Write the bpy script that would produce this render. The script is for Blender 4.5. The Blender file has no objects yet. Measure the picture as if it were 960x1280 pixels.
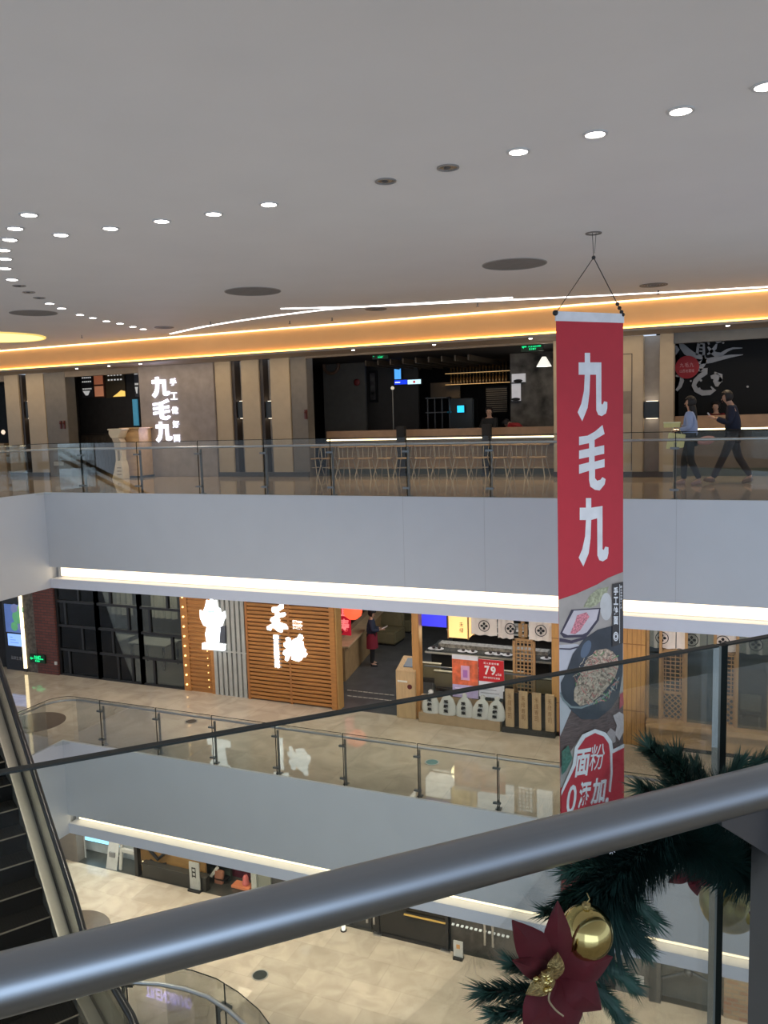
import bpy, bmesh, math, random
from mathutils import Vector, Matrix
random.seed(7)
PI = math.pi
COL = bpy.context.scene.collection
ORD = ['first', 'second', 'third', 'fourth', 'fifth', 'sixth', 'seventh', 'eighth', 'ninth', 'tenth', 'eleventh', 'twelfth', 'thirteenth', 'fourteenth', 'fifteenth', 'sixteenth']

# ------------------------------------------------------------------ camera and measuring
F = 1036.0
pitch, roll, yaw, EYE = math.atan(117/1036), math.radians(1.65), math.radians(23.3), 1.45
fwd = Vector((-math.sin(yaw)*math.cos(pitch), math.cos(yaw)*math.cos(pitch), -math.sin(pitch)))
r0 = Vector((math.cos(yaw), math.sin(yaw), 0)); u0 = r0.cross(fwd)
RR = math.cos(roll)*r0 - math.sin(roll)*u0
UU = math.sin(roll)*r0 + math.cos(roll)*u0
EYEP = Vector((0, 0, EYE))

def w(x, y, X=None, Y=None, Z=None, d=None, n=None, c=None):
    """point of the place measured on a known wall, floor or plane"""
    r = fwd + RR*((x-480)/F) - UU*((y-640)/F)
    if X is not None: t = (X-EYEP.x)/r.x
    elif Y is not None: t = (Y-EYEP.y)/r.y
    elif Z is not None: t = (Z-EYEP.z)/r.z
    elif n is not None: t = (c - n.dot(EYEP))/n.dot(r)
    else: t = d
    return EYEP + r*t

cd = bpy.data.cameras.new('camera'); cam = bpy.data.objects.new('camera', cd); COL.objects.link(cam)
cd.sensor_fit = 'VERTICAL'; cd.sensor_height = 36; cd.lens = 36*F/1280; cd.clip_start = .05; cd.clip_end = 200
m = Matrix((RR, UU, -fwd)).transposed().to_4x4(); m.translation = EYEP; cam.matrix_world = m
bpy.context.scene.camera = cam

# ------------------------------------------------------------------ materials
MATS = {}
def M(name, col, rough=.5, metal=0., em=None, es=0., noise=.08, scale=6., stretch=None, bump=0., coat=0., spec=.5):
    if name in MATS: return MATS[name]
    mt = bpy.data.materials.new(name); mt.use_nodes = True; nt = mt.node_tree
    b = nt.nodes['Principled BSDF']
    b.inputs['Roughness'].default_value = rough; b.inputs['Metallic'].default_value = metal
    b.inputs['Coat Weight'].default_value = coat; b.inputs['Specular IOR Level'].default_value = spec
    tc = nt.nodes.new('ShaderNodeTexCoord'); mp = nt.nodes.new('ShaderNodeMapping'); nz = nt.nodes.new('ShaderNodeTexNoise')
    nt.links.new(tc.outputs['Object'], mp.inputs[0]); nt.links.new(mp.outputs[0], nz.inputs['Vector'])
    if stretch: mp.inputs['Scale'].default_value = stretch
    nz.inputs['Scale'].default_value = scale; nz.inputs['Detail'].default_value = 5
    rp = nt.nodes.new('ShaderNodeValToRGB'); nt.links.new(nz.outputs['Fac'], rp.inputs[0])
    rp.color_ramp.elements[0].position = .3; rp.color_ramp.elements[1].position = .7
    rp.color_ramp.elements[0].color = (*[max(0, c*(1-noise)) for c in col], 1)
    rp.color_ramp.elements[1].color = (*[min(1, c*(1+noise)) for c in col], 1)
    nt.links.new(rp.outputs[0], b.inputs['Base Color'])
    if em:
        b.inputs['Emission Color'].default_value = (*em, 1); b.inputs['Emission Strength'].default_value = es
    if bump:
        bp = nt.nodes.new('ShaderNodeBump'); bp.inputs['Strength'].default_value = bump; bp.inputs['Distance'].default_value = .01
        nt.links.new(nz.outputs['Fac'], bp.inputs['Height']); nt.links.new(bp.outputs[0], b.inputs['Normal'])
    MATS[name] = mt
    return mt

def brickmat(name, c1, c2, mortar, bw, bh, ms, rough=.6, coord='xy', offset=.5, bump=.3, vein=0.):
    mt = bpy.data.materials.new(name); mt.use_nodes = True; nt = mt.node_tree; b = nt.nodes['Principled BSDF']
    b.inputs['Roughness'].default_value = rough
    tc = nt.nodes.new('ShaderNodeTexCoord'); sp = nt.nodes.new('ShaderNodeSeparateXYZ'); cb = nt.nodes.new('ShaderNodeCombineXYZ')
    nt.links.new(tc.outputs['Object'], sp.inputs[0])
    a = {'xy': (0, 1), 'xz': (0, 2), 'yz': (1, 2)}[coord]
    nt.links.new(sp.outputs[a[0]], cb.inputs[0]); nt.links.new(sp.outputs[a[1]], cb.inputs[1])
    br = nt.nodes.new('ShaderNodeTexBrick'); nt.links.new(cb.outputs[0], br.inputs['Vector'])
    br.inputs['Scale'].default_value = 1; br.inputs['Brick Width'].default_value = bw; br.inputs['Row Height'].default_value = bh
    br.inputs['Mortar Size'].default_value = ms; br.offset = offset
    br.inputs['Color1'].default_value = (*c1, 1); br.inputs['Color2'].default_value = (*c2, 1); br.inputs['Mortar'].default_value = (*mortar, 1)
    out = br.outputs['Color']
    if vein:
        nz = nt.nodes.new('ShaderNodeTexNoise'); nz.inputs['Scale'].default_value = 1.6; nz.inputs['Detail'].default_value = 8; nz.inputs['Distortion'].default_value = 1.2
        nt.links.new(tc.outputs['Object'], nz.inputs['Vector'])
        mx = nt.nodes.new('ShaderNodeMix'); mx.data_type = 'RGBA'; mx.blend_type = 'MULTIPLY'; mx.inputs[0].default_value = vein
        rp = nt.nodes.new('ShaderNodeValToRGB'); rp.color_ramp.elements[0].position = .35; rp.color_ramp.elements[0].color = (.62, .6, .58, 1); rp.color_ramp.elements[1].position = .62
        nt.links.new(nz.outputs['Fac'], rp.inputs[0]); nt.links.new(out, mx.inputs[6]); nt.links.new(rp.outputs[0], mx.inputs[7]); out = mx.outputs[2]
    nt.links.new(out, b.inputs['Base Color'])
    if bump:
        bp = nt.nodes.new('ShaderNodeBump'); bp.inputs['Strength'].default_value = bump; bp.inputs['Distance'].default_value = .004; bp.invert = True
        nt.links.new(br.outputs['Fac'], bp.inputs['Height']); nt.links.new(bp.outputs[0], b.inputs['Normal'])
    return mt

def glassmat(name, tint, refl=.12, rough=.0):
    mt = bpy.data.materials.new(name); mt.use_nodes = True; nt = mt.node_tree; nt.nodes.clear()
    o = nt.nodes.new('ShaderNodeOutputMaterial'); t = nt.nodes.new('ShaderNodeBsdfTransparent'); g = nt.nodes.new('ShaderNodeBsdfGlossy')
    t.inputs[0].default_value = (*tint, 1); g.inputs['Roughness'].default_value = rough
    fr = nt.nodes.new('ShaderNodeFresnel'); fr.inputs[0].default_value = 1.45
    nz = nt.nodes.new('ShaderNodeTexNoise'); nz.inputs['Scale'].default_value = 2
    ml = nt.nodes.new('ShaderNodeMath'); ml.operation = 'MULTIPLY'; ml.inputs[1].default_value = refl/.12
    nt.links.new(fr.outputs[0], ml.inputs[0])
    ml.use_clamp = True
    mx = nt.nodes.new('ShaderNodeMixShader'); nt.links.new(ml.outputs[0], mx.inputs[0])
    nt.links.new(t.outputs[0], mx.inputs[1]); nt.links.new(g.outputs[0], mx.inputs[2]); nt.links.new(mx.outputs[0], o.inputs[0])
    return mt

def E(name, col, s): return M(name, tuple(.55*c/max(col) for c in col), .5, em=col, es=s)

white = M('white_paint', (.60, .62, .65), .55, noise=.015, scale=2)
ceilm = M('ceiling_paint', (.72, .70, .68), .7, noise=.02, scale=1)
bandw = M('band_paint', (.78, .80, .88), .5, noise=.01)
steel = M('brushed_steel', (.50, .51, .53), .30, 1., noise=.05, scale=60)
pipem = M('satin_steel', (.36, .39, .43), .34, 1., noise=.06, scale=5, stretch=(.3, .3, 25))
darksteel = M('dark_steel', (.16, .17, .17), .35, .9)
black = M('black_metal', (.012, .012, .013), .4)
blackm = M('matte_black', (.010, .010, .011), .7)
tan = M('beige_stone', (.44, .35, .235), .4, noise=.06, scale=3)
greyd = M('grey_brown_panel', (.17, .15, .125), .5)
stone = M('sign_wall_stone', (.27, .235, .22), .5, noise=.14, scale=4)
wood = M('light_wood', (.46, .29, .14), .4, noise=.14, scale=7, stretch=(1, 1, .15))
woodo = M('orange_wood', (.46, .20, .055), .45, noise=.14, scale=8, stretch=(.3, 1, 2))
woodp = M('post_wood', (.50, .25, .08), .45, noise=.12, scale=8, stretch=(3, 3, .3))
woodc = M('counter_wood', (.50, .33, .17), .4, noise=.12, scale=6, stretch=(.3, 3, 3))
darkw = M('dark_wood', (.035, .03, .027), .5, noise=.2, scale=10, stretch=(6, 1, .3))
greyw = M('grey_slat', (.45, .45, .42), .5)
floorA = brickmat('cream_marble_tiles', (.52, .42, .30), (.47, .38, .27), (.36, .29, .21), 1.0, 1.0, .006, .07, vein=.5, bump=.03, offset=0)
floorB = brickmat('pale_marble_tiles', (.60, .52, .42), (.55, .475, .385), (.46, .40, .33), 1.2, 1.2, .006, .03, vein=.55, bump=.03, offset=0)
floorC = brickmat('beige_marble_tiles', (.70, .60, .48), (.58, .50, .40), (.50, .43, .34), 1.2, .8, .005, .002, vein=.5, bump=.03, offset=.5)
carpet = M('grey_slate_floor', (.075, .08, .085), .35, noise=.25, scale=3)
darkfl = M('dark_floor', (.05, .05, .045), .3, noise=.3, scale=2)
brown = M('brown_disc', (.13, .10, .075), .15)
glass = glassmat('railing_glass', (.945, .96, .95), .07)
glassn = glassmat('near_railing_glass', (.90, .935, .92), .06)
glassd = glassmat('shop_glass', (.72, .75, .72), .12)
gedge = M('green_glass_edge', (.006, .012, .011), .5, spec=.15)
gedgel = M('pale_glass_edge', (.22, .24, .22), .5, spec=.2)
gedgem = M('grey_glass_edge', (.045, .05, .046), .5, spec=.2)
warm = E('warm_led', (1, .80, .50), 9.)
warmw = E('warm_white_led', (1, .80, .52), 2.6)
amber = E('amber_led', (1, .62, .16), 4.)
whled = E('white_led', (1, .96, .93), 4.5)
signw = E('white_sign_light', (.86, .86, 1), 2.4)
signp = E('pure_white_sign_light', (.92, .97, 1), 2.6)
dlt = E('downlight_lens', (1, .97, .92), 14.)
green = E('green_exit_light', (.01, .75, .25), 1.2)
gold = M('gold_mirror', (.62, .50, .20), .12, 1., noise=.05)
goldg = M('gold_glitter', (.55, .42, .18), .4, .8, noise=.5, scale=220, bump=.8)
red = M('red_print', (.55, .02, .03), .5)
skin = M('skin', (.50, .30, .21), .6)
hairm = M('black_hair', (.012, .009, .008), .6, noise=.3, scale=40)

# ------------------------------------------------------------------ mesh builder
_gc = {}
def glyph(ch, bold=0.):
    k = (ch, bold)
    if k in _gc: return _gc[k]
    cu = bpy.data.curves.new('t', 'FONT'); cu.body = ch; cu.extrude = .5; cu.resolution_u = 3; cu.offset = bold
    ob = bpy.data.objects.new('t', cu); COL.objects.link(ob)
    dg = bpy.context.evaluated_depsgraph_get(); dg.update()
    me = bpy.data.meshes.new_from_object(ob.evaluated_get(dg))
    vs = [tuple(v.co) for v in me.vertices]; fs = [tuple(p.vertices) for p in me.polygons]
    bpy.data.objects.remove(ob); bpy.data.curves.remove(cu); bpy.data.meshes.remove(me)
    if vs:
        xs = [v[0] for v in vs]; ys = [v[1] for v in vs]
        x0, x1, y0, y1 = min(xs), max(xs), min(ys), max(ys)
        vs = [((a-x0)/max(1e-6, x1-x0), (b-y0)/max(1e-6, y1-y0), c+.5) for a, b, c in vs]
    _gc[k] = (vs, fs)
    return _gc[k]

class MB:
    def __init__(s): s.v = []; s.f = []
    def add(s, vs, fs):
        o = len(s.v); s.v += [Vector(v) for v in vs]; s.f += [tuple(i+o for i in f) for f in fs]; return s
    def hexa(s, p):
        return s.add(p, [(0, 3, 2, 1), (4, 5, 6, 7), (0, 1, 5, 4), (1, 2, 6, 5), (2, 3, 7, 6), (3, 0, 4, 7)])
    def box(s, x0, x1, y0, y1, z0, z1):
        return s.hexa([(x0, y0, z0), (x1, y0, z0), (x1, y1, z0), (x0, y1, z0), (x0, y0, z1), (x1, y0, z1), (x1, y1, z1), (x0, y1, z1)])
    def obox(s, c, ax, ay, az):
        c, ax, ay, az = map(Vector, (c, ax, ay, az))
        return s.hexa([c-ax-ay-az, c+ax-ay-az, c+ax+ay-az, c-ax+ay-az, c-ax-ay+az, c+ax-ay+az, c+ax+ay+az, c-ax+ay+az])
    def bar(s, a, b, wd, ht, up=(0, 0, 1)):
        a, b, up = Vector(a), Vector(b), Vector(up); d = (b-a); l = d.length; d.normalize()
        sd = d.cross(up)
        if sd.length < 1e-4: sd = d.cross(Vector((1, 0, 0)))
        sd.normalize(); u = sd.cross(d)
        return s.obox((a+b)/2, d*(l/2), sd*(wd/2), u*(ht/2))
    def prism(s, poly, mapf):
        """poly in 2d, mapf(u,v,k) -> point, k 0 front / 1 back"""
        n = len(poly); vs = [mapf(u, v, 0) for u, v in poly]+[mapf(u, v, 1) for u, v in poly]
        return s.add(vs, [tuple(range(n)), tuple(range(2*n-1, n-1, -1))]+[(i, i+n, (i+1) % n+n, (i+1) % n) for i in range(n)])
    def xz(s, poly, y0, y1):
        return s.prism(poly, lambda u, v, k: Vector((u, (y0, y1)[k], v)))
    def tube(s, pts, r, seg=12, cap=True):
        pts = [Vector(p) for p in pts]; n = len(pts); o = len(s.v)
        rs = r if isinstance(r, (list, tuple)) else [r]*n
        ref = None
        for i, p in enumerate(pts):
            t = (pts[min(i+1, n-1)]-pts[max(i-1, 0)]).normalized()
            if ref is None: ref = Vector((0, 0, 1)) if abs(t.z) < .9 else Vector((1, 0, 0))
            a = t.cross(ref).normalized(); b = a.cross(t).normalized(); ref = b
            for k in range(seg):
                q = 2*PI*k/seg; s.v.append(p+(a*math.cos(q)+b*math.sin(q))*rs[i])
        for i in range(n-1):
            for k in range(seg):
                k2 = (k+1) % seg; s.f.append((o+i*seg+k, o+i*seg+k2, o+(i+1)*seg+k2, o+(i+1)*seg+k))
        if cap:
            s.f.append(tuple(o+k for k in range(seg))[::-1]); s.f.append(tuple(o+(n-1)*seg+k for k in range(seg)))
        return s
    def lathe(s, prof, c, seg=20):
        c = Vector(c); o = len(s.v); n = len(prof)
        for r, z in prof:
            for k in range(seg): q = 2*PI*k/seg; s.v.append(c+Vector((r*math.cos(q), r*math.sin(q), z)))
        for i in range(n-1):
            for k in range(seg):
                k2 = (k+1) % seg; s.f.append((o+i*seg+k, o+i*seg+k2, o+(i+1)*seg+k2, o+(i+1)*seg+k))
        if prof[0][0] > prof[-1][0] and abs(prof[0][1]-prof[-1][1]) < 1e-6:      # a ring: join the last to the first
            for k in range(seg):
                k2 = (k+1) % seg; s.f.append((o+(n-1)*seg+k, o+(n-1)*seg+k2, o+k2, o+k))
            return s
        s.f.append(tuple(o+k for k in range(seg))[::-1]); s.f.append(tuple(o+(n-1)*seg+k for k in range(seg)))
        return s
    def ball(s, c, r, seg=16, rings=10, sc=(1, 1, 1)):
        c = Vector(c); o = len(s.v)
        for i in range(rings+1):
            t = PI*i/rings
            for k in range(seg):
                q = 2*PI*k/seg; s.v.append(c+Vector((r*sc[0]*math.sin(t)*math.cos(q), r*sc[1]*math.sin(t)*math.sin(q), r*sc[2]*math.cos(t))))
        for i in range(rings):
            for k in range(seg):
                k2 = (k+1) % seg; s.f.append((o+i*seg+k, o+(i+1)*seg+k, o+(i+1)*seg+k2, o+i*seg+k2))
        return s
    def glyph(s, ch, mapf, bold=0.):
        vs, fs = glyph(ch, bold); return s.add([mapf(*v) for v in vs], fs)
    def text(s, txt, x0, x1, z0, z1, y, dep=.02, bold=.01, vertical=False):
        n = len(txt)
        for i, ch in enumerate(txt):
            if ch == ' ': continue
            if vertical: a0, a1, b1, b0 = x0, x1, z1-(z1-z0)*i/n, z1-(z1-z0)*(i+.86)/n
            else: a0, a1, b0, b1 = x0+(x1-x0)*i/n, x0+(x1-x0)*(i+.84)/n, z0, z1
            s.glyph(ch, lambda u, v, k: Vector((a0+(a1-a0)*u, y-dep*k, b0+(b1-b0)*v)), bold)
        return s
    def build(s, name, mat, parent=None, smooth=False, bevel=0., local=False, mats=None):
        me = bpy.data.meshes.new(name)
        if parent is not None and not local: off = parent.location.copy(); q = parent
        elif parent is not None: off = Vector((0, 0, 0))
        else:
            lo = Vector([min(v[i] for v in s.v) for i in range(3)]); hi = Vector([max(v[i] for v in s.v) for i in range(3)])
            off = Vector(((lo.x+hi.x)/2, (lo.y+hi.y)/2, lo.z))
        if parent is not None and parent.parent is not None and not local: off = off + parent.parent.location
        me.from_pydata([tuple(v-off) for v in s.v], [], s.f); me.update()
        bm = bmesh.new(); bm.from_mesh(me)
        bmesh.ops.remove_doubles(bm, verts=bm.verts, dist=1e-6)
        bmesh.ops.recalc_face_normals(bm, faces=bm.faces)
        if bevel:
            es = [e for e in bm.edges if len(e.link_faces) == 2 and e.calc_face_angle(0) > .5]
            bmesh.ops.bevel(bm, geom=es, offset=bevel, segments=2, affect='EDGES', clamp_overlap=True)
        bm.to_mesh(me); bm.free()
        if smooth:
            me.polygons.foreach_set('use_smooth', [True]*len(me.polygons))
            try: me.set_sharp_from_angle(angle=.7)
            except Exception: pass
        me.materials.append(mat)
        o = bpy.data.objects.new(name, me); COL.objects.link(o)
        if parent is not None: o.parent = parent
        else: o.location = off
        return o

def tag(o, label=None, cat=None, group=None, kind=None):
    if label: o['label'] = label
    if cat: o['category'] = cat
    if group: o['group'] = group
    if kind: o['kind'] = kind
    return o
def thing(name, label, cat, loc, group=None, kind=None):
    o = bpy.data.objects.new(name, None); COL.objects.link(o); o.empty_display_size = .1
    o.location = loc; return tag(o, label, cat, group, kind)
def struct(name, mb, mat, label, cat, bevel=0.):
    return tag(mb.build(name, mat, bevel=bevel), label, cat, None, 'structure')
def kids(o): return [c for c in list(bpy.data.objects) if c.parent == o]
def dup(root, loc, label, rotz=None, table=None):
    r = root.copy(); COL.objects.link(r); r.location = loc
    if rotz is not None: r.rotation_euler = (0, 0, rotz)
    r['label'] = label
    for ch in (table or kids(root)):
        c = ch.copy(); COL.objects.link(c); c.parent = r
        for g in kids(ch):
            d = g.copy(); COL.objects.link(d); d.parent = c
    return r
def B(*a): return MB().box(*a)
def lamp(name, kind, loc, power, col=(1, 1, 1), size=.1, sizey=None, rot=(0, 0, 0), shape='RECTANGLE', spot=None):
    ld = bpy.data.lights.new(name, kind); ld.energy = power; ld.color = col
    if kind == 'AREA':
        ld.shape = shape; ld.size = size
        if sizey: ld.size_y = sizey
    elif kind == 'SPOT': ld.shadow_soft_size = size; ld.spot_size = spot or 2.; ld.spot_blend = .8
    else: ld.shadow_soft_size = size
    o = bpy.data.objects.new(name, ld); COL.objects.link(o); o.location = loc; o.rotation_euler = rot
    return o
# ------------------------------------------------------------------ the setting
YV, YA, YB, XL = 14.05, 19.0, 18.1, -14.35     # void edge, upper shop front, lower shop front, left end of void
ZB, ZC, ZCE = -5.8, -11.6, 3.65
XR, XF = 5.0, -32.0
# floors
struct('floor', B(XF, XR, YV+.06, YA+9, -.35, 0), floorA, 'cream marble walkway of the upper storey in front of the noodle restaurant', 'floor')
struct('floor_left', B(XF, XL-.06, 12.4, YV+.06, -.35, 0), floorA, 'cream marble walkway turning the left corner on the upper storey', 'floor')
struct('floor_lower', B(XF, XR, YV+.06, YB, ZB-.35, ZB), floorB, 'glossy pale marble walkway in front of the wooden sushi shop', 'floor')
struct('floor_lower_left', B(XF, XL-.06, 5.5, YV+.06, ZB-.35, ZB), floorB, 'pale marble walkway left of the void below the escalator', 'floor')
struct('floor_shop', B(-14.1, XR, YB, YB+11, ZB-.35, ZB), carpet, 'dark grey slate floor inside the sushi restaurant', 'floor')
struct('floor_shop_left', B(XF, -14.1, YB, YB+11, ZB-.35, ZB), darkfl, 'dark floor behind the black framed glass wall', 'floor')
struct('floor_ground', B(XF, XR+6, -8, 18.0, ZC-.3, ZC), floorC, 'beige marble tile floor at the bottom of the atrium', 'floor')
struct('floor_ground_shop', B(XF, XR+6, 18.0, 25, ZC-.3, ZC), darkfl, 'dark floor inside the shops at the bottom level', 'floor')
# near landing where the photographer stands: edge runs along the railing
rd = Vector((math.cos(math.radians(46)), math.sin(math.radians(46)), 0)); rn = Vector((-rd.y, rd.x, 0))
def rl(t, q, z): return rd*t + rn*q + Vector((0, 0, z))        # along the railing, across it, height
pl = [rl(-6, 1.15, 0), rl(7, 1.15, 0), rl(7, -6, 0), rl(-6, -6, 0)]
struct('floor_near', MB().prism([(p.x, p.y) for p in pl], lambda u, v, k: Vector((u, v, -.35*k))), floorA, 'upper storey floor behind the near handrail', 'floor')
# near floor of the storey below with a curved edge
cur = [(-9.0, 5.6), (-7.6, 6.55), (-6.9, 6.78), (-6.3, 6.9), (-5.55, 6.92), (-4.9, 6.8), (-4.2, 6.5), (-3.5, 6.0), (-2.9, 5.3), (-2.5, 4.4), (-2.3, 3.2), (-2.3, -3), (-16, -3), (-16, 5.6)]
struct('floor_lower_near', MB().prism(cur, lambda u, v, k: Vector((u, v, ZB-.35*k))), floorB, 'near landing of the middle storey at the foot of the escalator', 'floor')

# fascias of the two storeys
def fascia(zt, n, lab):
    z1, z2, z3 = (zt-1.68, zt-1.95, zt-2.165) if zt == 0 else (zt-1.79, zt-2.0, zt-2.24)
    g = MB().box(XL, XR, YV, YV+.06, z1, zt+.015).box(XL, XR, YV+.06, YV+.35, z1, zt-.36).box(XL, XR, YV+.24, YV+.35, z2, z1)
    struct('wall_far_'+n, g, white, 'smooth white fascia facing the void, '+lab, 'wall')
    struct('wall_far_'+n+'_band', B(XL, XR, YV, YV+.35, z3, z2), bandw, 'narrow white band under the light slot, '+lab, 'wall')
    struct('wall_left_'+n, MB().box(XL-.06, XL, 12.4 if zt == 0 else 5.5, YV+.06, z3, zt+.015).box(XL-.35, XL-.06, 12.4 if zt == 0 else 5.5, YV+.35, z3, zt-.36), white, 'white fascia at the left end of the void, '+lab, 'wall')
    o = B(XL+.12, XR, YV+.21, YV+.235, z2+.03, z1-.03).build('light_strip', warmw)
    tag(o, 'warm white light strip glowing in the slot of the fascia, '+lab, 'light strip')
    struct('ceiling_'+n, B(XF, XR, YV+.351, 30, z3, z3+.05), ceilm, 'white ceiling over the walkway, '+lab, 'ceiling')
    struct('ceiling_'+n+'_left', B(XF, XL-.351, 5.5 if zt else 12.4, YV+.351, z3, z3+.05), ceilm, 'white ceiling left of the void, '+lab, 'ceiling')
fascia(0, 'upper', 'upper storey edge')
fascia(ZB, 'lower', 'middle storey edge')
for i, x in enumerate([505, 606, 845]):
    X = w(x, 690, Y=YV).x
    struct('trim_%d' % (i+1), B(X-.003, X+.003, YV-.002, YV+.01, -1.68, .02), M('joint_line', (.45, .46, .48), .6), 'thin vertical panel joint in the white upper fascia, %s from the left' % ORD[i], 'panel joint')

# atrium ceiling and cove
struct('ceiling', B(XF, XR+9, -6, 17.5, ZCE, ZCE+.1), ceilm, 'flat pale ceiling over the atrium with rows of round downlights', 'ceiling')
CY = 17.5
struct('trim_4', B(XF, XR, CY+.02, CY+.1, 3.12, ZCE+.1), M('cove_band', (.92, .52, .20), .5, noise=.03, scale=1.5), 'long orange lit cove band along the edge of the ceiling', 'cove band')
tag(B(XF, XR, CY-.02, CY+.02, 3.625, ZCE+.02).build('cove_light', E('cove_top_led', (1, .74, .42), 4.2)), 'warm white light line along the top of the orange cove band', 'light strip')
tag(B(XF, XR, CY-.03, CY+.019, 3.105, 3.135).build('cove_light', E('cove_low_led', (1, .52, .12), 5.)), 'amber light line along the foot of the orange cove band', 'light strip')
struct('ceiling_soffit', B(XF, XR, CY+.02, YA, 3.08, 3.14).box(XF, XR, CY-.03, CY+.05, 3.05, 3.1), M('soffit', (.30, .25, .20), .6), 'brown soffit between the cove band and the upper shop fronts', 'ceiling')

def XA(x, y=530): return w(x, y, Y=YA).x
def XB(x, y=830): return w(x, y, Y=YB).x
HA = 3.08
# upper shop front: wall pieces from left to right
def seg(n, x0, x1, y0=YA, y1=YA+.4, z0=.0, z1=HA, mat=tan, lab='', cat='wall', bevel=.01):
    return struct(n, B(XA(x0), XA(x1), y0, y1, z0, z1), mat, lab, cat, bevel)
seg('wall_upper', 9, 26.5, lab='beige stone pilaster at the far left of the upper storey')
seg('wall_upper', 36, 58, lab='beige stone pilaster left of the grey door panel, upper storey')
seg('wall_upper', 58.5, 85, mat=greyd, lab='grey brown flush wall panel with two round pulls, upper storey')
seg('wall_upper', 178, 271, y0=YA-.05, mat=stone, lab='grey brown stone wall carrying the white glowing sign')
seg('wall_upper', 271.3, 291, lab='beige stone pilaster touching the stone sign wall')
seg('wall_upper', 304, 326, lab='beige stone pilaster between the two lamp niches')
seg('wall_upper', 340, 364, lab='beige stone pilaster right of the second lamp niche')
seg('wall_upper', 364.6, 384.5, y0=YA+.03, mat=greyd, lab='grey beige return panel beside the dark restaurant opening')
seg('wall_upper', 692, 803.5, lab='beige stone wall behind the hanging banner')
seg('wall_upper', 824, 841.5, lab='beige stone pilaster beside the black calligraphy shop')
def niche(x0, x1, lab, lab2, dark=True):
    a, b = XA(x0), XA(x1)
    struct('wall_upper', B(a, b, YA+.32, YA+.4, 0, HA), M('niche_back', (.34, .31, .28), .5), lab, 'wall')
    if dark:
        struct('wall_upper', B(a, a+(b-a)*.3, YA+.05, YA+.32, 0, HA), M('dark_bronze', (.035, .025, .02), .4), 'dark bronze strip '+lab, 'wall')
        a = a+(b-a)*.3
    za, zb = w(x0, 523, Y=YA+.1).z, w(x0, 502, Y=YA+.1).z
    t = thing('wall_lamp', lab2, 'wall lamp', ((a+b)/2, YA+.3, za))
    B(a+.01, b-.01, YA+.1, YA+.32, za, zb).build('housing', M('blue_black', (.03, .04, .05), .5), t, bevel=.01)
    B(a+.05, b-.05, YA+.15, YA+.28, zb, zb+.01).build('lens', E('niche_lens', (1, .85, .65), 3), t)
    B(a+.05, b-.05, YA+.15, YA+.28, za-.01, za).build('lens', E('niche_lens', (1, .85, .65), 3), t)
niche(26.5, 36, 'dark niche between the two leftmost pilasters', 'dark block wall lamp in the leftmost niche')
niche(291, 304, 'first narrow niche right of the white sign', 'dark block wall lamp in the niche nearest the white sign')
niche(326, 340, 'second narrow niche right of the white sign', 'dark block wall lamp in the niche nearest the restaurant opening')
niche(803.5, 824, 'niche right of the hanging banner', 'wide dark block wall lamp in the niche right of the banner', dark=False)
# plinths
pm = M('plinth', (.05, .045, .04), .4)
for i, (a, b) in enumerate([(9, 58), (271, 384), (692, 842)]):
    struct('baseboard_%s' % ['left', 'middle', 'right'][i], B(XA(a), XA(b), YA-.03, YA+.05, 0, .12), pm, ['dark plinth under the leftmost pilasters', 'dark plinth under the niches by the sign wall', 'dark plinth behind the banner'][i], 'plinth')
# headers over the openings
struct('trim_5', B(XF, XA(9), YA, YA+.2, 2.9, HA).box(XA(85), XA(178), YA, YA+.2, 2.92, HA).box(XA(384), XA(692), YA, YA+.15, 3.035, HA), M('header', (.22, .17, .12), .5), 'thin brown header over the restaurant opening', 'header')
struct('trim_6', B(XA(841.5), XR, YA-.02, YA+.15, 2.86, HA), M('steel_header', (.09, .095, .10), .5, .3), 'grey metal header over the calligraphy shop', 'header')
# dark rooms behind: shell
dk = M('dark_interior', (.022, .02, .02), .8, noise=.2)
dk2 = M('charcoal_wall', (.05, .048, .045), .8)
def room(n, x0, x1, y0, y1, z0, z1, mat, lab):
    struct('wall_'+n+'_back', B(x0, x1, y1, y1+.1, z0, z1), mat, 'back wall of '+lab, 'wall')
    struct('wall_'+n+'_left', B(x0-.05, x0, y0, y1, z0, z1), mat, 'left wall of '+lab, 'wall')
    struct('wall_'+n+'_right', B(x1, x1+.05, y0, y1, z0, z1), mat, 'right wall of '+lab, 'wall')
    struct('ceiling_'+n, B(x0, x1, y0, y1, z1, z1+.05), mat, 'dark ceiling of '+lab, 'ceiling')
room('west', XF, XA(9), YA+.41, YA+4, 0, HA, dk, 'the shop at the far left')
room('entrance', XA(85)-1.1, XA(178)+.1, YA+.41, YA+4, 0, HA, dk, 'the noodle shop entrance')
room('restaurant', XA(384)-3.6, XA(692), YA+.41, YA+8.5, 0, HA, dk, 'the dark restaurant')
room('bar', XA(841.5)-.4, XR, YA+.41, YA+4, 0, HA, M('black_wall', (.004, .004, .004), .8), 'the black calligraphy shop')

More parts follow.
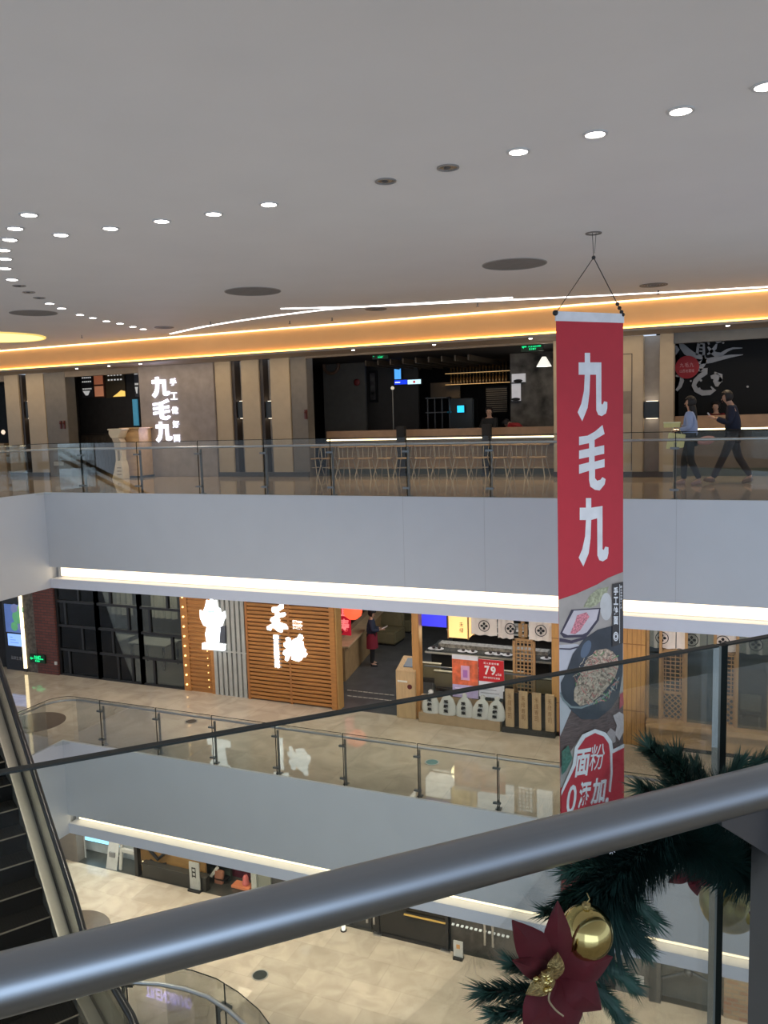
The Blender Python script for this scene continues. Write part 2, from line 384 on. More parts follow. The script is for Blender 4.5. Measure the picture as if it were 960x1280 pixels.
# ------------------------------------------------------------------ lower shop front shell
ZH = ZB+3.635
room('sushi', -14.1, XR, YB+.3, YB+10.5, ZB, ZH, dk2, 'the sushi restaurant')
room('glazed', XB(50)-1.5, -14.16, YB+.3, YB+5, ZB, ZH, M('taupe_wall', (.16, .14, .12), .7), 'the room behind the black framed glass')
zb0, zb1 = ZB, ZH
struct('wall_lower', B(XB(34), XB(51), YB-.12, YB+.3, zb0, zb1), M('rough_stone', (.11, .095, .08), .8, noise=.5, scale=9, bump=1), 'rough dark stone strip beside the glowing screen', 'wall')
struct('wall_lower', B(XB(51), XB(74, 800), YB-.12, YB+.3, zb0, zb1), brickmat('red_brick', (.17, .055, .045), (.12, .04, .035), (.05, .04, .04), .24, .085, .008, .8, 'xz'), 'red brick pillar left of the black framed glass wall', 'wall')
struct('wall_lower', B(XF, XB(8), YB+.1, YB+.3, zb0, zb1), dk, 'dark wall left of the glowing screen', 'wall')
struct('baseboard_lower', B(XB(527), XB(780), YB-.02, YB+.05, zb0, zb0+.1).box(XB(808), XR, YB-.02, YB+.05, zb0, zb0+.1), black, 'black plinth under the sushi shop front', 'plinth')

# ground level shell
HC = ZC+3.50
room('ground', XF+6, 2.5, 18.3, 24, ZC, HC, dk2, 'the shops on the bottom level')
XG = w(97, 1075, Y=18.0).x; XH = w(171, 1065, Y=18.7).x
struct('wall_ground', B(-21, XG, 18.0, 18.3, ZC, HC), M('taupe_panel', (.20, .175, .15), .6), 'taupe wall panel at the left end of the bottom level', 'wall')
struct('wall_ground', B(XG-2.5, XH, 18.7, 18.8, ZC, HC), M('pale_grey_wall', (.55, .57, .57), .6), 'pale grey wall with the wide blue screen, bottom level', 'wall')
struct('wall_ground', MB().hexa([(XG-.02, 18.3, ZC), (XG+.06, 18.3, ZC), (w(106, 1065, Y=18.7).x+.05, 18.7, ZC), (w(106, 1065, Y=18.7).x-.05, 18.7, ZC), (XG-.02, 18.3, HC), (XG+.06, 18.3, HC), (w(106, 1065, Y=18.7).x+.05, 18.7, HC), (w(106, 1065, Y=18.7).x-.05, 18.7, HC)]), M('pale_grey_wall', (.55, .57, .57), .6), 'pale grey side wall by the wide blue screen', 'wall')
X = w(905, 1240, Y=18).x
struct('wall_ground', B(X, 1.8, 17.95, 18.3, ZC, HC), brickmat('old_brick', (.33, .16, .10), (.42, .30, .18), (.30, .27, .2), .26, .10, .012, .8, 'xz'), 'old mixed brick wall at the right of the bottom level', 'wall')
# flat brown discs laid on the two lower floors
for (px, py, Z, r, lab) in ((44, 903, ZB, .72, 'flat brown round disc on the middle storey floor'), (88, 1166, ZC, 1.0, 'flat brown round disc on the bottom floor')):
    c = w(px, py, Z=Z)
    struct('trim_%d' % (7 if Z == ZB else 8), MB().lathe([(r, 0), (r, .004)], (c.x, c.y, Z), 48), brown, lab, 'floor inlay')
# ------------------------------------------------------------------ railings along the void
def offset_path(path, dist):
    out = []
    for i, p in enumerate(path):
        a = path[max(i-1, 0)]; b = path[min(i+1, len(path)-1)]
        t = (Vector(b)-Vector(a)).normalized(); out.append((p[0]-t.y*dist, p[1]+t.x*dist))
    return out
def railing(name, label, path, zf, postsX, joints, loc, hz=.97, gz=1.10, inner=.14, r=.024):
    """path: glass line (void side); the handrail runs 'inner' to the walkway side"""
    t = thing(name, label, 'railing', loc)
    ins = offset_path(path, inner)
    MB().tube([(p[0], p[1], zf+hz) for p in ins], r, 12).build('handrail', steel, t, smooth=True)
    # cut glass path at joints (arc lengths)
    L = [0]
    for a, b in zip(path, path[1:]): L.append(L[-1]+(Vector(b)-Vector(a)).length)
    def at(s, P=path):
        for i in range(len(L)-1):
            if s <= L[i+1]+1e-6:
                k = (s-L[i])/(L[i+1]-L[i]); return (P[i][0]+(P[i+1][0]-P[i][0])*k, P[i][1]+(P[i+1][1]-P[i][1])*k)
        return P[-1]
    js = sorted(joints(L[-1], at))
    js = [0]+[j for j in js if .1 < j < L[-1]-.1]+[L[-1]]
    for a, b in zip(js, js[1:]):
        ss = [a+.012]+[l for l in L if a+.02 < l < b-.02]+[b-.012]
        pp = [at(s) for s in ss]; qq = offset_path(pp, .012) if len(pp) > 1 else pp
        g = MB(); n = len(pp)
        vs = [(p[0], p[1], zf-.03) for p in pp]+[(p[0], p[1], zf-.03) for p in qq]+[(p[0], p[1], zf+gz) for p in pp]+[(p[0], p[1], zf+gz) for p in qq]
        fs = []
        for i in range(n-1):
            fs += [(i, i+1, 2*n+i+1, 2*n+i), (n+i+1, n+i, 3*n+i, 3*n+i+1), (2*n+i, 2*n+i+1, 3*n+i+1, 3*n+i), (i+1, i, n+i, n+i+1)]
        fs += [(0, n, 3*n, 2*n), (n-1, 2*n-1, 4*n-1, 3*n-1)]
        g.add(vs, fs).build('glass_panel', glass, t)
        e = MB().tube([(p[0], p[1], zf+gz+.003) for p in pp], .006, 6)
        e.bar((pp[0][0], pp[0][1], zf), (pp[0][0], pp[0][1], zf+gz), .012, .012, (0, 1, 0))
        e.build('glass_edge', gedge, t)
    for j in js[1:-1]:
        p, q = at(j), at(j, ins)
        P = Vector((p[0], p[1], 0)); Q = Vector((q[0], q[1], 0)); n = (Q-P).normalized(); tt = Vector((-n.y, n.x, 0))
        o = MB()
        for k in (-1, 1):
            o.obox(Q+tt*.013*k-n*.02+Vector((0, 0, zf+hz/2-.02)), tt*.004, n*.018, Vector((0, 0, hz/2-.02)))
        o.obox(Q-n*.02+Vector((0, 0, zf+.01)), tt*.05, n*.05, Vector((0, 0, .01)))
        pst = o.build('post', darksteel, t)
        for zz in (.17, .84):
            c = MB(); c.bar(P+Vector((0, 0, zf+zz))-tt*.07, P+Vector((0, 0, zf+zz))+tt*.07, .05, .035)
            c.bar(P+Vector((0, 0, zf+zz)), Q+Vector((0, 0, zf+zz)), .02, .02)
            c.build('clamp', darksteel, pst)
    return t
def corner(x0, y0, x1, y1, r=.45):
    """from far right along the front to the left corner and towards the viewer"""
    p = [(4.6, y0)]; p += [(x, y0) for x in (0, -4, -8, -12)]
    for k in range(0, 7):
        a = PI/2*k/6; p.append((x0+r-r*math.sin(a), y0+r*math.cos(a)-r+0))
    p = [(a, b) for a, b in p]; p.append((x0, y1)); return p
pathA = corner(XL-.02, YV+.05, 0, 12.45); pathB = corner(XL-.02, YV+.05, 0, 6.0)
pa = pathA[::-1]; pb = pathB[::-1]        # start at left, run right: walkway on the left side of travel
def jointsX(xs, extra=()):
    def f(L, at):
        out = list(extra); s = 0
        for X in xs:
            lo, hi = 0., L
            for _ in range(40):
                mid = (lo+hi)/2
                if at(mid)[0] < X: lo = mid
                else: hi = mid
            out.append(lo)
        return out
    return f
xa = [w(x, 592, Y=YV+.05).x for x in (46, 102, 172, 248, 330, 413, 508, 612, 722, 843)]+[1.4, 3.1]
xb = [w(x, y, Y=YV+.05).x for x, y in ((76, 900), (126, 910), (196, 925), (266, 940), (345, 952), (429, 965), (522, 975), (621, 990), (727, 1000))]+[-.6, 1.1, 2.8]
railing('glass_railing', 'straight glass railing with steel handrail on the far edge of the upper storey', pa, 0, 0, jointsX(xa), (-7, YV+.1, 0))
railing('glass_railing', 'straight glass railing with steel handrail on the far edge of the middle storey', pb, ZB, 0, jointsX(xb, (1.6, 3.2, 4.8, 6.4)), (-7, YV+.1, ZB))
# curved railing of the near landing on the middle storey
cg = [(-6.95, 6.72), (-6.3, 6.98), (-5.95, 7.08), (-5.6, 7.12), (-5.25, 7.1), (-4.9, 7.0), (-4.55, 6.85), (-4.2, 6.62), (-3.8, 6.3), (-3.4, 5.9), (-3.1, 5.5)]
railing('curved_glass_railing', 'curved glass railing with a round handrail at the foot of the escalator', cg[::-1], ZB, 0, lambda L, at: [1.5, 2.6, 3.9], (-5.5, 7.0, ZB))

# ------------------------------------------------------------------ near handrail, post and glass
def wp(x, y, q): return w(x, y, n=rn, c=q)         # point on the upright plane q beyond the eye, parallel to the railing
pa_, pb_ = w(0, 1231, Z=.97), w(960, 982, Z=.97)
dr = (pb_-pa_).normalized()
root = thing('near_railing', 'thick satin steel handrail with clear glass crossing the foreground', 'railing', (pa_.x*.5+pb_.x*.5, pa_.y*.5+pb_.y*.5, 0))
MB().tube([pa_-dr*1.6, pa_, pb_, pb_+dr*1.8], .0265, 40).build('handrail', pipem, root, smooth=True)
QG = wp(905, 807, .96).dot(rn)
def gpt(x, y): return wp(x, y, QG)
gl0, gl1 = gpt(0, 966), gpt(960, 795)
gd = (gl1-gl0).normalized(); jt = gpt(905, 807)
nrm = Vector((-gd.y, gd.x, 0)).normalized()
def gpanel(a, b):
    a0, b0 = Vector((a.x, a.y, -.15)), Vector((b.x, b.y, -.15))
    MB().hexa([a0, b0, b0+nrm*.012, a0+nrm*.012, a, b, b+nrm*.012, a+nrm*.012]).build('glass_panel', glassn, root)
    MB().hexa([a-Vector((0, 0, .0015)), b-Vector((0, 0, .0015)), b+nrm*.0122-Vector((0, 0, .0015)), a+nrm*.0122-Vector((0, 0, .0015)), a+Vector((0, 0, .001)), b+Vector((0, 0, .001)), b+nrm*.0122+Vector((0, 0, .001)), a+nrm*.0122+Vector((0, 0, .001))]).build('glass_edge', gedgem, root)
gpanel(gl0-gd*1.5, jt-gd*.0096); gpanel(jt+gd*.0076, gl1+gd*1.6)
def vedge(s0, s1, mat):
    a, b = jt+gd*s0, jt+gd*s1
    MB().hexa([Vector((a.x, a.y, -.15))-nrm*.0005, Vector((b.x, b.y, -.15))-nrm*.0005, Vector((b.x, b.y, -.15))+nrm*.0125, Vector((a.x, a.y, -.15))+nrm*.0125, a-nrm*.0005, b-nrm*.0005, b+nrm*.0125, a+nrm*.0125]).build('glass_edge', mat, root)
vedge(-.0095, -.0055, gedgel); vedge(-.0055, .0075, gedge)
# post and bracket under the handrail
pc = w(985, 1200, n=rn, c=.80)
pc = pc
po = MB().obox(Vector((pc.x, pc.y, .36)), rd*.030, rn*.045, Vector((0, 0, .555))).build('post', M('post_steel', (.20, .20, .21), .38, .85), root, bevel=.004)
a = w(898, 1030, n=rn, c=.80); bz = a.z
br = MB()
h0 = Vector((pc.x, pc.y, 0))
br.hexa([a-rn*.006, h0-rd*.03+Vector((0, 0, bz-.075))-rn*.006, h0-rd*.03+Vector((0, 0, bz-.075))+rn*.006, a+rn*.006, a+Vector((0, 0, .02))-rn*.006, h0-rd*.03+Vector((0, 0, bz+.01))-rn*.006, h0-rd*.03+Vector((0, 0, bz+.01))+rn*.006, a+Vector((0, 0, .02))+rn*.006])
br.build('bracket', M('post_steel', (.2, .2, .21), .38, .85), root)
cl = MB(); c0 = gpt(893, 1038)
cl.obox(c0-nrm*.02, gd*.035, nrm*.022, Vector((0, 0, .012))); cl.tube([c0-nrm*.045-gd*.01, c0+nrm*.02-gd*.01], .012, 12)
cl.build('clamp', steel, root, smooth=True)

# ------------------------------------------------------------------ escalator
eh = Vector((-.8545, .5195, 0)); ew = Vector((.5195, .8545, 0))
p0 = w(45, 1084, d=11.7)
run, rise = .40, .231
kb = (ZB-p0.z)/rise
base = p0+(eh*run+Vector((0, 0, rise)))*kb; top_k = int((0-ZB)/rise)
esc = thing('escalator', 'dark escalator with steel sides climbing from the middle storey to the left', 'escalator', tuple(base))
W = 1.0
def ep(k, off, up): return base+(eh*run+Vector((0, 0, rise)))*k+ew*off+Vector((0, 0, up))
stepm = M('step_ribs', (.003, .003, .003), .8, .0, spec=.15, noise=.3, scale=30)
nosem = M('step_nosing', (.22, .19, .15), .5, .3)
for k in range(-1, top_k+2):
    c = ep(k, 0, 0)
    if k < 0: c = ep(0, 0, 0)+eh*run*k
    if k > top_k: c.z = 0
    s = MB()
    s.hexa([c-ew*W-Vector((0, 0, .02)), c-Vector((0, 0, .02)), c+eh*run-Vector((0, 0, .02)), c+eh*run-ew*W-Vector((0, 0, .02)), c-ew*W, c, c+eh*run, c+eh*run-ew*W])
    s.hexa([c-ew*W-Vector((0, 0, rise)), c-Vector((0, 0, rise)), c+eh*.02-Vector((0, 0, rise)), c+eh*.02-ew*W-Vector((0, 0, rise)), c-ew*W, c, c+eh*.02, c+eh*.02-ew*W])
    for i in range(1, 25):
        q = c-ew*(W*i/25)
        s.obox(q+eh*run/2+Vector((0, 0, .003)), eh*(run/2-.01), ew*.008, Vector((0, 0, .003)))
    st = s.build('step', stepm, esc)
    MB().obox(c-ew*W/2+eh*.012+Vector((0, 0, .004)), ew*W/2, eh*.014, Vector((0, 0, .005))).build('nosing', nosem, st)
def strip(name, o0, o1, u0_, u1_, mat, k0=-.6, k1=None, parent=esc, bev=0):
    k1 = top_k+1 if k1 is None else k1
    A_, B_ = [], []
    fl = [base+eh*(-1.6)+Vector((0, 0, 0)), base+eh*run*.3, ep(k1, 0, 0)]
    mbx = MB()
    for a_, b_ in zip(fl, fl[1:]):
        mbx.hexa([a_+ew*o0+Vector((0, 0, u0_)), b_+ew*o0+Vector((0, 0, u0_)), b_+ew*o1+Vector((0, 0, u0_)), a_+ew*o1+Vector((0, 0, u0_)),
                  a_+ew*o0+Vector((0, 0, u1_)), b_+ew*o0+Vector((0, 0, u1_)), b_+ew*o1+Vector((0, 0, u1_)), a_+ew*o1+Vector((0, 0, u1_))])
    return mbx.build(name, mat, parent)
deckm = M('deck_steel', (.24, .225, .19), .4, .5, noise=.05, scale=40)
for sgn, s0 in ((1, 0.), (-1, -W)):
    def so(a, b): return (s0+a*sgn, s0+b*sgn) if sgn > 0 else (s0-b, s0-a)
    strip('skirt', *so(0, .02), -.35, .14, M('skirt_steel', (.33, .31, .27), .4, .7))
    strip('inner_deck', *so(.02, .15), .10, .14, deckm)
    strip('glass_channel', *so(.15, .19), .08, .13, black)
    strip('balustrade_glass', *so(.16, .172), .13, .86, glass)
    strip('outer_deck', *so(.19, .36), .10, .14, deckm)
    strip('outer_cladding', *so(.34, .36), -.75, .10, M('cladding', (.35, .36, .38), .4, .6))
    strip('handrail_guide', *so(.145, .19), .85, .89, steel)
    hp = [base+eh*(-1.6)+Vector((0, 0, .88)), base+eh*.12+Vector((0, 0, .88)), ep(1.4, 0, .9), ep(top_k*.5, 0, .9), ep(top_k+1, 0, .9)]
    oo = s0+.167*sgn
    nose = [base+eh*(-1.6+.0)+Vector((0, 0, .25)), base+eh*(-1.85)+Vector((0, 0, .35)), base+eh*(-1.95)+Vector((0, 0, .56)), base+eh*(-1.85)+Vector((0, 0, .78))]
    MB().tube([p+ew*oo for p in nose+hp], .046, 12).build('moving_handrail', M('black_rubber', (.012, .012, .014), .22), esc, smooth=True)
tr = MB(); a_, b_ = ep(0, 0, -.75), ep(top_k, 0, -.75)
tr.hexa([a_-ew*(W+.34)-Vector((0, 0, .0)), a_+ew*.34, b_+ew*.34, b_-ew*(W+.34), a_-ew*(W+.34)+Vector((0, 0, .06)), a_+ew*.34+Vector((0, 0, .06)), b_+ew*.34+Vector((0, 0, .06)), b_-ew*(W+.34)+Vector((0, 0, .06))])
tr.build('underside', M('cladding', (.35, .36, .38), .4, .6), esc)

# ------------------------------------------------------------------ ceiling fixtures
def cz(x, y): return w(x, y, Z=ZCE)
def downlight(x, y, label, group, r=.078, on=True, power=130):
    c = cz(x, y); c.z = ZCE
    t = thing('downlight', label, 'ceiling light', (c.x, c.y, ZCE-.012), group)
    if on:
        MB().lathe([(r*1.28, 0), (r*1.28, .012), (r, .012), (r, 0)], (c.x, c.y, ZCE-.012), 20).build('trim_ring', M('ring_white', (.55, .54, .52), .4), t, smooth=True)
        MB().lathe([(r*.97, 0), (r*.97, .006)], (c.x, c.y, ZCE-.008), 20).build('lens', dlt, t)
        lamp('downlight_beam', 'SPOT', (c.x, c.y, ZCE-.03), power, (1, .88, .73), .07, spot=2.3)
    else:
        MB().lathe([(r*1.28, 0), (r*1.28, .012), (r*1.05, .012), (r*1.05, 0)], (c.x, c.y, ZCE-.012), 20).build('trim_ring', M('ring_dark', (.30, .29, .28), .35, .5), t, smooth=True)
        MB().lathe([(r*1.04, 0), (r*1.04, .003)], (c.x, c.y, ZCE-.006), 20).build('reflector', M('reflector', (.5, .5, .5), .15, .9, noise=.6, scale=30), t)
        MB().ball((c.x-.01, c.y, ZCE-.004), r*.42, 12, 8, (1, 1, .45)).build('bulb', M('dead_bulb', (.05, .05, .05), .3), t, smooth=True)
G1 = 'lit downlights in the long row across the ceiling'
near = [(76, 293), (138, 285), (202, 276), (267, 267), (336, 255)]
for i, (x, y) in enumerate(near): downlight(x, y, 'lit round downlight, %s from the left in the slanting left row' % ORD[i], G1)
right = [(648, 189), (744, 167), (851, 138), (958, 107)]
for i, (x, y) in enumerate(right): downlight(x, y, 'lit round downlight, %s of the four at the upper right' % ORD[i], 'lit downlights at the upper right')
downlight(482, 226, 'unlit grey downlight, the left one of the two dark ones mid ceiling', 'unlit downlights', on=False)
downlight(560, 209, 'unlit grey downlight, the right one of the two dark ones mid ceiling', 'unlit downlights', on=False)
left = [(36, 268), (19, 285), (12, 299), (4, 312), (6, 323), (6, 335), (15, 349)]
for i, (x, y) in enumerate(left): downlight(x, y, 'lit round downlight, %s from the top of the curve at the left edge' % ORD[i], 'lit downlights curving along the left edge')
for i, (x, y) in enumerate([(24, 357), (36, 365), (49, 372)]): downlight(x, y, 'unlit downlight, %s of the three dark ones on the far left curve' % ORD[i], 'unlit downlights on the left curve', on=False)
far = [(62, 379), (77, 385), (100, 393), (116, 397), (133, 401), (150, 404), (166, 408), (179, 411)]
for i, (x, y) in enumerate(far): downlight(x, y, 'small distant lit downlight, %s from the left in the far row' % ORD[i], 'distant downlights towards the cove', r=.075, power=25)
# round grilles
gm = M('grille_grey', (.20, .19, .18), .8)
for x, y, r, lab in ((316, 364, .46, 'flat round grey speaker grille in the middle of the ceiling'), (643, 330, .46, 'flat round grey speaker grille near the hanging banner'), (42, 391, .42, 'flat round grey speaker grille at the far left of the ceiling')):
    c = cz(x, y); t = thing('ceiling_grille', lab, 'ceiling grille', (c.x, c.y, ZCE-.006), 'round ceiling grilles')
    MB().lathe([(r, 0), (r, .006)], (c.x, c.y, ZCE-.006), 40).build('disc', gm, t)
    MB().lathe([(r+.015, 0), (r+.015, .01), (r, .01), (r, 0)], (c.x, c.y, ZCE-.010), 40).build('rim', M('rim_grey', (.3, .29, .27), .6), t)
for x, y, r, lab in ((742, 291, .10, 'small round ceiling plate holding the banner wires'), (817, 356, .24, 'round slotted air vent right of the banner wires'), (470, 386, .22, 'round slotted air vent just under the crossing light lines'), (205, 409, .22, 'round slotted air vent at the left end of the long light line')):
    c = cz(x, y); t = thing('ceiling_vent', lab, 'ceiling vent', (c.x, c.y, ZCE-.015))
    for k in range(5 if r > .15 else 2):
        ra = r*(1-k*.2); MB().lathe([(ra, 0), (ra, .012), (ra*.88, .012), (ra*.88, 0)], (c.x, c.y, ZCE-.014), 24).build('ring', M('vent_ring', (.2, .18, .16), .5), t)
for i, (x, y) in enumerate([(102, 419), (263, 402), (415, 397), (362, 401), (597, 379), (823, 363)]):
    c = cz(x, y)
    t = thing('sprinkler', 'tiny sprinkler head near the cove, %s from the left' % ORD[i], 'sprinkler', (c.x, c.y, ZCE-.07), 'ceiling sprinklers')
    MB().lathe([(.012, 0), (.012, .07)], (c.x, c.y, ZCE-.07), 10).build('stem', darksteel, t); MB().lathe([(.03, 0), (.03, .008)], (c.x, c.y, ZCE-.07), 12).build('deflector', darksteel, t)
# slim light lines
def line(pts, lab, wd=.035):
    q = [cz(*p) for p in pts]; out = []
    for i in range(len(q)-1):
        for k in range(8):
            t = k/8; P0, P1, P2, P3 = q[max(i-1, 0)], q[i], q[i+1], q[min(i+2, len(q)-1)]
            out.append(.5*((2*P1)+(P2-P0)*t+(2*P0-5*P1+4*P2-P3)*t*t+(3*P1-P0-3*P2+P3)*t**3))
    out.append(q[-1]); mb = MB(); 
    for a, b in zip(out, out[1:]):
        a = Vector((a.x, a.y, ZCE-.008)); b = Vector((b.x, b.y, ZCE-.008)); mb.bar(a, b+(b-a).normalized()*.01, wd, .014)
    tag(mb.build('light_line', whled), lab, 'light line')
line([(213, 417), (255, 408), (310, 399), (370, 391), (430, 384.5), (520, 379), (640, 371.5)], 'slim white light line curving from the lower left across the ceiling', .05)
line([(351, 385.5), (460, 382.5), (580, 377), (700, 371.5), (830, 365), (962, 358)], 'slim white light line running to the right edge of the ceiling', .05)
c = w(-8, 421, Z=ZCE)
t = thing('round_cove_light', 'big round yellow glowing ceiling recess at the left edge', 'ceiling light', (c.x, c.y, ZCE-.02))
MB().lathe([(1.10, 0), (1.10, .02)], (c.x, c.y, ZCE-.02), 48).build('glowing_disc', E('yellow_cove', (1, .80, .36), 1.25), t)
MB().lathe([(1.16, 0), (1.16, .03), (1.11, .03), (1.11, 0)], (c.x, c.y, ZCE-.03), 48).build('rim', E('yellow_rim', (1, .72, .2), .9), t)
# small spots in the soffit above the shops
for i, (x, y) in enumerate([(96, 461), (127, 457), (161, 454), (436, 437), (537, 430), (659, 422), (909, 403)]):
    c = w(x, y, Z=3.05); c.y = min(max(c.y, CY+.3), YA-.2)
    t = thing('soffit_spot', 'tiny lit spot in the brown soffit, %s from the left' % ORD[i], 'ceiling light', (c.x, c.y, 3.04), 'soffit spots')
    MB().lathe([(.035, 0), (.035, .04)], (c.x, c.y, 3.045), 14).build('lens', dlt, t)
    MB().lathe([(.05, 0), (.05, .03), (.036, .03), (.036, 0)], (c.x, c.y, 3.055), 14).build('ring', steel, t)
    lamp('soffit_beam', 'SPOT', (c.x, c.y, 3.0), 60, (1, .78, .50), .04, spot=1.7)

for i in range(5): lamp('soffit_fill', 'AREA', (-19+i*5, CY+.75, 3.0), 20, (1, .76, .48), 4.6, .25, (math.radians(18), 0, 0))  # unseen area lamps added to brighten the upper shop fronts and walkway
# ------------------------------------------------------------------ people
def skinmesh(vs, es, rs, sub=1):
    me = bpy.data.meshes.new('s'); me.from_pydata([tuple(v) for v in vs], es, []); me.update()
    ob = bpy.data.objects.new('s', me); COL.objects.link(ob)
    sk = ob.modifiers.new('s', 'SKIN'); sk.use_smooth_shade = True
    for i, r in enumerate(rs):
        rr = r if isinstance(r, tuple) else (r, r)
        me.skin_vertices[0].data[i].radius = rr
    me.skin_vertices[0].data[0].use_root = True
    sb = ob.modifiers.new('u', 'SUBSURF'); sb.levels = sub; sb.render_levels = sub
    dg = bpy.context.evaluated_depsgraph_get(); dg.update()
    m2 = bpy.data.meshes.new_from_object(ob.evaluated_get(dg))
    v = [tuple(x.co) for x in m2.vertices]; f = [tuple(p.vertices) for p in m2.polygons]
    bpy.data.objects.remove(ob); bpy.data.meshes.remove(me); bpy.data.meshes.remove(m2)
    return v, f
BASEJ = dict(pel=(0, 0, .95), sp=(0, 0, 1.12), ch=(0, 0, 1.32), nk=(0, 0, 1.47), hb=(.01, 0, 1.54), hm=(.025, 0, 1.62), ht=(.01, 0, 1.70),
             shL=(0, .17, 1.40), elL=(-.02, .21, 1.12), wrL=(.06, .21, .88), shR=(0, -.17, 1.40), elR=(-.02, -.21, 1.12), wrR=(.06, -.21, .88),
             hpL=(0, .09, .92), knL=(.02, .095, .50), anL=(0, .095, .09), toL=(.14, .10, .035), hpR=(0, -.09, .92), knR=(.02, -.095, .50), anR=(0, -.095, .09), toR=(.14, -.10, .035))
def person(label, loc, rot, J=None, top=None, legs=None, shoes=None, hair='short', scale=1., skirt=None, sleeves=True, group=None):
    j = dict(BASEJ); j.update(J or {})
    R_ = Matrix.Rotation(rot, 3, 'Z')
    P_ = {k: R_ @ (Vector(v)*scale) + Vector(loc) for k, v in j.items()}
    t = thing('person', label, 'person', loc, group)
    def sk(keys, edges, rad, extra=None):
        vs = [P_[k] for k in keys]; es = [(keys.index(a), keys.index(b)) for a, b in edges]
        v, f = skinmesh(vs, es, [r*scale if not isinstance(r, tuple) else (r[0]*scale, r[1]*scale) for r in rad], 2)
        return MB().add(v, f)
    keys = ['pel', 'sp', 'ch', 'nk', 'hb', 'hm', 'ht', 'shL', 'elL', 'wrL', 'shR', 'elR', 'wrR', 'hpL', 'knL', 'anL', 'toL', 'hpR', 'knR', 'anR', 'toR']
    edges = [('pel', 'sp'), ('sp', 'ch'), ('ch', 'nk'), ('nk', 'hb'), ('hb', 'hm'), ('hm', 'ht'), ('ch', 'shL'), ('shL', 'elL'), ('elL', 'wrL'), ('ch', 'shR'), ('shR', 'elR'), ('elR', 'wrR'), ('pel', 'hpL'), ('hpL', 'knL'), ('knL', 'anL'), ('anL', 'toL'), ('pel', 'hpR'), ('hpR', 'knR'), ('knR', 'anR'), ('anR', 'toR')]
    rad = [.125, .115, .13, .055, .06, .092, .07, .062, .045, .032, .062, .045, .032, .085, .058, .04, .032, .085, .058, .04, .032]
    body = sk(keys, edges, rad)
    fd = R_ @ Vector((1, 0, 0)); hm = P_['hm']
    # hands with five fingers, added to the body mesh
    for sd in 'LR':
        wr, el = P_['wr'+sd], P_['el'+sd]; d = (wr-el).normalized(); side = d.cross(Vector((0, 0, 1)))
        side = side.normalized() if side.length > .2 else R_ @ Vector((0, 1, 0)); nn = side.cross(d).normalized()
        vs = [wr, wr+d*.05*scale]; es = [(0, 1)]; rs = [.026, .03]
        for q, (o, l) in enumerate([(-.03, .07), (-.01, .085), (.01, .08), (.03, .062)]):
            i = len(vs); b0 = wr+(d*.085+side*o)*scale
            vs += [b0, b0+(d*l*.55-nn*.008)*scale, b0+(d*l*.85-nn*.03)*scale]; es += [(1, i), (i, i+1), (i+1, i+2)]; rs += [.011, .009, .008]
        i = len(vs); vs += [wr+(d*.035-side*.035-nn*.01)*scale, wr+(d*.075-side*.055-nn*.02)*scale]; es += [(1, i), (i, i+1)]; rs += [.012, .009]
        v, f = skinmesh(vs, es, [r*scale for r in rs], 1); body.add(v, f)
    # nose, brow and ears
    sdv = R_ @ Vector((0, 1, 0)); up = (P_['ht']-P_['hb']).normalized(); fw = sdv.cross(up).normalized(); fw = fw if fw.dot(fd) > 0 else -fw
    body.add(*skinmesh([hm+fw*.07*scale+up*.01*scale, hm+fw*.088*scale-up*.012*scale, hm+fw*.08*scale-up*.025*scale], [(0, 1), (1, 2)], [.01*scale, .012*scale, .01*scale], 1))
    for s_ in (-1, 1): body.ball(hm+sdv*.078*scale*s_-up*.01*scale, .022*scale, 10, 6, (.8, .5, 1.3))
    body.build('body', skin, t, smooth=True)
    e_ = MB(); l_ = MB()
    for s_ in (-1, 1): e_.ball(hm+(fw*.083+sdv*.03*s_+up*.005)*scale, .009*scale, 8, 6)
    e_.build('eyes', M('eye_dark', (.02, .015, .012), .3), t); l_.ball(hm+(fw*.08-up*.055)*scale, .016*scale, 10, 6, (.6, 1.2, .4)); l_.build('mouth', M('lips', (.35, .1, .08), .5), t)
    if top:
        ks = ['ch', 'sp', 'pel', 'nk', 'shL', 'elL', 'shR', 'elR']+(['wrL', 'wrR'] if sleeves else [])
        P2 = dict(P_); P_['nk'] = P_['nk']-Vector((0, 0, .03)); P_['pel'] = P_['pel']-Vector((0, 0, .03))
        for s_ in 'LR': P_['wr'+s_] = P_['wr'+s_].lerp(P_['el'+s_], .08)
        ed = [e for e in edges if e[0] in ks and e[1] in ks]
        rd_ = {'ch': .172, 'sp': .16, 'pel': .16, 'nk': .072, 'shL': .085, 'shR': .085, 'elL': .064, 'elR': .064, 'wrL': .05, 'wrR': .05}
        sk(ks, ed, [rd_[k] for k in ks]).build('jacket', top, t, smooth=True)
        P_.update(P2)
    if legs:
        ks = ['pel', 'hpL', 'knL', 'anL', 'hpR', 'knR', 'anR']; ed = [e for e in edges if e[0] in ks and e[1] in ks]
        rd_ = dict(pel=.14, hpL=.105, hpR=.105, knL=.078, knR=.078, anL=.062, anR=.062)
        sk(ks, ed, [rd_[k] for k in ks]).build('trousers', legs, t, smooth=True)
    if shoes:
        for s_ in 'LR':
            a, b = P_['an'+s_], P_['to'+s_]
            d_ = (b-a); h_ = a-d_*.35; h_.z = a.z-.05*scale
            v, f = skinmesh([h_, (h_+b)/2, b+d_*.25], [(0, 1), (1, 2)], [.048*scale, .05*scale, .038*scale], 2)
            MB().add(v, f).build('shoe', shoes, t, smooth=True)
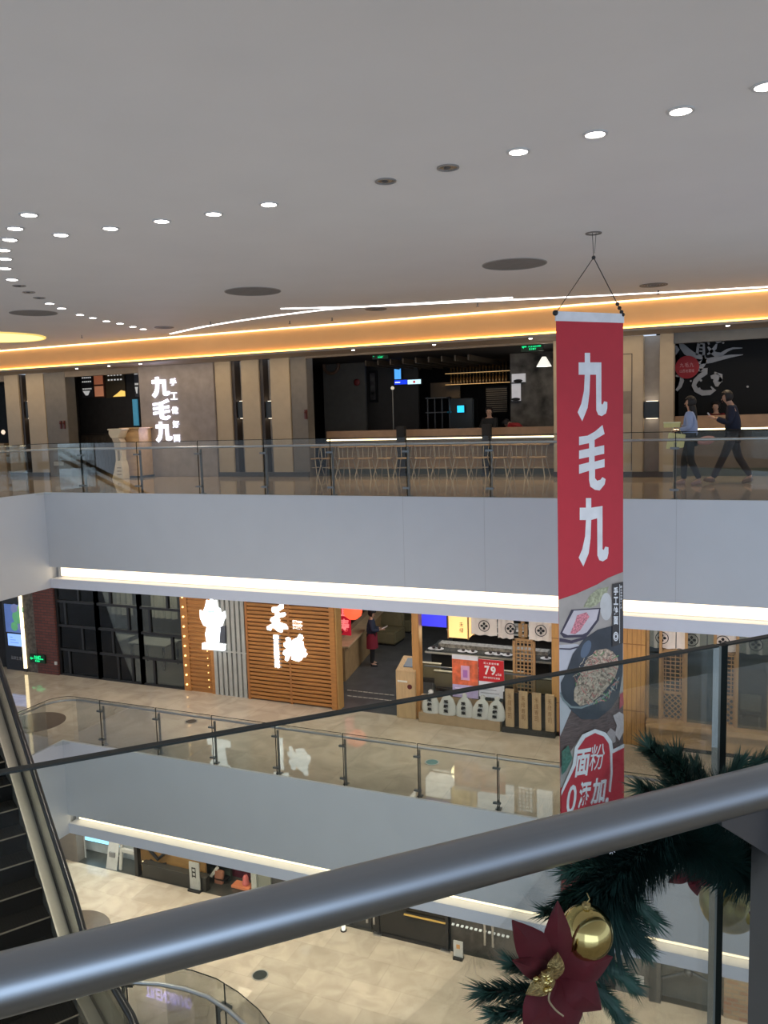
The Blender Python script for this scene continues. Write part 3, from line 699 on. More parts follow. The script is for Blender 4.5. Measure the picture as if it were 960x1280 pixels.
    if hair:
        mb = MB(); c = hm-fw*.02*scale+up*.03*scale
        mb.ball(c, .115*scale, 18, 12, (1, .95, 1.04))
        mb.v = [v if (v-c).dot(fw) < .045*scale or (v-c).dot(up) > .055*scale else v-fw*((v-c).dot(fw)-.03*scale) for v in mb.v]
        if hair == 'long':
            v, f = skinmesh([hm-fw*.03*scale, hm-fw*.07*scale-up*.12*scale, hm-fw*.10*scale-up*.28*scale, hm-fw*.10*scale-up*.45*scale], [(0, 1), (1, 2), (2, 3)], [(.10*scale, .09*scale), (.11*scale, .075*scale), (.11*scale, .06*scale), (.07*scale, .04*scale)], 2)
            mb.add(v, f)
        mb.build('hair', hairm, t, smooth=True)
    return t, P_
def f3(x, y, Z=0): c = w(x, y, Z=Z); return (c.x, c.y, Z)
# woman walking to the left with yellow bags
wl = w(862, 606, Z=0)
t, P_ = person('long-haired person in pale blue top walking left with two yellow bags', (wl.x, wl.y, 0), PI*.97,
    dict(elL=(-.02, .22, 1.14), wrL=(.20, .16, 1.10), elR=(.03, -.21, 1.14), wrR=(.22, -.10, 1.16), knL=(-.02, .09, .50), anL=(-.20, .09, .12), toL=(-.07, .10, .04), knR=(.12, -.09, .50), anR=(.13, -.09, .09), toR=(.27, -.10, .035)),
    M('pale_blue_cloth', (.33, .40, .60), .8), M('black_denim', (.012, .012, .014), .8), M('pinkish_shoe', (.35, .22, .18), .7), 'long', .97)
yel = M('yellow_paper', (.75, .70, .30), .6)
c = Vector(((wl.x-.33), wl.y-.02, 1.16))
bt = thing('box', 'flat pale yellow box carried in front of the long-haired person', 'box', (c.x, c.y, c.z-.05))
MB().obox(c, (.15, 0, 0), (0, .10, 0), (0, 0, .045)).build('body', yel, bt, bevel=.008); MB().obox(c+Vector((0, 0, .05)), (.155, 0, 0), (0, .105, 0), (0, 0, .012)).build('lid', M('paler_yellow', (.8, .77, .45), .6), bt)
c = Vector((wl.x-.26, wl.y-.16, .88))
bt = thing('shopping_bag', 'yellow shopping bag hanging beside the long-haired person', 'bag', (c.x, c.y, c.z-.17))
MB().hexa([c+Vector(v) for v in ((-.17, -.05, -.17), (.15, -.05, -.15), (.15, .05, -.15), (-.17, .05, -.17), (-.12, -.04, .14), (.19, -.04, .10), (.19, .04, .10), (-.12, .04, .14))]).build('body', yel, bt, bevel=.01)
MB().tube([c+Vector((-.08, -.04, .13)), c+Vector((-.04, -.03, .24)), c+Vector((.06, -.03, .24)), c+Vector((.12, -.04, .11))], .006, 8).build('handle', M('bag_handle', (.6, .58, .4), .6), bt)
MB().text('>/10', c.x-.10, c.x+.10, c.z-.01, c.z+.04, c.y-.053, .003).build('print', M('bag_print', (.12, .14, .08), .6), bt)
c = Vector((wl.x+.30, wl.y-.12, .85))
v, f = skinmesh([c+Vector((-.16, .04, .02)), c+Vector((-.02, 0, .02)), c+Vector((.10, 0, .03)), c+Vector((.13, 0, -.02)), c+Vector((-.04, 0, -.10))], [(0, 1), (1, 2), (2, 3), (1, 4)], [.07, .12, .10, .06, .09], 2)
tag(MB().add(v, f).build('folded_coat', M('dusty_pink_cloth', (.45, .24, .22), .9), smooth=True), 'dusty pink coat folded over the arm of the long-haired person', 'coat')
# man with phone walking left
ml = w(915, 604, Z=0)
t, P_ = person('short-haired person in dark navy jacket striding left and looking at a phone', (ml.x, ml.y, 0), PI,
    dict(sp=(.0, 0, 1.14), ch=(.01, 0, 1.36), nk=(.05, 0, 1.50), hb=(.09, 0, 1.555), hm=(.13, 0, 1.62), ht=(.125, 0, 1.70), shL=(.02, .17, 1.42), shR=(.02, -.17, 1.42),
         elL=(.06, .21, 1.14), wrL=(.31, .12, 1.24), elR=(.06, -.21, 1.14), wrR=(.32, -.08, 1.25),
         knL=(.15, .09, .53), anL=(.34, .09, .10), toL=(.48, .09, .085), knR=(-.10, -.09, .50), anR=(-.33, -.09, .13), toR=(-.20, -.09, .035)),
    M('navy_cloth', (.010, .014, .035), .8), M('dark_trousers', (.025, .018, .02), .8), M('tan_leather', (.20, .12, .07), .5), 'short', 1.02)
c = P_['wrR']+Vector((-.10, .0, .05))
tag(MB().obox(c, (.010, 0, .008), (0, .036, 0), (-.04, 0, .055)).build('phone', M('phone_white', (.6, .6, .62), .2), bevel=.004), 'small pale phone held by the person in navy', 'phone')

# ------------------------------------------------------------------ glowing sign of the noodle restaurant
JIU = [(192, 230), (217, 230), (217, 275), (270, 275), (270, 470), (276, 474), (283, 458), (298, 462), (298, 490), (292, 515), (272, 528), (255, 522), (246, 500), (245, 333), (217, 333), (214, 420), (205, 490), (180, 552), (158, 510), (175, 470), (188, 410), (192, 333), (163, 333), (163, 275), (192, 275)]
MAO = [(165, 625), (205, 620), (240, 600), (275, 570), (285, 612), (238, 640), (238, 675), (283, 665), (283, 705), (238, 715), (238, 742), (285, 730), (285, 768), (240, 778), (240, 820), (250, 832), (265, 828), (275, 815), (290, 825), (285, 850), (262, 878), (240, 875), (218, 860), (212, 830), (212, 785), (165, 800), (165, 757), (212, 745), (212, 720), (165, 730), (165, 690), (212, 680), (212, 655), (165, 665)]
def norm(poly):
    xs = [p[0] for p in poly]; ys = [p[1] for p in poly]
    return [((x-min(xs))/(max(xs)-min(xs)), 1-(y-min(ys))/(max(ys)-min(ys))) for x, y in poly]
JIU, MAO = norm(JIU), norm(MAO)
def facade_rect(x0, y0, x1, y1, Y):
    a, b = w((x0+x1)/2, y0, Y=Y), w((x0+x1)/2, y1, Y=Y); l, r = w(x0, (y0+y1)/2, Y=Y), w(x1, (y0+y1)/2, Y=Y)
    return l.x, r.x, b.z, a.z
def polyrect(mb, poly, X0, X1, Z0, Z1, y, dep):
    return mb.prism(poly, lambda u, v, k: Vector((X0+(X1-X0)*u, y-dep*(1-k), Z0+(Z1-Z0)*v)))
YS = YA-.06
x0, x1, z0, z1 = facade_rect(189, 471, 215, 553, YS)
sg = thing('restaurant_sign', 'white glowing vertical three character sign with a small column of characters on the stone wall', 'sign', ((x0+x1)/2, YS, z0))
for ch, (a, b, c_, d_) in zip((JIU, MAO, JIU), ((190, 471, 212, 497), (192, 499, 213, 525), (195, 527, 215, 553))):
    X0, X1, Z0, Z1 = facade_rect(a, b, c_, d_, YS)
    polyrect(MB(), ch, X0, X1, Z0, Z1, YS, .03).build('character', signw, sg)
for i, ch in enumerate('手工做好面'):
    yy = 473+17.6*i; xx = 212.5+1.2*i
    X0, X1, Z0, Z1 = facade_rect(xx, yy, xx+8, yy+9, YS)
    MB().glyph(ch, lambda u, v, k: Vector((X0+(X1-X0)*u, YS-.02*k, Z0+(Z1-Z0)*v)), .02).build('small_character', signw, sg)
lamp('sign_glow', 'AREA', (x0+.4, YS-.12, (z0+z1)/2), 9, (.62, .58, 1), .8, 1.6, (-PI/2, 0, 0))

# ------------------------------------------------------------------ entrance of the noodle shop
yb = YA+1.6
def xr(px, y=530, Y=None): return w(px, y, Y=Y).x
t = thing('wainscot', 'dark grooved wood wall panelling inside the noodle shop entrance', 'wall panelling', (xr(140, 570, yb), yb, 0))
a, b = xr(103, 570, yb), xr(178, 570, yb); zt = w(140, 543, Y=yb).z
pn = MB().box(a, b, yb, yb+.06, 0, zt)
for k in range(18): pn.box(a+(b-a)*k/18+.01, a+(b-a)*(k+1)/18-.01, yb-.02, yb, .08, zt-.05)
pn.build('panel', M('dark_panel_wood', (.085, .07, .055), .5, noise=.2), t); B(a, b, yb-.05, yb+.06, zt, zt+.05).build('ledge', darkw, t)
struct('wall_entrance', B(a, b, yb+.02, yb+.1, zt+.05, HA), dk, 'black wall above the grooved panelling', 'wall')
def menu(x0, y0, x1, y1, col, lab, deco):
    X0, X1, Z0, Z1 = facade_rect(x0, y0, x1, y1, yb-.03)
    t = thing('menu_board', lab, 'menu board', ((X0+X1)/2, yb, Z0), None)
    B(X0, X1, yb-.04, yb+.0, Z0, Z1).build('panel', col, t); deco(X0, X1, Z0, Z1, t)
    return t
mw = E('menu_text', (.75, .75, .72), .5); mo = E('menu_orange', (.85, .40, .12), .5); my = E('menu_yellow', (1, .65, .15), .9)
def d1(a, b, c, d, t):
    m_ = MB()
    for r, y in enumerate((.86, .68, .36)):
        for k in range(5): m_.box(a+(b-a)*(.1+.17*k), a+(b-a)*(.1+.17*k+.11), yb-.045, yb-.04, c+(d-c)*y, c+(d-c)*(y+.06))
    m_.build('text_lines', mw, t); MB().xz([(a+(b-a)*.1, c+(d-c)*.3), (a+(b-a)*.75, c+(d-c)*.3), (a+(b-a)*.55, c+(d-c)*.1), (a+(b-a)*.35, c+(d-c)*.1)], yb-.05, yb-.04).build('bowl_picture', E('menu_bowl', (.7, .7, .68), .5), t)
menu(102, 469, 116, 497, M('menu_grey', (.05, .05, .06), .5), 'dark menu board with white text and a white bowl, inside the noodle shop', d1)
def d2(a, b, c, d, t):
    B(a+(b-a)*.1, b-(b-a)*.12, yb-.05, yb-.04, c+(d-c)*.05, c+(d-c)*.48).build('lower_picture', E('menu_salmon', (.55, .22, .12), .45), t)
    B(a+(b-a)*.1, b-(b-a)*.12, yb-.05, yb-.04, c+(d-c)*.55, c+(d-c)*.92).build('upper_picture', E('menu_rust', (.50, .16, .08), .35), t)
menu(117, 467, 131, 497, M('menu_brown', (.10, .04, .025), .5), 'menu board with two reddish pictures, middle one inside the noodle shop entrance', d2)
def d3(a, b, c, d, t):
    m_ = MB()
    for r, y in enumerate((.74, .58)):
        for k in range(5): m_.box(a+(b-a)*(.14+.16*k), a+(b-a)*(.14+.16*k+.09), yb-.045, yb-.04, c+(d-c)*y, c+(d-c)*(y+.05))
    m_.build('text_lines', mw, t)
    MB().xz([(a+(b-a)*.35, c+(d-c)*.03), (b, c+(d-c)*.03), (b, c+(d-c)*.2), (a+(b-a)*.8, c+(d-c)*.24), (a+(b-a)*.6, c+(d-c)*.14)], yb-.05, yb-.04).build('dish_picture', my, t)
    MB().xz([(a+(b-a)*.2, c+(d-c)*.93), (b-.02, c+(d-c)*.9), (b-.02, d), (a+(b-a)*.6, d)], yb-.05, yb-.04).build('top_picture', my, t)
menu(132, 460, 156, 497, M('menu_olive', (.07, .05, .025), .5), 'menu board with golden dish pictures, right one inside the noodle shop entrance', d3)
t = menu(168, 455, 173.5, 496, M('menu_grey', (.05, .05, .06), .5), 'narrow dark board with white marks beside the stone sign wall', d1)
X0, X1, Z0, Z1 = facade_rect(167, 499, 173, 532, yb-.03)
tag(B(X0, X1, yb-.06, yb-.02, Z0, Z1).build('screen', E('teal_screen', (.05, .22, .34), .5)), 'dim teal vertical screen beside the stone sign wall', 'screen')
# white reflective dark post left of the opening and host stand
X0, X1, Z0, Z1 = facade_rect(155, 536, 179, 593, YA-.5)
t = thing('host_stand', 'pale wooden host counter beside the stone sign wall', 'counter', ((X0+X1)/2, YA-.4, 0))
B(X0, X1-.04, YA-.6, YA-.06, .06, Z1).build('body', woodc, t, bevel=.008); B(X0-.02, X1+.02, YA-.63, YA-.05, Z1, Z1+.035).build('top', woodc, t, bevel=.005); B(X0+.01, X1, YA-.57, YA-.08, 0, .06).build('plinth', black, t)
# carved pale stand
cx = w(153, 592, Z=0); cx = Vector((w(153, 590, Y=YA-.85).x, YA-.85, 0))
t = thing('carved_stand', 'tall pale carved stand with flared foot and scroll top by the host counter', 'stand', tuple(cx))
cm = M('cream_lacquer', (.72, .63, .45), .35)
MB().xz([(cx.x-.27, 0), (cx.x+.14, 0), (cx.x+.13, .34), (cx.x+.09, .50), (cx.x-.10, .50), (cx.x-.17, .25)], cx.y-.13, cx.y+.13).build('foot', cm, t, bevel=.01)
MB().box(cx.x-.12, cx.x-.05, cx.y-.1, cx.y+.1, .5, .78).box(cx.x+.03, cx.x+.09, cx.y-.1, cx.y+.1, .5, .78).build('upright', cm, t, bevel=.006)
MB().xz([(cx.x-.12, .78), (cx.x+.09, .78), (cx.x+.10, 1.02), (cx.x+.04, 1.13), (cx.x-.20, 1.13), (cx.x-.14, .98)], cx.y-.12, cx.y+.12).build('neck', M('cream_lacquer2', (.52, .44, .32), .4), t, bevel=.008)
MB().xz([(cx.x-.20, 1.13), (cx.x+.06, 1.13), (cx.x+.17, 1.34), (cx.x-.26, 1.34), (cx.x-.27, 1.24)], cx.y-.15, cx.y+.15).box(cx.x-.29, cx.x+.19, cx.y-.17, cx.y+.17, 1.34, 1.38).build('scroll_top', cm, t, bevel=.01)
sl = MB()
for k in range(3): sl.box(cx.x-.06, cx.x+.08, cx.y-.14, cx.y-.13, .12+.09*k, .14+.09*k)
sl.build('slots', M('slot_brown', (.2, .15, .1), .6), t)
# door pulls on the flush grey panel and the other one
for px, py, lab in ((76, 531, 'two dark red door pulls on the grey panel left of the noodle shop'), (382, 518, 'small dark door pull beside the dark restaurant opening')):
    c = w(px, py, Y=YA-.02); t = thing('door_pull', lab, 'door handle', (c.x, YA-.02, c.z-.1))
    n_ = 2 if px < 100 else 1
    for k in range(n_):
        MB().box(c.x-.03+.13*k, c.x+.03+.13*k, YA-.04, YA+.03, c.z-.12, c.z+.12).ball((c.x+.13*k, YA-.05, c.z+.05), .03, 10, 6).build('pull', M('dark_red_metal', (.10, .02, .015), .4), t, bevel=.004)
X0, X1, Z0, Z1 = facade_rect(67, 577, 79, 582, YA-.02)
tag(B(X0, X1, YA-.015, YA+.0, Z0, Z1).build('wall_vent', M('pale_vent', (.45, .44, .40), .5), bevel=.003), 'small pale louvre plate low on the grey wall panel', 'vent')

# far left shop: low wooden counter
X0 = w(0, 570, Y=YA+.6).x-4; X1 = w(11, 570, Y=YA+.6).x
t = thing('wood_counter', 'wooden counter glimpsed in the shop at the far left', 'counter', ((X0+X1)/2, YA+.8, 0))
B(X0, X1, YA+.5, YA+1.1, 0, .95).build('body', woodc, t, bevel=.01); B(X0, X1, YA+.45, YA+1.15, .95, 1.0).build('top', woodc, t, bevel=.005)
c = w(5, 545, Y=YA+.9)
tag(MB().tube([(c.x-.06, YA+.9, 1.36), (c.x-.02, YA+.9, 1.36), (c.x+.04, YA+.9, 1.36)], [.05, .08, .03], 12).build('pendant_lamp', E('dim_lamp', (1, .8, .6), 1)), 'tiny glowing pendant lamp in the shop at the far left', 'lamp')

# ------------------------------------------------------------------ bar counter, posts and chairs
bx0, bx1 = w(415, 560, Y=YA+1.2).x, XA(692)
yc = YA+.9
t = thing('bar_counter', 'long light wood bar counter with a glowing strip under its raised front', 'bar counter', ((bx0+bx1)/2, yc, 0))
zt = w(560, 536, Y=yc).z; zl = w(560, 548.5, Y=yc).z; zm = w(560, 555, Y=yc).z
B(bx0, bx1, yc, yc+.6, .0, zm-.05).build('lower_front', woodc, t)
B(bx0, bx1, yc-.01, yc+.6, .0, .14).build('plinth', M('bar_plinth', (.06, .07, .05), .5), t)
B(bx0-.05, bx1, yc-.35, yc+.6, zm-.05, zm).build('top', M('dark_top', (.09, .06, .04), .3), t, bevel=.004)
B(bx0, bx1, yc+.1, yc+.6, zm, zl).build('gap_back', darkw, t)
B(bx0, bx1, yc+.0, yc+.6, zl+.03, zt).build('raised_front', M('raised_wood', (.36, .22, .12), .4, noise=.1), t, bevel=.004)
B(bx0, bx1, yc+.01, yc+.05, zl, zl+.029).build('glow_strip', E('bar_led', (1, .78, .45), 5.), t)
for px in (506, 612):
    X = w(px, 550, Y=yc-.2).x
    t = thing('counter_post', 'black square post in front of the bar counter, the %s one' % ('left' if px < 550 else 'right'), 'post', (X, yc-.4, 0))
    B(X-.11, X+.11, yc-.50, yc-.36, .02, zt+.1).build('shaft', blackm, t, bevel=.01); B(X-.13, X+.13, yc-.52, yc-.34, 0, .05).build('foot', black, t)
def chair():
    t = thing('bar_chair', 'x', 'chair', (0, 0, 0), 'light wood and wire chairs lined up at the bar')
    lm = M('chair_leg', (.50, .42, .30), .4, .3)
    MB().lathe([(.02, .43), (.20, .44), (.215, .455), (.20, .47), (.02, .465)], (0, 0, 0), 20).build('seat', woodc, t, smooth=True, local=True)
    for sx in (-1, 1):
        for sy in (-1, 1):
            MB().tube([(sx*.13, sy*.12, .44), (sx*.22, sy*.2, 0)], .013, 8).build('leg', lm, t, local=True)
    MB().tube([(.24*math.cos(a), .02-.22*math.sin(a)+.02, .76) for a in [PI*k/10 for k in range(11)]], .022, 8).build('backrest', woodc, t, smooth=True, local=True)
    s = MB()
    for k in range(1, 10, 2):
        a = PI*k/10; s.tube([(.20*math.cos(a), .02-.18*math.sin(a), .455), (.24*math.cos(a), .04-.22*math.sin(a), .75)], .008, 6)
    s.build('back_rods', lm, t, local=True)
    MB().tube([(.17*math.cos(a), .16*math.sin(a), .22) for a in [2*PI*k/16 for k in range(17)]], .008, 6).build('foot_ring', lm, t, local=True)
    return t
ch0 = chair(); tab = kids(ch0)
pxs = [391, 411, 433, 457, 481, 505, 529, 553, 577, 601, 625, 649, 673]
for i, px in enumerate(pxs):
    yy = YA+.12 if i > 1 else YA+.3
    X = w(px, 575, Y=yy).x
    lab = 'light wood and wire chair at the bar, %s from the left' % ORD[i]
    if i == 0: ch0.location = (X, yy, 0); ch0['label'] = lab
    else: dup(ch0, (X, yy, 0), lab, random.uniform(-.15, .15), tab)
tb = thing('dark_side_table', 'low dark table at the left end of the bar', 'table', (w(398, 555, Y=YA+1.3).x, YA+1.3, 0))
X = tb.location.x
B(X-.5, X+.45, YA+1.05, YA+1.6, .70, .75).build('tabletop', darkw, tb, bevel=.005)
for sx in (-.4, .35):
    for sy in (1.1, 1.5): B(X+sx, X+sx+.05, YA+sy, YA+sy+.05, 0, .7).build('leg', darkw, tb)

# inside the dark restaurant
yr = YA+6.0
struct('wall_restaurant_partition', B(w(389, 500, Y=YA+2.4).x, w(457, 500, Y=YA+3.2).x, YA+3.2, YA+3.3, 0, HA), M('dim_grey_wall', (.11, .105, .095), .8), 'dim grey partition wall at the left of the dark restaurant', 'wall')
X0, X1, _, _ = facade_rect(456, 450, 523, 550, YA+4.2)
struct('wall_restaurant_partition', B(X0, X1, YA+4.2, YA+4.3, 0, HA), M('dim_brown_wall', (.055, .05, .046), .8), 'dim brown wall carrying the blue screens', 'wall')
X0, X1, Z0, Z1 = facade_rect(461, 463, 471, 503, YA+4.1)
t = thing('picture_frame', 'dark narrow framed picture under a small wall spot in the restaurant', 'picture', ((X0+X1)/2, YA+4.15, Z0))
B(X0, X1, YA+4.1, YA+4.2, Z0, Z1).build('frame', black, t, bevel=.01); B(X0+.05, X1-.05, YA+4.09, YA+4.1, Z0+.08, Z1-.08).build('print', M('bw_print', (.10, .09, .085), .5, noise=.9, scale=5), t)
lamp('picture_spot', 'SPOT', ((X0+X1)/2, YA+3.95, 2.95), 14, (1, .93, .82), .03, rot=(-.22, 0, 0), spot=.6)
t = thing('track_spot', 'small spotlight above the framed picture', 'lamp', ((X0+X1)/2, YA+3.9, 2.95)); MB().tube([((X0+X1)/2, YA+3.88, 3.06), ((X0+X1)/2, YA+3.93, 2.96)], [.03, .05], 12).build('housing', black, t)
def tv(x0, y0, x1, y1, Y, em, lab, deco=None):
    X0, X1, Z0, Z1 = facade_rect(x0, y0, x1, y1, Y)
    t = thing('screen', lab, 'screen', ((X0+X1)/2, Y+.03, Z0))
    B(X0-.02, X1+.02, Y+.005, Y+.07, Z0-.02, Z1+.02).build('casing', black, t, bevel=.005); B(X0, X1, Y, Y+.005, Z0, Z1).build('display', em, t)
    if deco: deco(X0, X1, Z0, Z1, t)
    return t
tv(493, 461, 501, 474, YA+4.0, E('sky_screen', (.08, .36, .85), 1.2), 'tall light blue screen hanging above the blue and white display, dark restaurant')
def dd(a, b, c, d, t):
    B(a+(b-a)*.05, a+(b-a)*.45, YA+3.995, YA+4.0, c+(d-c)*.35, c+(d-c)*.6).build('text_line', E('scr_w', (.8, .9, 1), 1.2), t)
tv(493, 475, 509, 480.5, YA+4.0, E('deep_blue_screen', (.01, .05, .8), 1.1), 'low deep blue screen with white text, dark restaurant', dd)
def dd2(a, b, c, d, t): MB().ball(((a+b)/2, YA+4.0, (c+d)/2), .04, 8, 6, (1, .1, 1)).build('red_mark', E('scr_r', (.5, .05, .05), 1), t)
tv(509.5, 474.5, 526, 480, YA+4.0, E('white_screen', (.55, .8, .9), 1.3), 'low bright white screen right of the deep blue one, dark restaurant', dd2)
tv(571.5, 507, 580, 515.5, YA+3.4, E('cyan_screen', (.02, .50, .85), 1.6), 'small bright cyan till screen in the middle of the dark restaurant')
def exitsign(x, y, Y, lab, s=1., flip=False):
    c = w(x, y, Y=Y); t = thing('exit_sign', lab, 'exit sign', (c.x, Y, c.z-.08*s))
    B(c.x-.20*s, c.x+.20*s, Y, Y+.04, c.z-.085*s, c.z+.085*s).build('panel', M('exit_dark', (.0, .035, .012), .5), t, bevel=.004)
    q = MB().text('安全出口', c.x-.07*s, c.x+.10*s, c.z-.015*s, c.z+.065*s, Y-.002, .008, .02)
    q.text('EXIT', c.x-.05*s, c.x+.08*s, c.z-.06*s, c.z-.03*s, Y-.002, .008, .02)
    q.build('text', green, t)
    a = MB()
    for sx in (-1, 1):
        a.box(c.x+sx*.13*s-.03*s, c.x+sx*.13*s+.03*s, Y-.008, Y-.002, c.z-.01*s, c.z+.012*s)
    a.xz([(c.x-.185*s, c.z), (c.x-.15*s, c.z-.035*s), (c.x-.15*s, c.z+.035*s)], Y-.008, Y-.002)
    a.build('arrow', green, t); B(c.x-.004, c.x+.004, Y+.015, Y+.025, c.z+.085*s, c.z+.3).build('hanger', black, t)
    return t
exitsign(475, 444, YA+1.2, 'green glowing exit sign hanging at the left of the dark restaurant', 1.15)
exitsign(665, 433, YA+1.0, 'green glowing exit sign hanging at the right of the dark restaurant', 1.35)
# ceiling slats
t = thing('slatted_baffle', 'row of dark slanting slats under the restaurant ceiling', 'ceiling slats', (w(535, 440, Y=YA+2.4).x, YA+3, HA-.2))
for k in range(9):
    X = t.location.x-1.5+k*.36; MB().obox((X, YA+3.2, HA-.14), (.02, 0, 0), (0, 1.6, 0), (0, 0, .07)).build('slat', M('slat_brown', (.10, .075, .05), .6), t)
# lit shelves with bottles
ys = YA+6.3
X0, X1, _, _ = facade_rect(560, 450, 640, 520, ys)
t = thing('bottle_shelf', 'two long amber lit shelves high on the back wall of the dark restaurant', 'shelf', ((X0+X1)/2, ys, 1.6))
shz = []
for k, py in enumerate((465, 479)):
    z = w(600, py, Y=ys).z; shz.append(z)
    B(X0, X1, ys-.25, ys+.15, z-.03, z).build('shelf_board', darkw, t); B(X0, X1, ys-.26, ys-.25, z-.025, z-.008).build('led_edge', E('shelf_led', (1, .62, .25), .5), t)
bt = thing('bottle', 'x', 'bottle', (0, 0, 0), 'glass bottles on the amber lit shelves')
MB().lathe([(.035, 0), (.037, .02), (.037, .17), (.014, .22), (.014, .28)], (0, 0, 0), 10).build('body', M('amber_glass', (.10, .06, .025), .15), bt, smooth=True, local=True)
MB().lathe([(.016, .28), (.016, .30)], (0, 0, 0), 8).build('cap', goldg, bt, local=True)
tb_ = kids(bt); n = 0
for k, z in enumerate(shz):
    for i in range(18):
        X = X0+.15+(X1-X0-.3)*i/17
        lab = 'small amber bottle on the %s lit shelf, %s' % (('upper', 'lower')[k], (ORD[i] if i < 16 else ['seventeenth', 'eighteenth'][i-16])+' from the left')
        if n == 0: bt.location = (X, ys-.1, z); bt['label'] = lab
        else: dup(bt, (X, ys-.1, z), lab, 0, tb_)
        n += 1
lamp('shelf_glow', 'AREA', ((X0+X1)/2, ys-.5, 2.6), 2.5, (1, .65, .3), 2.2, .1, (math.radians(60), 0, 0))
# stack of pale plates and louvre below, kitchen equipment
X0, X1, Z0, Z1 = facade_rect(608, 484, 634, 515, ys)
t = thing('louvre_panel', 'dim horizontal louvre panel under the bottle shelves', 'panel', ((X0+X1)/2, ys, Z0))
lv = MB()
for k in range(12): lv.box(X0, X1, ys-.03, ys+.02, Z0+(Z1-Z0)*k/12, Z0+(Z1-Z0)*(k+.45)/12)
lv.build('slats', M('dim_slat', (.22, .20, .16), .5), t); B(X0, X1, ys+.02, ys+.05, Z0, Z1).build('back', black, t)
X0, X1, Z0, Z1 = facade_rect(538, 478, 575, 498, ys)
struct('wall_restaurant_panel', B(X0, X1, ys, ys+.05, Z0, Z1), M('dim_tan', (.17, .14, .11), .7), 'dim tan wall panel behind the kitchen rack', 'wall')
yk = YA+3.0
X0, X1, Z0, Z1 = facade_rect(535, 496, 562, 532, yk)
t = thing('kitchen_rack', 'dark metal kitchen rack behind the bar left of the cyan screen', 'rack', ((X0+X1)/2, yk, 0))
for a in (X0, X0+(X1-X0)*.33, X0+(X1-X0)*.66, X1): B(a-.015, a+.015, yk-.02, yk+.02, 0, Z1).build('upright', M('rack_steel', (.05, .05, .05), .4, .6), t)
for z in (.5, .9, Z0+.35, Z1-.05): B(X0, X1, yk-.2, yk+.2, z, z+.03).build('rack_shelf', M('rack_steel', (.05, .05, .05), .4, .6), t)
X0, X1, Z0, Z1 = facade_rect(562, 498, 592, 530, YA+3.5)
t = thing('till', 'dark till housing around the small cyan screen', 'till', ((X0+X1)/2, YA+3.6, 0)); B(X0, X1, YA+3.48, YA+3.9, 0, Z1).build('cabinet', M('till_black', (.02, .025, .025), .4), t, bevel=.03); B(X0+.1, X1-.1, YA+3.46, YA+3.48, .3, .9).build('panel', blackm, t)
# right part: lamp shade, white shelves
c = w(680, 452, Y=YA+2.0)
t = thing('pendant_lamp', 'white conical pendant lamp glowing at the right of the dark restaurant', 'lamp', (c.x, YA+2.0, c.z-.12))
MB().lathe([(.19, -.12), (.05, .12), (.03, .12), (.17, -.12)], (c.x, YA+2, c.z), 20).build('lamp_shade', E('shade_glow', (1, .97, .85), 1.0), t, smooth=True)
MB().tube([(c.x, YA+2, c.z+.1), (c.x, YA+2, HA)], .006, 6).build('cord', black, t)
lamp('pendant_glow', 'POINT', (c.x, YA+2, c.z-.2), 10, (1, .9, .75), .1)
yw = YA+3.2
X0, X1, _, _ = facade_rect(638, 450, 694, 535, yw)
struct('wall_restaurant_stone', B(X0, X1, yw, yw+.1, 0, HA), M('patchy_wall', (.10, .09, .08), .8, noise=.9, scale=2.5), 'dim patchy wall behind the pendant lamp', 'wall')
for i, (a, b, c_, d_, lab) in enumerate([(639, 467, 656, 478, 'upper white lit display niche behind the bar'), (639, 479, 650, 501, 'lower white lit display niche behind the bar')]):
    A0, A1, Z0, Z1 = facade_rect(a, b, c_, d_, yw-.1)
    t = thing('display_niche', lab, 'display niche', ((A0+A1)/2, yw, Z0))
    B(A0, A1, yw-.05, yw, Z0, Z1).build('back', E('niche_white', (.8, .78, .8), .35), t); B(A0, A1, yw-.2, yw, Z0-.03, Z0).build('shelf_board', black, t)
    MB().ball(((A0+A1)/2, yw-.1, Z0+.04), .09, 12, 8, (1.4, .7, .5)).build('bowl', black, t, smooth=True)
# staff behind the bar
for px, py, lab, colr in ((612, 538, 'person in black standing behind the bar', (.012, .012, .012)), (652, 538, 'person in a red top bending behind the bar', (.30, .008, .012))):
    Y = yc+1.0; X = w(px, 538, Y=Y).x
    J = dict(elL=(.12, .2, 1.18), wrL=(.34, .12, 1.12), elR=(.12, -.2, 1.18), wrR=(.34, -.12, 1.12))
    if px == 652: J = {k: v for k, v in J.items()}; J.update(sp=(.08, 0, 1.08), ch=(.22, 0, 1.22), nk=(.34, 0, 1.28), hb=(.39, 0, 1.29), hm=(.46, 0, 1.28), ht=(.53, 0, 1.30), shL=(.24, .17, 1.24), shR=(.24, -.17, 1.24), elL=(.32, .2, 1.02), elR=(.32, -.2, 1.02), wrL=(.5, .12, .98), wrR=(.5, -.12, .98))
    person(lab, (X, Y, 0), -PI/2 if px == 612 else PI*.9, J, M('staff_%d' % px, colr, .8), M('black_cloth', (.012, .012, .014), .8), black, 'short', .95)
c = w(408, 456, Y=YA+2.8)
t = thing('wall_ornament', 'round brown and blue wall ornament on the dim grey partition', 'ornament', (c.x, YA+2.9, c.z-.25))
MB().tube([(c.x+.24*math.cos(q), YA+3.1, c.z+.24*math.sin(q)) for q in [2*PI*k/20 for k in range(21)]], .05, 8).build('ring', M('dim_brown', (.14, .08, .05), .5), t); MB().ball((c.x+.12, YA+3.05, c.z+.22), .12, 12, 8, (1, .4, 1)).build('blue_patch', E('dim_blue', (.03, .03, .25), .35), t)
c = w(446, 478, Y=YA+3.15)
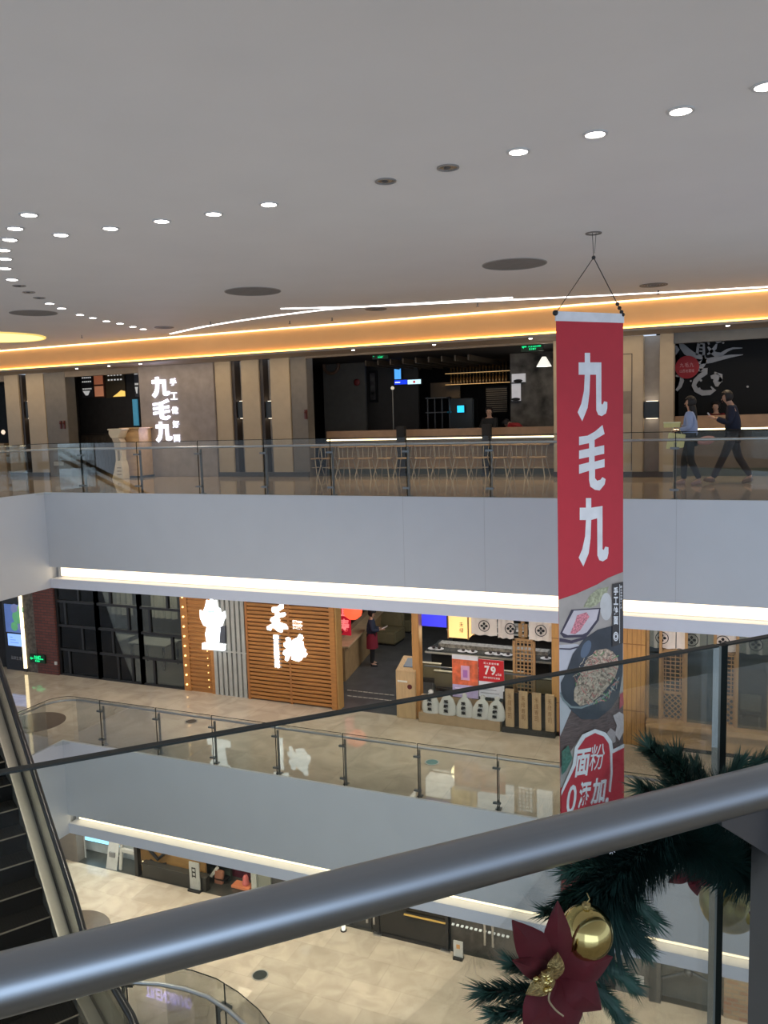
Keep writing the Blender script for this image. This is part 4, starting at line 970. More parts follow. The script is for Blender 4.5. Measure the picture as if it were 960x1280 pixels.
tag(MB().ball((c.x, YA+3.15, c.z), .1, 14, 8, (1, .4, 1)).build('fire_bell', M('dull_red', (.18, .02, .02), .4)), 'small dull red round bell on the dim grey partition', 'bell')
c = w(491, 500, Y=YA+2.5)
t = thing('floor_lamp', 'thin standing lamp with a small head left of the blue screens', 'lamp', (c.x, YA+2.5, 0)); MB().tube([(c.x, YA+2.5, 0), (c.x, YA+2.5, 2.25)], .02, 8).lathe([(.15, 0), (.15, .03)], (c.x, YA+2.5, 0), 16).build('pole', M('dim_metal', (.25, .22, .18), .4, .5), t); MB().ball((c.x, YA+2.5, 2.28), .05, 10, 8).build('lamp_head', E('dim_head', (1, .9, .7), .6), t)

# ------------------------------------------------------------------ calligraphy shop at the right
yq = YA+1.6
def brush(pts, wd, name, t, mat, Y):
    """broad brush stroke through (pixel x, pixel y, half width px)"""
    P3 = [(w(x, y, Y=Y), r*.0235) for x, y, r in pts]
    L_, R2 = [], []
    for i, (p, r) in enumerate(P3):
        a = P3[max(i-1, 0)][0]; b = P3[min(i+1, len(P3)-1)][0]; d_ = Vector((b.x-a.x, b.z-a.z)).normalized(); nn = Vector((-d_.y, d_.x))
        L_.append((p.x+nn.x*r, p.z+nn.y*r)); R2.append((p.x-nn.x*r, p.z-nn.y*r))
    mb = MB()
    for i in range(len(P3)-1): mb.xz([L_[i], L_[i+1], R2[i+1], R2[i]], Y-.01, Y+.02)
    return mb.build(name, mat, t)
bm_ = M('brush_silver', (.42, .41, .41), .6)
yq2 = yq-.05
c = w(880, 450, Y=yq2)
t = thing('calligraphy_mural', 'large silver brush calligraphy on the black wall of the right shop', 'mural', (c.x, yq2, .8))
S = lambda pts: brush(pts, 1, 'brush_stroke', t, bm_, yq2)
def zz(pts): return [(820+x/6.857, 400+y/6.857, r/6.857) for x, y, r in pts]
S(zz([(195, 180, 3), (225, 225, 18), (265, 270, 24), (310, 300, 22), (360, 312, 16), (420, 325, 14)]))
S(zz([(355, 195, 4), (380, 150, 8), (372, 180, 10), (358, 240, 8), (352, 300, 9)]))
S(zz([(365, 200, 5), (410, 205, 7), (410, 280, 8), (405, 320, 8)])); S(zz([(372, 235, 4), (405, 238, 5)])); S(zz([(372, 265, 4), (405, 268, 5)]))
S(zz([(450, 150, 5), (445, 180, 8), (455, 210, 5)])); S(zz([(480, 118, 6), (510, 125, 7), (500, 165, 7), (530, 190, 9), (560, 185, 3)]))
S(zz([(520, 205, 5), (505, 240, 12), (470, 275, 10), (440, 295, 5)])); S(zz([(445, 230, 5), (475, 270, 12), (510, 295, 16), (560, 295, 13), (610, 260, 9), (660, 242, 6), (740, 240, 2)]))
S(zz([(350, 375, 4), (410, 355, 16), (470, 345, 18), (560, 325, 14), (650, 308, 9), (745, 297, 2)]))
S(zz([(420, 320, 12), (410, 365, 16), (385, 410, 14), (370, 440, 8)])); S(zz([(375, 430, 10), (435, 425, 12), (425, 450, 16), (380, 480, 16), (340, 520, 16), (325, 560, 14), (345, 600, 16), (400, 625, 18), (460, 622, 17), (500, 600, 12), (470, 570, 4)]))
S(zz([(470, 490, 10), (510, 480, 24), (530, 520, 30), (520, 570, 8)])); S(zz([(500, 450, 6), (560, 470, 8), (550, 530, 14)]))
S(zz([(172, 220, 5), (185, 255, 12), (172, 295, 3)])); S(zz([(170, 478, 6), (215, 480, 10), (222, 520, 14), (205, 570, 12), (175, 605, 8)]))
S(zz([(255, 490, 3), (310, 465, 5), (355, 440, 3)]))
for x, y, r in ((298, 523, 7), (385, 518, 9), (372, 588, 8), (575, 195, 8), (176, 428, 8), (785, 572, 8)):
    p = w(820+x/6.857, 400+y/6.857, Y=yq2); MB().ball(p, r/6.857*.022, 10, 6, (1, .3, 1)).build('ink_dot', bm_, t)
c = w(859, 459, Y=yq2-.02); r = .26
B_ = MB(); B_.prism([(r*math.cos(a)*(1 if abs(math.sin(a)) < .9 else 1), r*math.sin(a)) for a in [2*PI*k/28 for k in range(28)]], lambda u, v, k: Vector((c.x+u, yq2-.05+.03*k, c.z+v)))
B_.build('red_seal', M('seal_red', (.42, .008, .015), .5), t)
MB().text('九毛九', c.x-.16, c.x+.16, c.z+.0, c.z+.10, yq2-.05, .01, .01).text('山西老面馆', c.x-.16, c.x+.16, c.z-.12, c.z-.05, yq2-.05, .01, .01).build('seal_text', M('seal_text', (.75, .35, .35), .5), t)
struct('wall_calligraphy', B(XA(841.5), XR, yq, yq+.1, 0, HA), M('black_wall', (.004, .004, .004), .8), 'black wall carrying the brush calligraphy', 'wall')
cx0, cx1 = XA(841.8), XR-.05
Yc = YA+.35
t = thing('bar_counter', 'wood and dark counter with a glowing strip behind the two walking people', 'bar counter', ((cx0+cx1)/2, Yc, 0))
zt = w(900, 519, Y=Yc).z; zl = w(900, 537, Y=Yc).z; zm = w(900, 548, Y=Yc).z
B(cx0, cx1, Yc, Yc+.5, .18, zm).build('lower_front', M('lower_front', (.14, .11, .085), .5), t)
B(cx0, cx1, Yc-.01, Yc+.5, .0, .18).build('plinth', M('bar_plinth', (.06, .07, .05), .5), t)
B(cx0, cx1, Yc+.03, Yc+.5, zm, zl).build('gap_back', blackm, t)
B(cx0, cx1, Yc-.0, Yc+.5, zl+.03, zt).build('raised_front', M('raised_wood', (.36, .22, .12), .4), t, bevel=.004)
B(cx0, cx1, Yc+.01, Yc+.05, zl, zl+.029).build('glow_strip', E('bar_led', (1, .78, .45), 5.), t)
X = w(895, 530, Y=Yc+.9).x
person('person in dark red sitting behind the right counter', (X, Yc+.85, 0), -PI/2-.5, dict(elL=(.15, .2, 1.2), wrL=(.36, .1, 1.2), elR=(.15, -.2, 1.2), wrR=(.36, -.1, 1.2)), M('dark_red_cloth', (.16, .006, .01), .8), M('black_cloth', (.012, .012, .014), .8), black, 'short', .92)
# access panel lines on the wall right of the banner
X0, X1, Z0, Z1 = facade_rect(779, 442, 790, 588, YA-.01)
t = thing('access_panel', 'tall flush access panel with dark outline right of the banner', 'panel', ((X0+X1)/2-.3, YA, Z0))
o = MB().box(X0-.7, X1, YA-.008, YA-.001, Z1-.015, Z1).box(X1-.015, X1, YA-.008, YA-.001, Z0, Z1); o.build('outline', M('gap_dark', (.08, .06, .05), .6), t)
X0, X1, Z0, Z1 = facade_rect(779, 489, 790, 517, YA-.01)
B(X0-.7, X1-.02, YA-.006, YA-.001, Z0, Z1).build('plate', M('plate_brown', (.27, .21, .15), .5), t)
# ------------------------------------------------------------------ middle storey shop front
def FR(x0, y0, x1, y1, Y=YB): return facade_rect(x0, y0, x1, y1, Y)
def xzpt(x, y, Y=YB): p = w(x, y, Y=Y); return (p.x, p.z)
# advertising screen at the left
xa0, xa1 = XB(13, 800), XB(31, 800)
t = thing('advertising_screen', 'tall glowing blue advertising totem with green dishes beside the stone strip', 'advertising screen', ((xa0+xa1)/2, YB-.1, ZB))
B(xa0-.1, xa1, YB-.12, YB+.1, ZB, ZH).build('housing', M('screen_black', (.01, .012, .018), .25), t)
za, zb_ = w(22, 756, Y=YB-.12).z, w(24, 791, Y=YB-.12).z
B(xa0, xa1, YB-.135, YB-.12, zb_, min(za, ZH-.1)).build('upper_display', E('ad_blue', (.07, .12, .30), .7), t)
zc_, zd_ = w(24, 793, Y=YB-.12).z, w(26, 808, Y=YB-.12).z
B(xa0+.05, xa1, YB-.135, YB-.12, zd_, zc_).build('lower_display', E('ad_bright', (.26, .45, .95), 1.1), t)
lg = MB()
for k in range(3): lg.box(xa0+.15, xa1-.1-.12*k, YB-.14, YB-.135, zd_+(zc_-zd_)*(.25+.22*k), zd_+(zc_-zd_)*(.31+.22*k))
lg.build('text_lines', E('ad_line', (.15, .30, .75), .8), t)
for i, (px, py, r) in enumerate([(21, 771, .22), (17, 761, .15), (24, 762, .13), (17, 783, .14), (25, 784, .13), (25, 777, .08)]):
    p = w(px+1, py, Y=YB-.14); q = MB().lathe([(r, 0), (r*.9, .012), (r*.4, .014)], (0, 0, 0), 20); q.v = [Vector((p.x+v.x, YB-.137-v.z, min(p.z, ZH-.35)+v.y)) for v in q.v]
    q.build('dish', E('ad_dish%d' % (i % 3), [(.08, .26, .12), (.14, .16, .32), (.10, .22, .10)][i % 3], .6), t)
MB().text('品牌生活', xa0+.12, xa1-.05, w(24, 823, Y=YB).z, w(24, 819, Y=YB).z, YB-.12, .01).build('lower_text', M('grey_print', (.25, .25, .27), .5), t)
X0, X1, Z0, Z1 = FR(32.2, 758, 35.2, 834)
t = thing('light_column', 'narrow warm glowing vertical light column between screen and stone strip', 'light column', ((X0+X1)/2, YB-.1, ZB))
B(X0, X1, YB-.16, YB-.02, ZB+.1, ZH).build('lit_strip', E('column_led', (1, .80, .45), 3.2), t); B(X0-.02, X1+.02, YB-.15, YB, ZB, ZB+.1).build('base', black, t)
c = w(46.5, 823.5, Y=YB-.15)
t = exitsign(46.5, 823.5, YB-.18, 'green glowing exit sign low on the rough dark stone strip', 1.5)
X0, X1, Z0, Z1 = FR(68.5, 827, 71.5, 831, YB-.13)
tag(B(X0, X1, YB-.15, YB-.12, Z0, Z1).build('wall_socket', M('socket_white', (.6, .6, .58), .5), bevel=.005), 'small white socket low on the red brick pillar', 'wall socket')
# black framed glass wall: three bays with staggered glazing bars
xs = [XB(74.5, 800), XB(123.5, 800), XB(176.5, 800), XB(231.5, 800)]
rows = [ZB+.02, ZB+.78, ZB+1.5, ZB+2.22, ZB+2.95, ZH]
splits = [[(.25,), (.62,), (.22,), (.58,), (.25,)], [(.45, .78), (.36,), (.75,), (.35,), (.3, .7)], [(.28,), (.72,), (.24,), (.66,), (.4,)]]
for b in range(3):
    a0, a1 = xs[b], xs[b+1]
    t = thing('glazed_partition', 'black framed glass bay with staggered bars, %s of the three beside the brick pillar' % ['left', 'middle', 'right'][b], 'glass partition', ((a0+a1)/2, YB, ZB), 'black framed glass bays')
    fr = MB()
    for X in (a0, a1): fr.box(X-.05, X+.05, YB-.05, YB+.05, ZB, ZH)
    for z in rows: fr.box(a0, a1, YB-.045, YB+.045, z-.035, z+.035)
    fr.build('frame', black, t)
    gb = MB()
    for r in range(5):
        for s in splits[b][r]:
            X = a0+(a1-a0)*s; gb.box(X-.035, X+.035, YB-.04, YB+.04, rows[r], rows[r+1])
    gb.build('glazing_bars', black, t); B(a0, a1, YB-.004, YB+.004, ZB, ZH).build('glass_pane', glassd, t)
# what is seen behind that glass
for px, py, lab in ((92, 835, 'left'), (138, 830, 'middle'), (196, 845, 'right')):
    p = w(px, py, Y=YB+1.6); t = thing('dining_table', 'dim table behind the black framed glass, the %s one' % lab, 'table', (p.x, YB+1.6, ZB), 'tables behind the black framed glass')
    B(p.x-.7, p.x+.7, YB+1.2, YB+2.0, ZB+.72, ZB+.76).build('tabletop', M('grey_top', (.22, .22, .21), .4), t, bevel=.01)
    for sx in (-.6, .55):
        for sy in (1.25, 1.9): B(p.x+sx, p.x+sx+.05, YB+sy, YB+sy+.05, ZB, ZB+.72).build('leg', black, t)
for i, px in enumerate((120, 150, 205)):
    p = w(px, 770, Y=YB+3.6)
    t = thing('curtain', 'pale drawn curtain far behind the black framed glass, %s from the left' % ORD[i], 'curtain', (p.x, YB+3.6, ZB+.6), 'pale curtains behind the glass')
    cu = MB(); n = 16
    vs = []; 
    for k in range(n+1):
        X = p.x-.5+1.0*k/n; yy = YB+3.6+.06*math.sin(k*1.7); vs += [(X, yy, ZB+.9), (X, yy, ZH-.3), (X, yy+.02, ZH-.3), (X, yy+.02, ZB+.9)]
    cu.add(vs, [(4*k+q, 4*k+4+q, 4*k+4+(q+1) % 4, 4*k+(q+1) % 4) for k in range(n) for q in range(4)])
    cu.build('cloth', M('pale_curtain', (.40, .38, .33), .9), t); MB().tube([(p.x-.55, YB+3.62, ZH-.28), (p.x+.55, YB+3.62, ZH-.28)], .015, 8).build('rod', black, t)
lamp('glazed_room_glow', 'AREA', ((xs[0]+xs[3])/2, YB+2, ZH-.1), 150, (1, .93, .78), 5, 1.5)

# wood panel with bulbs, grey slats, big slatted wall with sign
xw0, xw1, xw2, xw3, xw4 = XB(232.5, 860), XB(271.5, 860), XB(313, 860), XB(417, 860), XB(431, 860)
t = thing('bulb_panel', 'orange wood slatted panel with a column of little bulbs', 'wall panel', ((xw0+xw1)/2, YB, ZB))
pb = B(xw0, xw1, YB-.02, YB+.2, ZB, ZH)
n = 30
for k in range(n):
    z = ZB+.1+k*(3.4/n); pb.box(xw0+.22, xw1-.14, YB-.05, YB-.02, z, z+.06)
pb.box(xw0, xw0+.22, YB-.06, YB, ZB, ZH).box(xw1-.12, xw1, YB-.06, YB, ZB, ZH)
pb.build('panel', woodo, t)
for i, px in enumerate((0, 1)):
    bl = MB()
    for k in range(13 if px == 0 else 8):
        z = ZB+.18+k*.27 if px == 0 else ZB+.18+k*.2
        X = xw0+.10 if px == 0 else xw1-.2; bl.ball((X, YB-.08, z), .028 if px == 0 else .014, 8, 6)
    bl.build('bulbs', E('bulb_led', (1, .62, .22), 3.2 if px == 0 else 1.5), t)
t = thing('slat_screen', 'pale grey vertical slat screen between the two wooden walls', 'slat screen', ((xw1+xw2)/2, YB, ZB))
B(xw1, xw2, YB+.03, YB+.1, ZB, ZH).build('backing', M('slat_shadow', (.05, .05, .06), .7), t)
ns = 7
for k in range(ns):
    a = xw1+(xw2-xw1)*k/ns; B(a, a+(xw2-xw1)/ns*.66, YB-.08, YB+.03, ZB, ZH).build('slat', greyw, t)
zz_ = w(300, 815, Y=YB).z; B(xw1, xw2, YB-.085, YB-.03, zz_-.02, zz_+.02).build('cross_rail', greyw, t)
t = thing('slatted_wall', 'orange brown wall of horizontal wooden slats carrying the white brush sign', 'slatted wall', ((xw2+xw3)/2, YB, ZB))
B(xw2, xw3, YB-.02, YB+.3, ZB, ZH).build('backing', M('slat_back_brown', (.20, .085, .025), .7), t)
sb = MB(); n = 34
for k in range(n):
    z = ZB+.05+k*(3.5/n); sb.box(xw2+.02, xw3, YB-.10, YB-.02, z, z+.068)
sb.build('slats', woodo, t)
mid = XB(366, 850); B(mid-.03, mid+.03, YB-.105, YB-.02, ZB, ZH).box(xw2, xw2+.07, YB-.11, YB, ZB, ZH).build('stiles', M('stile_wood', (.38, .155, .045), .45), t)
t = thing('corner_post', 'thick wooden post at the left side of the sushi shop entrance', 'post', ((xw3+xw4)/2, YB, ZB))
B(xw3, XB(424, 860), YB-.14, YB+.1, ZB, ZH).build('shaft', woodo, t, bevel=.01); B(XB(424, 860), XB(426, 860), YB-.12, YB+.16, ZB, ZH).build('return_board', M('return_wood', (.42, .24, .08), .5), t, bevel=.005)
# white figure sign
Yp = YB-.16
fig = [(95, 65), (120, 75), (125, 50), (140, 50), (145, 70), (175, 65), (180, 110), (205, 150), (218, 165), (230, 150), (235, 195), (215, 260), (195, 270), (210, 310), (205, 380), (100, 385), (88, 320), (100, 265), (75, 255), (50, 200), (47, 140), (65, 160), (85, 120), (92, 90)]
fp = [xzpt(240+x/6, 740+y/6, Yp) for x, y in fig]
t = thing('figure_sign', 'white glowing crowned figure emblem on a bar, left of the grey slats', 'sign', (fp[8][0], Yp, fp[18][1]))
MB().xz(fp, Yp+.06, Yp+.12).build('glowing_figure', signp, t)
MB().xz([xzpt(240+x/6, 740+y/6, Yp) for x, y in [(75, 385), (240, 398), (240, 440), (75, 430)]], Yp, Yp+.12).build('glowing_bar', signp, t)
MB().xz([xzpt(240+x/6, 740+y/6, Yp+.02) for x, y in [(215, 260), (245, 255), (245, 385), (205, 380), (210, 310)]], Yp+.02, Yp+.1).build('side_shield', M('shield_grey', (.12, .13, .16), .4), t)
MB().xz([xzpt(240+x/6, 740+y/6, Yp-.01) for x, y in [(118, 138), (165, 136), (166, 158), (118, 160)]], Yp-.012, Yp).build('visor', E('visor_tint', (.6, .95, .88), 1.0), t)
# white brush sign
X0, X1, Z0, Z1 = FR(334, 757, 383, 834, Yp)
t = thing('brush_sign', 'white glowing brush lettered sign on the slatted wooden wall', 'sign', ((X0+X1)/2, Yp, Z0))
def sglyph(ch, x0, y0, x1, y1, bold, dep=.04):
    A0, A1, C0, C1 = FR(x0, y0, x1, y1, Yp); MB().glyph(ch, lambda u, v, k: Vector((A0+(A1-A0)*u, Yp+.1-dep*k, C0+(C1-C0)*v)), bold).build('character', signp, t)
HE = [(595, 130), (600, 115), (640, 110), (655, 95), (680, 98), (685, 120), (660, 140), (640, 150), (650, 160), (690, 158), (705, 170), (690, 185), (650, 195), (655, 225), (690, 240), (718, 262), (718, 280), (690, 280), (665, 262), (680, 290), (670, 305), (640, 295), (620, 275), (600, 265), (590, 290), (565, 285), (558, 262), (585, 245), (605, 235), (585, 215), (590, 195), (620, 180), (625, 160), (600, 150)]
LU = [(700, 345), (720, 338), (738, 350), (735, 375), (748, 392), (745, 370), (760, 355), (790, 340), (800, 318), (825, 322), (830, 350), (820, 370), (835, 385), (830, 405), (845, 425), (860, 470), (850, 490), (830, 485), (822, 510), (800, 523), (770, 515), (745, 505), (750, 470), (738, 480), (715, 520), (695, 510), (700, 480), (680, 465), (685, 440), (710, 425), (690, 410), (685, 385), (705, 370)]
for poly in (HE, LU): MB().xz([xzpt(240+x/6, 740+y/6, Yp+.04) for x, y in poly], Yp+.04, Yp+.1).build('character', signp, t)
for i, ch in enumerate('回转'): sglyph(ch, 364.5+6*i, 776+.8*i, 370+6*i, 787+.8*i, .015)
A0, A1, C0, C1 = FR(342, 794, 347.5, 835, Yp)
q = MB()
for i, ch in enumerate('日本料理回转寿司'): q.glyph(ch, lambda u, v, k: Vector((A0+(A1-A0)*u, Yp+.06-.05*k, C1-(C1-C0)*(i+1)/8+(C1-C0)/8*.9*v)), .02)
q.build('small_characters', signp, t)
MB().box(A0-.05, A1+.05, Yp+.07, Yp+.09, C0-.03, C1+.03).build('backing', M('shield_grey', (.12, .13, .16), .4), t)

# entrance of the sushi shop: conveyor counter, waiter, kiosk, benches
def gb(x, y, Z=ZB): p = w(x, y, Z=Z); return p
p1, p2 = gb(432, 852), gb(462, 817)
zt = ZB+1.0
t = thing('service_counter', 'long wooden service counter running into the sushi shop with a dark ledge', 'counter', tuple(p1))
d_ = (p2-p1); d_.z = 0; L_ = d_.length; d_.normalize(); s_ = Vector((-d_.y, d_.x, 0))
if s_.x > 0: s_ = -s_
e_ = p1+d_*5.2
def cbox(mb, a, b, o0, o1, z0, z1):
    return mb.hexa([Vector((*(a+s_*o0).xy, z0)), Vector((*(b+s_*o0).xy, z0)), Vector((*(b+s_*o1).xy, z0)), Vector((*(a+s_*o1).xy, z0)), Vector((*(a+s_*o0).xy, z1)), Vector((*(b+s_*o0).xy, z1)), Vector((*(b+s_*o1).xy, z1)), Vector((*(a+s_*o1).xy, z1))])
cbox(MB(), p1, e_, 0, .55, ZB, zt-.05).build('front', M('counter_oak', (.36, .24, .12), .45, noise=.12), t); cbox(MB(), p1, e_, -.12, .6, zt-.05, zt+.0).build('ledge', M('oak_top', (.55, .42, .26), .35, noise=.12), t, bevel=.008)
cbox(MB(), p1, e_, .28, .6, zt, zt+.22).build('raised_back', M('counter_oak2', (.30, .22, .15), .45), t); cbox(MB(), p1, e_, .22, .66, zt+.22, zt+.26).build('dark_rail', M('dark_rail', (.035, .025, .02), .3), t)
cbox(MB(), p1, e_, .66, 1.5, zt+.05, zt+.12).build('prep_surface', M('prep_grey', (.25, .22, .22), .4), t)
for i, (k, lab, colr) in enumerate([(.6, 'white dish at the near end of the service counter', (.7, .7, .75)), (1.5, 'green leafy plate on the service counter', (.03, .12, .03)), (2.4, 'blue and white pot on the service counter', (.1, .14, .35))]):
    q = p1+d_*k+s_*.95; t2 = thing('dish', lab, 'dish', (q.x, q.y, zt+.12)); MB().lathe([(.04, 0), (.16, .02), (.20, .09), (.19, .09), (.14, .03)], (q.x, q.y, zt+.12), 20).build('plate', M('dish_%d' % i, colr, .3), t2, smooth=True)
    MB().ball((q.x, q.y, zt+.18), .09, 12, 8, (1, 1, .5)).build('contents', M('food_%d' % i, [(.5, .5, .55), (.05, .2, .05), (.5, .5, .6)][i], .6), t2, smooth=True)
# red lanterns
for i, (px, py, lab) in enumerate([(430, 766, 'left red paper lantern above the service counter'), (441, 764, 'right glowing red lantern above the service counter')]):
    p = w(px, py, Y=YB+2.6)
    if i == 0:
        t = thing('red_sign', 'red lit character board hanging beside the wooden corner post', 'sign', (p.x, YB+2.6, p.z-.6))
        B(p.x-.18, p.x+.18, YB+2.6, YB+2.66, p.z-.65, p.z+.30).build('board', E('red_board', (.45, .01, .03), .5), t)
        MB().text('面寿', p.x-.15, p.x+.15, p.z-.6, p.z+.25, YB+2.6, .01, .02, True).build('characters', E('red_chars', (1, .25, .25), .9), t)
    else:
        t = thing('paper_lantern', lab, 'lantern', (p.x, YB+2.6, p.z-.2))
        MB().lathe([(.12, -.22), (.24, -.12), (.27, 0), (.24, .14), (.12, .22)], (p.x, YB+2.6, p.z), 20).build('shade', E('lantern_red', (1, .10, .04), 1.6), t, smooth=True)
        MB().ball((p.x, YB+2.5, p.z), .15, 10, 8, (.7, 1, 1.1)).build('bright_centre', E('lantern_core', (1, .75, .45), 2.5), t); MB().tube([(p.x, YB+2.6, p.z+.2), (p.x, YB+2.6, ZH)], .008, 6).build('cord', black, t)
# waiter
pw = gb(465.5, 832)
t, P_ = person('waiter in dark blue top and dark red apron reading a paper by the service counter', (pw.x, pw.y, ZB), .35,
    dict(elL=(.04, .22, 1.13), wrL=(.27, .10, 1.14), elR=(.04, -.22, 1.13), wrR=(.27, -.10, 1.14), hm=(.04, 0, 1.60), ht=(.035, 0, 1.69)),
    M('waiter_navy', (.02, .03, .06), .8), M('black_cloth', (.012, .012, .014), .8), black, 'short', .97)
ap = MB(); R3 = Matrix.Rotation(.35, 3, 'Z'); vs = []
prof = [(.55, .19), (.70, .185), (.90, .175), (1.0, .165)]
n = 14
for z, r in prof:
    for k in range(n+1):
        a = -PI*.78+2*PI*.78*k/n; v = R3 @ Vector((r*math.cos(a)*1.0, r*1.12*math.sin(a), 0)); vs.append((pw.x+v.x, pw.y+v.y, ZB+z*1.0))
for z, r in prof:
    for k in range(n+1):
        a = -PI*.78+2*PI*.78*k/n; v = R3 @ Vector(((r-.012)*math.cos(a), (r-.012)*1.12*math.sin(a), 0)); vs.append((pw.x+v.x, pw.y+v.y, ZB+z*1.0))
fs = []; N = len(prof)*(n+1)
for i in range(len(prof)-1):
    for k in range(n):
        q = i*(n+1)+k; fs += [(q, q+1, q+n+2, q+n+1), (N+q+1, N+q, N+q+n+1, N+q+n+2)]
for k in range(n): fs += [(k+1, k, N+k, N+k+1), (N-n-1+k, N-n+k, 2*N-n+k, 2*N-n-1+k)]
ap.add(vs, fs).build('apron', M('apron_red', (.20, .012, .03), .8), t, smooth=True)
MB().lathe([(.115, 0), (.12, .06), (.10, .09)], tuple(P_['hm']+Vector((0, 0, .055))), 20).build('cap', M('cap_black', (.012, .012, .015), .8), t, smooth=True)
c = P_['wrR'].lerp(P_['wrL'], .5)+R3 @ Vector((.12, 0, .04))
tag(MB().obox(c, R3 @ Vector((.10, 0, .05)), R3 @ Vector((0, .07, 0)), Vector((0, 0, .004))).build('paper', M('paper_white', (.75, .75, .72), .7)), 'white order sheet held by the waiter', 'paper')
# kiosk
X0, X1 = w(495, 860, Y=YB-.1).x, w(519, 860, Y=YB-.1).x
t = thing('kiosk', 'light wood queue ticket kiosk with a dark sloping screen at the entrance', 'kiosk', ((X0+X1)/2, YB, ZB))
kz = w(498, 838, Y=YB-.1).z
mbk = MB().hexa([(X0, YB-.1, ZB), (X1, YB-.1, ZB), (X1, YB+.45, ZB), (X0, YB+.45, ZB), (X0, YB-.1, kz), (X1, YB-.1, kz), (X1, YB+.45, kz+.22), (X0, YB+.45, kz+.22)])
mbk.build('body', M('kiosk_oak', (.55, .38, .20), .45, noise=.1, scale=8, stretch=(3, 3, .4)), t, bevel=.01)
def kp(u, v, k=0.): return Vector((X0+(X1-X0)*u, YB-.1+.55*v, kz+.22*v+.006+k))
MB().hexa([kp(.3, .25), kp(.85, .25), kp(.85, .8), kp(.3, .8), kp(.3, .25, .012), kp(.85, .25, .012), kp(.85, .8, .012), kp(.3, .8, .012)]).build('screen', M('kiosk_screen', (.05, .08, .13), .15), t)
B(X0+.05, X0+.3, YB-.115, YB-.1, kz-.28, kz-.24).build('ticket_slot', M('slot_pale', (.7, .68, .6), .5), t)
q = MB().lathe([(.06, 0), (.06, .015)], (0, 0, 0), 18); q.v = [Vector((X0+(X1-X0)*.72+v.x, YB-.1-v.z, kz-.38+v.y)) for v in q.v]; q.build('round_badge', M('badge_dark', (.10, .01, .01), .5), t)
# entrance post
X0, X1 = XB(516.5, 850), XB(525, 850)
t = thing('corner_post', 'square honey coloured wooden post between the entrance and the shop window', 'post', ((X0+X1)/2, YB, ZB))
B(X0, X1, YB-.02, YB+.22, ZB, ZH).build('shaft', woodp, t, bevel=.012); B(X0-.03, X0, YB+.05, YB+.2, ZB, ZH).build('side_board', M('side_oak', (.60, .38, .16), .45), t)
# sofas deep inside
def sofa(x, y, lab, wd, dp, ht, Yd):
    p = gb(x, y); t = thing('booth_sofa', lab, 'sofa', (p.x, p.y, ZB), 'olive booth sofas'); sm = M('olive_leather', (.20, .175, .10), .45)
    B(p.x-wd/2, p.x+wd/2, p.y, p.y+dp, ZB+.06, ZB+.45).build('seat', sm, t, bevel=.04); B(p.x-wd/2, p.x+wd/2, p.y+dp-.2, p.y+dp, ZB+.45, ZB+ht).build('backrest', sm, t, bevel=.05)
    B(p.x-wd/2, p.x-wd/2+.15, p.y, p.y+dp-.2, ZB+.45, ZB+ht-.25).build('armrest', sm, t, bevel=.04); B(p.x-wd/2+.05, p.x+wd/2-.05, p.y+.05, p.y+dp-.05, ZB, ZB+.06).build('base', black, t)
sofa(478, 807, 'olive box sofa just behind the waiter', .9, .9, .95, 0)
sofa(496, 791, 'long olive booth sofa deep inside the sushi shop entrance', 1.0, 3.2, 1.0, 0)
p = gb(480, 790)
t = thing('room_divider', 'brown wooden divider behind the waiter', 'divider', (p.x-.6, p.y+1.0, ZB)); B(p.x-1.2, p.x+.1, p.y+1.0, p.y+1.12, ZB, ZB+1.6).build('panel', M('divider_wood', (.30, .19, .10), .5), t, bevel=.01); B(p.x-1.25, p.x+.15, p.y+.95, p.y+1.15, ZB+1.6, ZB+1.66).build('cap', darkw, t)
t = thing('floor_inlay', 'dashed pale line set in the grey entrance floor', 'floor inlay', tuple(gb(470, 872)))
for yy in (864, 871):
    q = MB()
    for k in range(9):
        a = gb(437+k*6.6, yy-1+k*.75); q.box(a.x-.06, a.x+.06, a.y-.02, a.y+.02, ZB+.001, ZB+.006)
    q.build('dashes', M('dash_pale', (.5, .48, .42), .5), t)

# blue screen, yellow lantern
tv(520.5, 766, 558, 783, YB+.4, E('violet_screen', (.05, .05, .80), 1.0), 'wide violet blue menu screen hanging at the top of the shop window')
def ztop(z): return min(z, ZH-.02)
X0, X1, Z0, Z1 = FR(561, 768, 586, 797, YB+.6); Z1 = ztop(Z1)
t = thing('square_lantern', 'square glowing yellow paper lantern beside the violet screen', 'lantern', ((X0+X1)/2, YB+.8, Z0))
B(X0, X1, YB+.55, YB+1.0, Z0, Z1).build('paper_shade', E('lantern_yellow', (1, .66, .24), 1.15), t, bevel=.01)
for a in (X0-.015, X1-.015):
    for b in (YB+.53, YB+.99): B(a, a+.03, b, b+.03, Z0-.02, Z1).build('frame_bar', woodp, t)
MB().text('禾绿', X1-.22, X1-.12, Z0+.12, Z0+.4, YB+.55, .008, .0, True).build('print', M('print_brown', (.25, .15, .05), .6), t)
lamp('square_lantern_glow', 'POINT', ((X0+X1)/2-.3, YB+1.3, Z0-.1), 18, (1, .75, .4), .2)
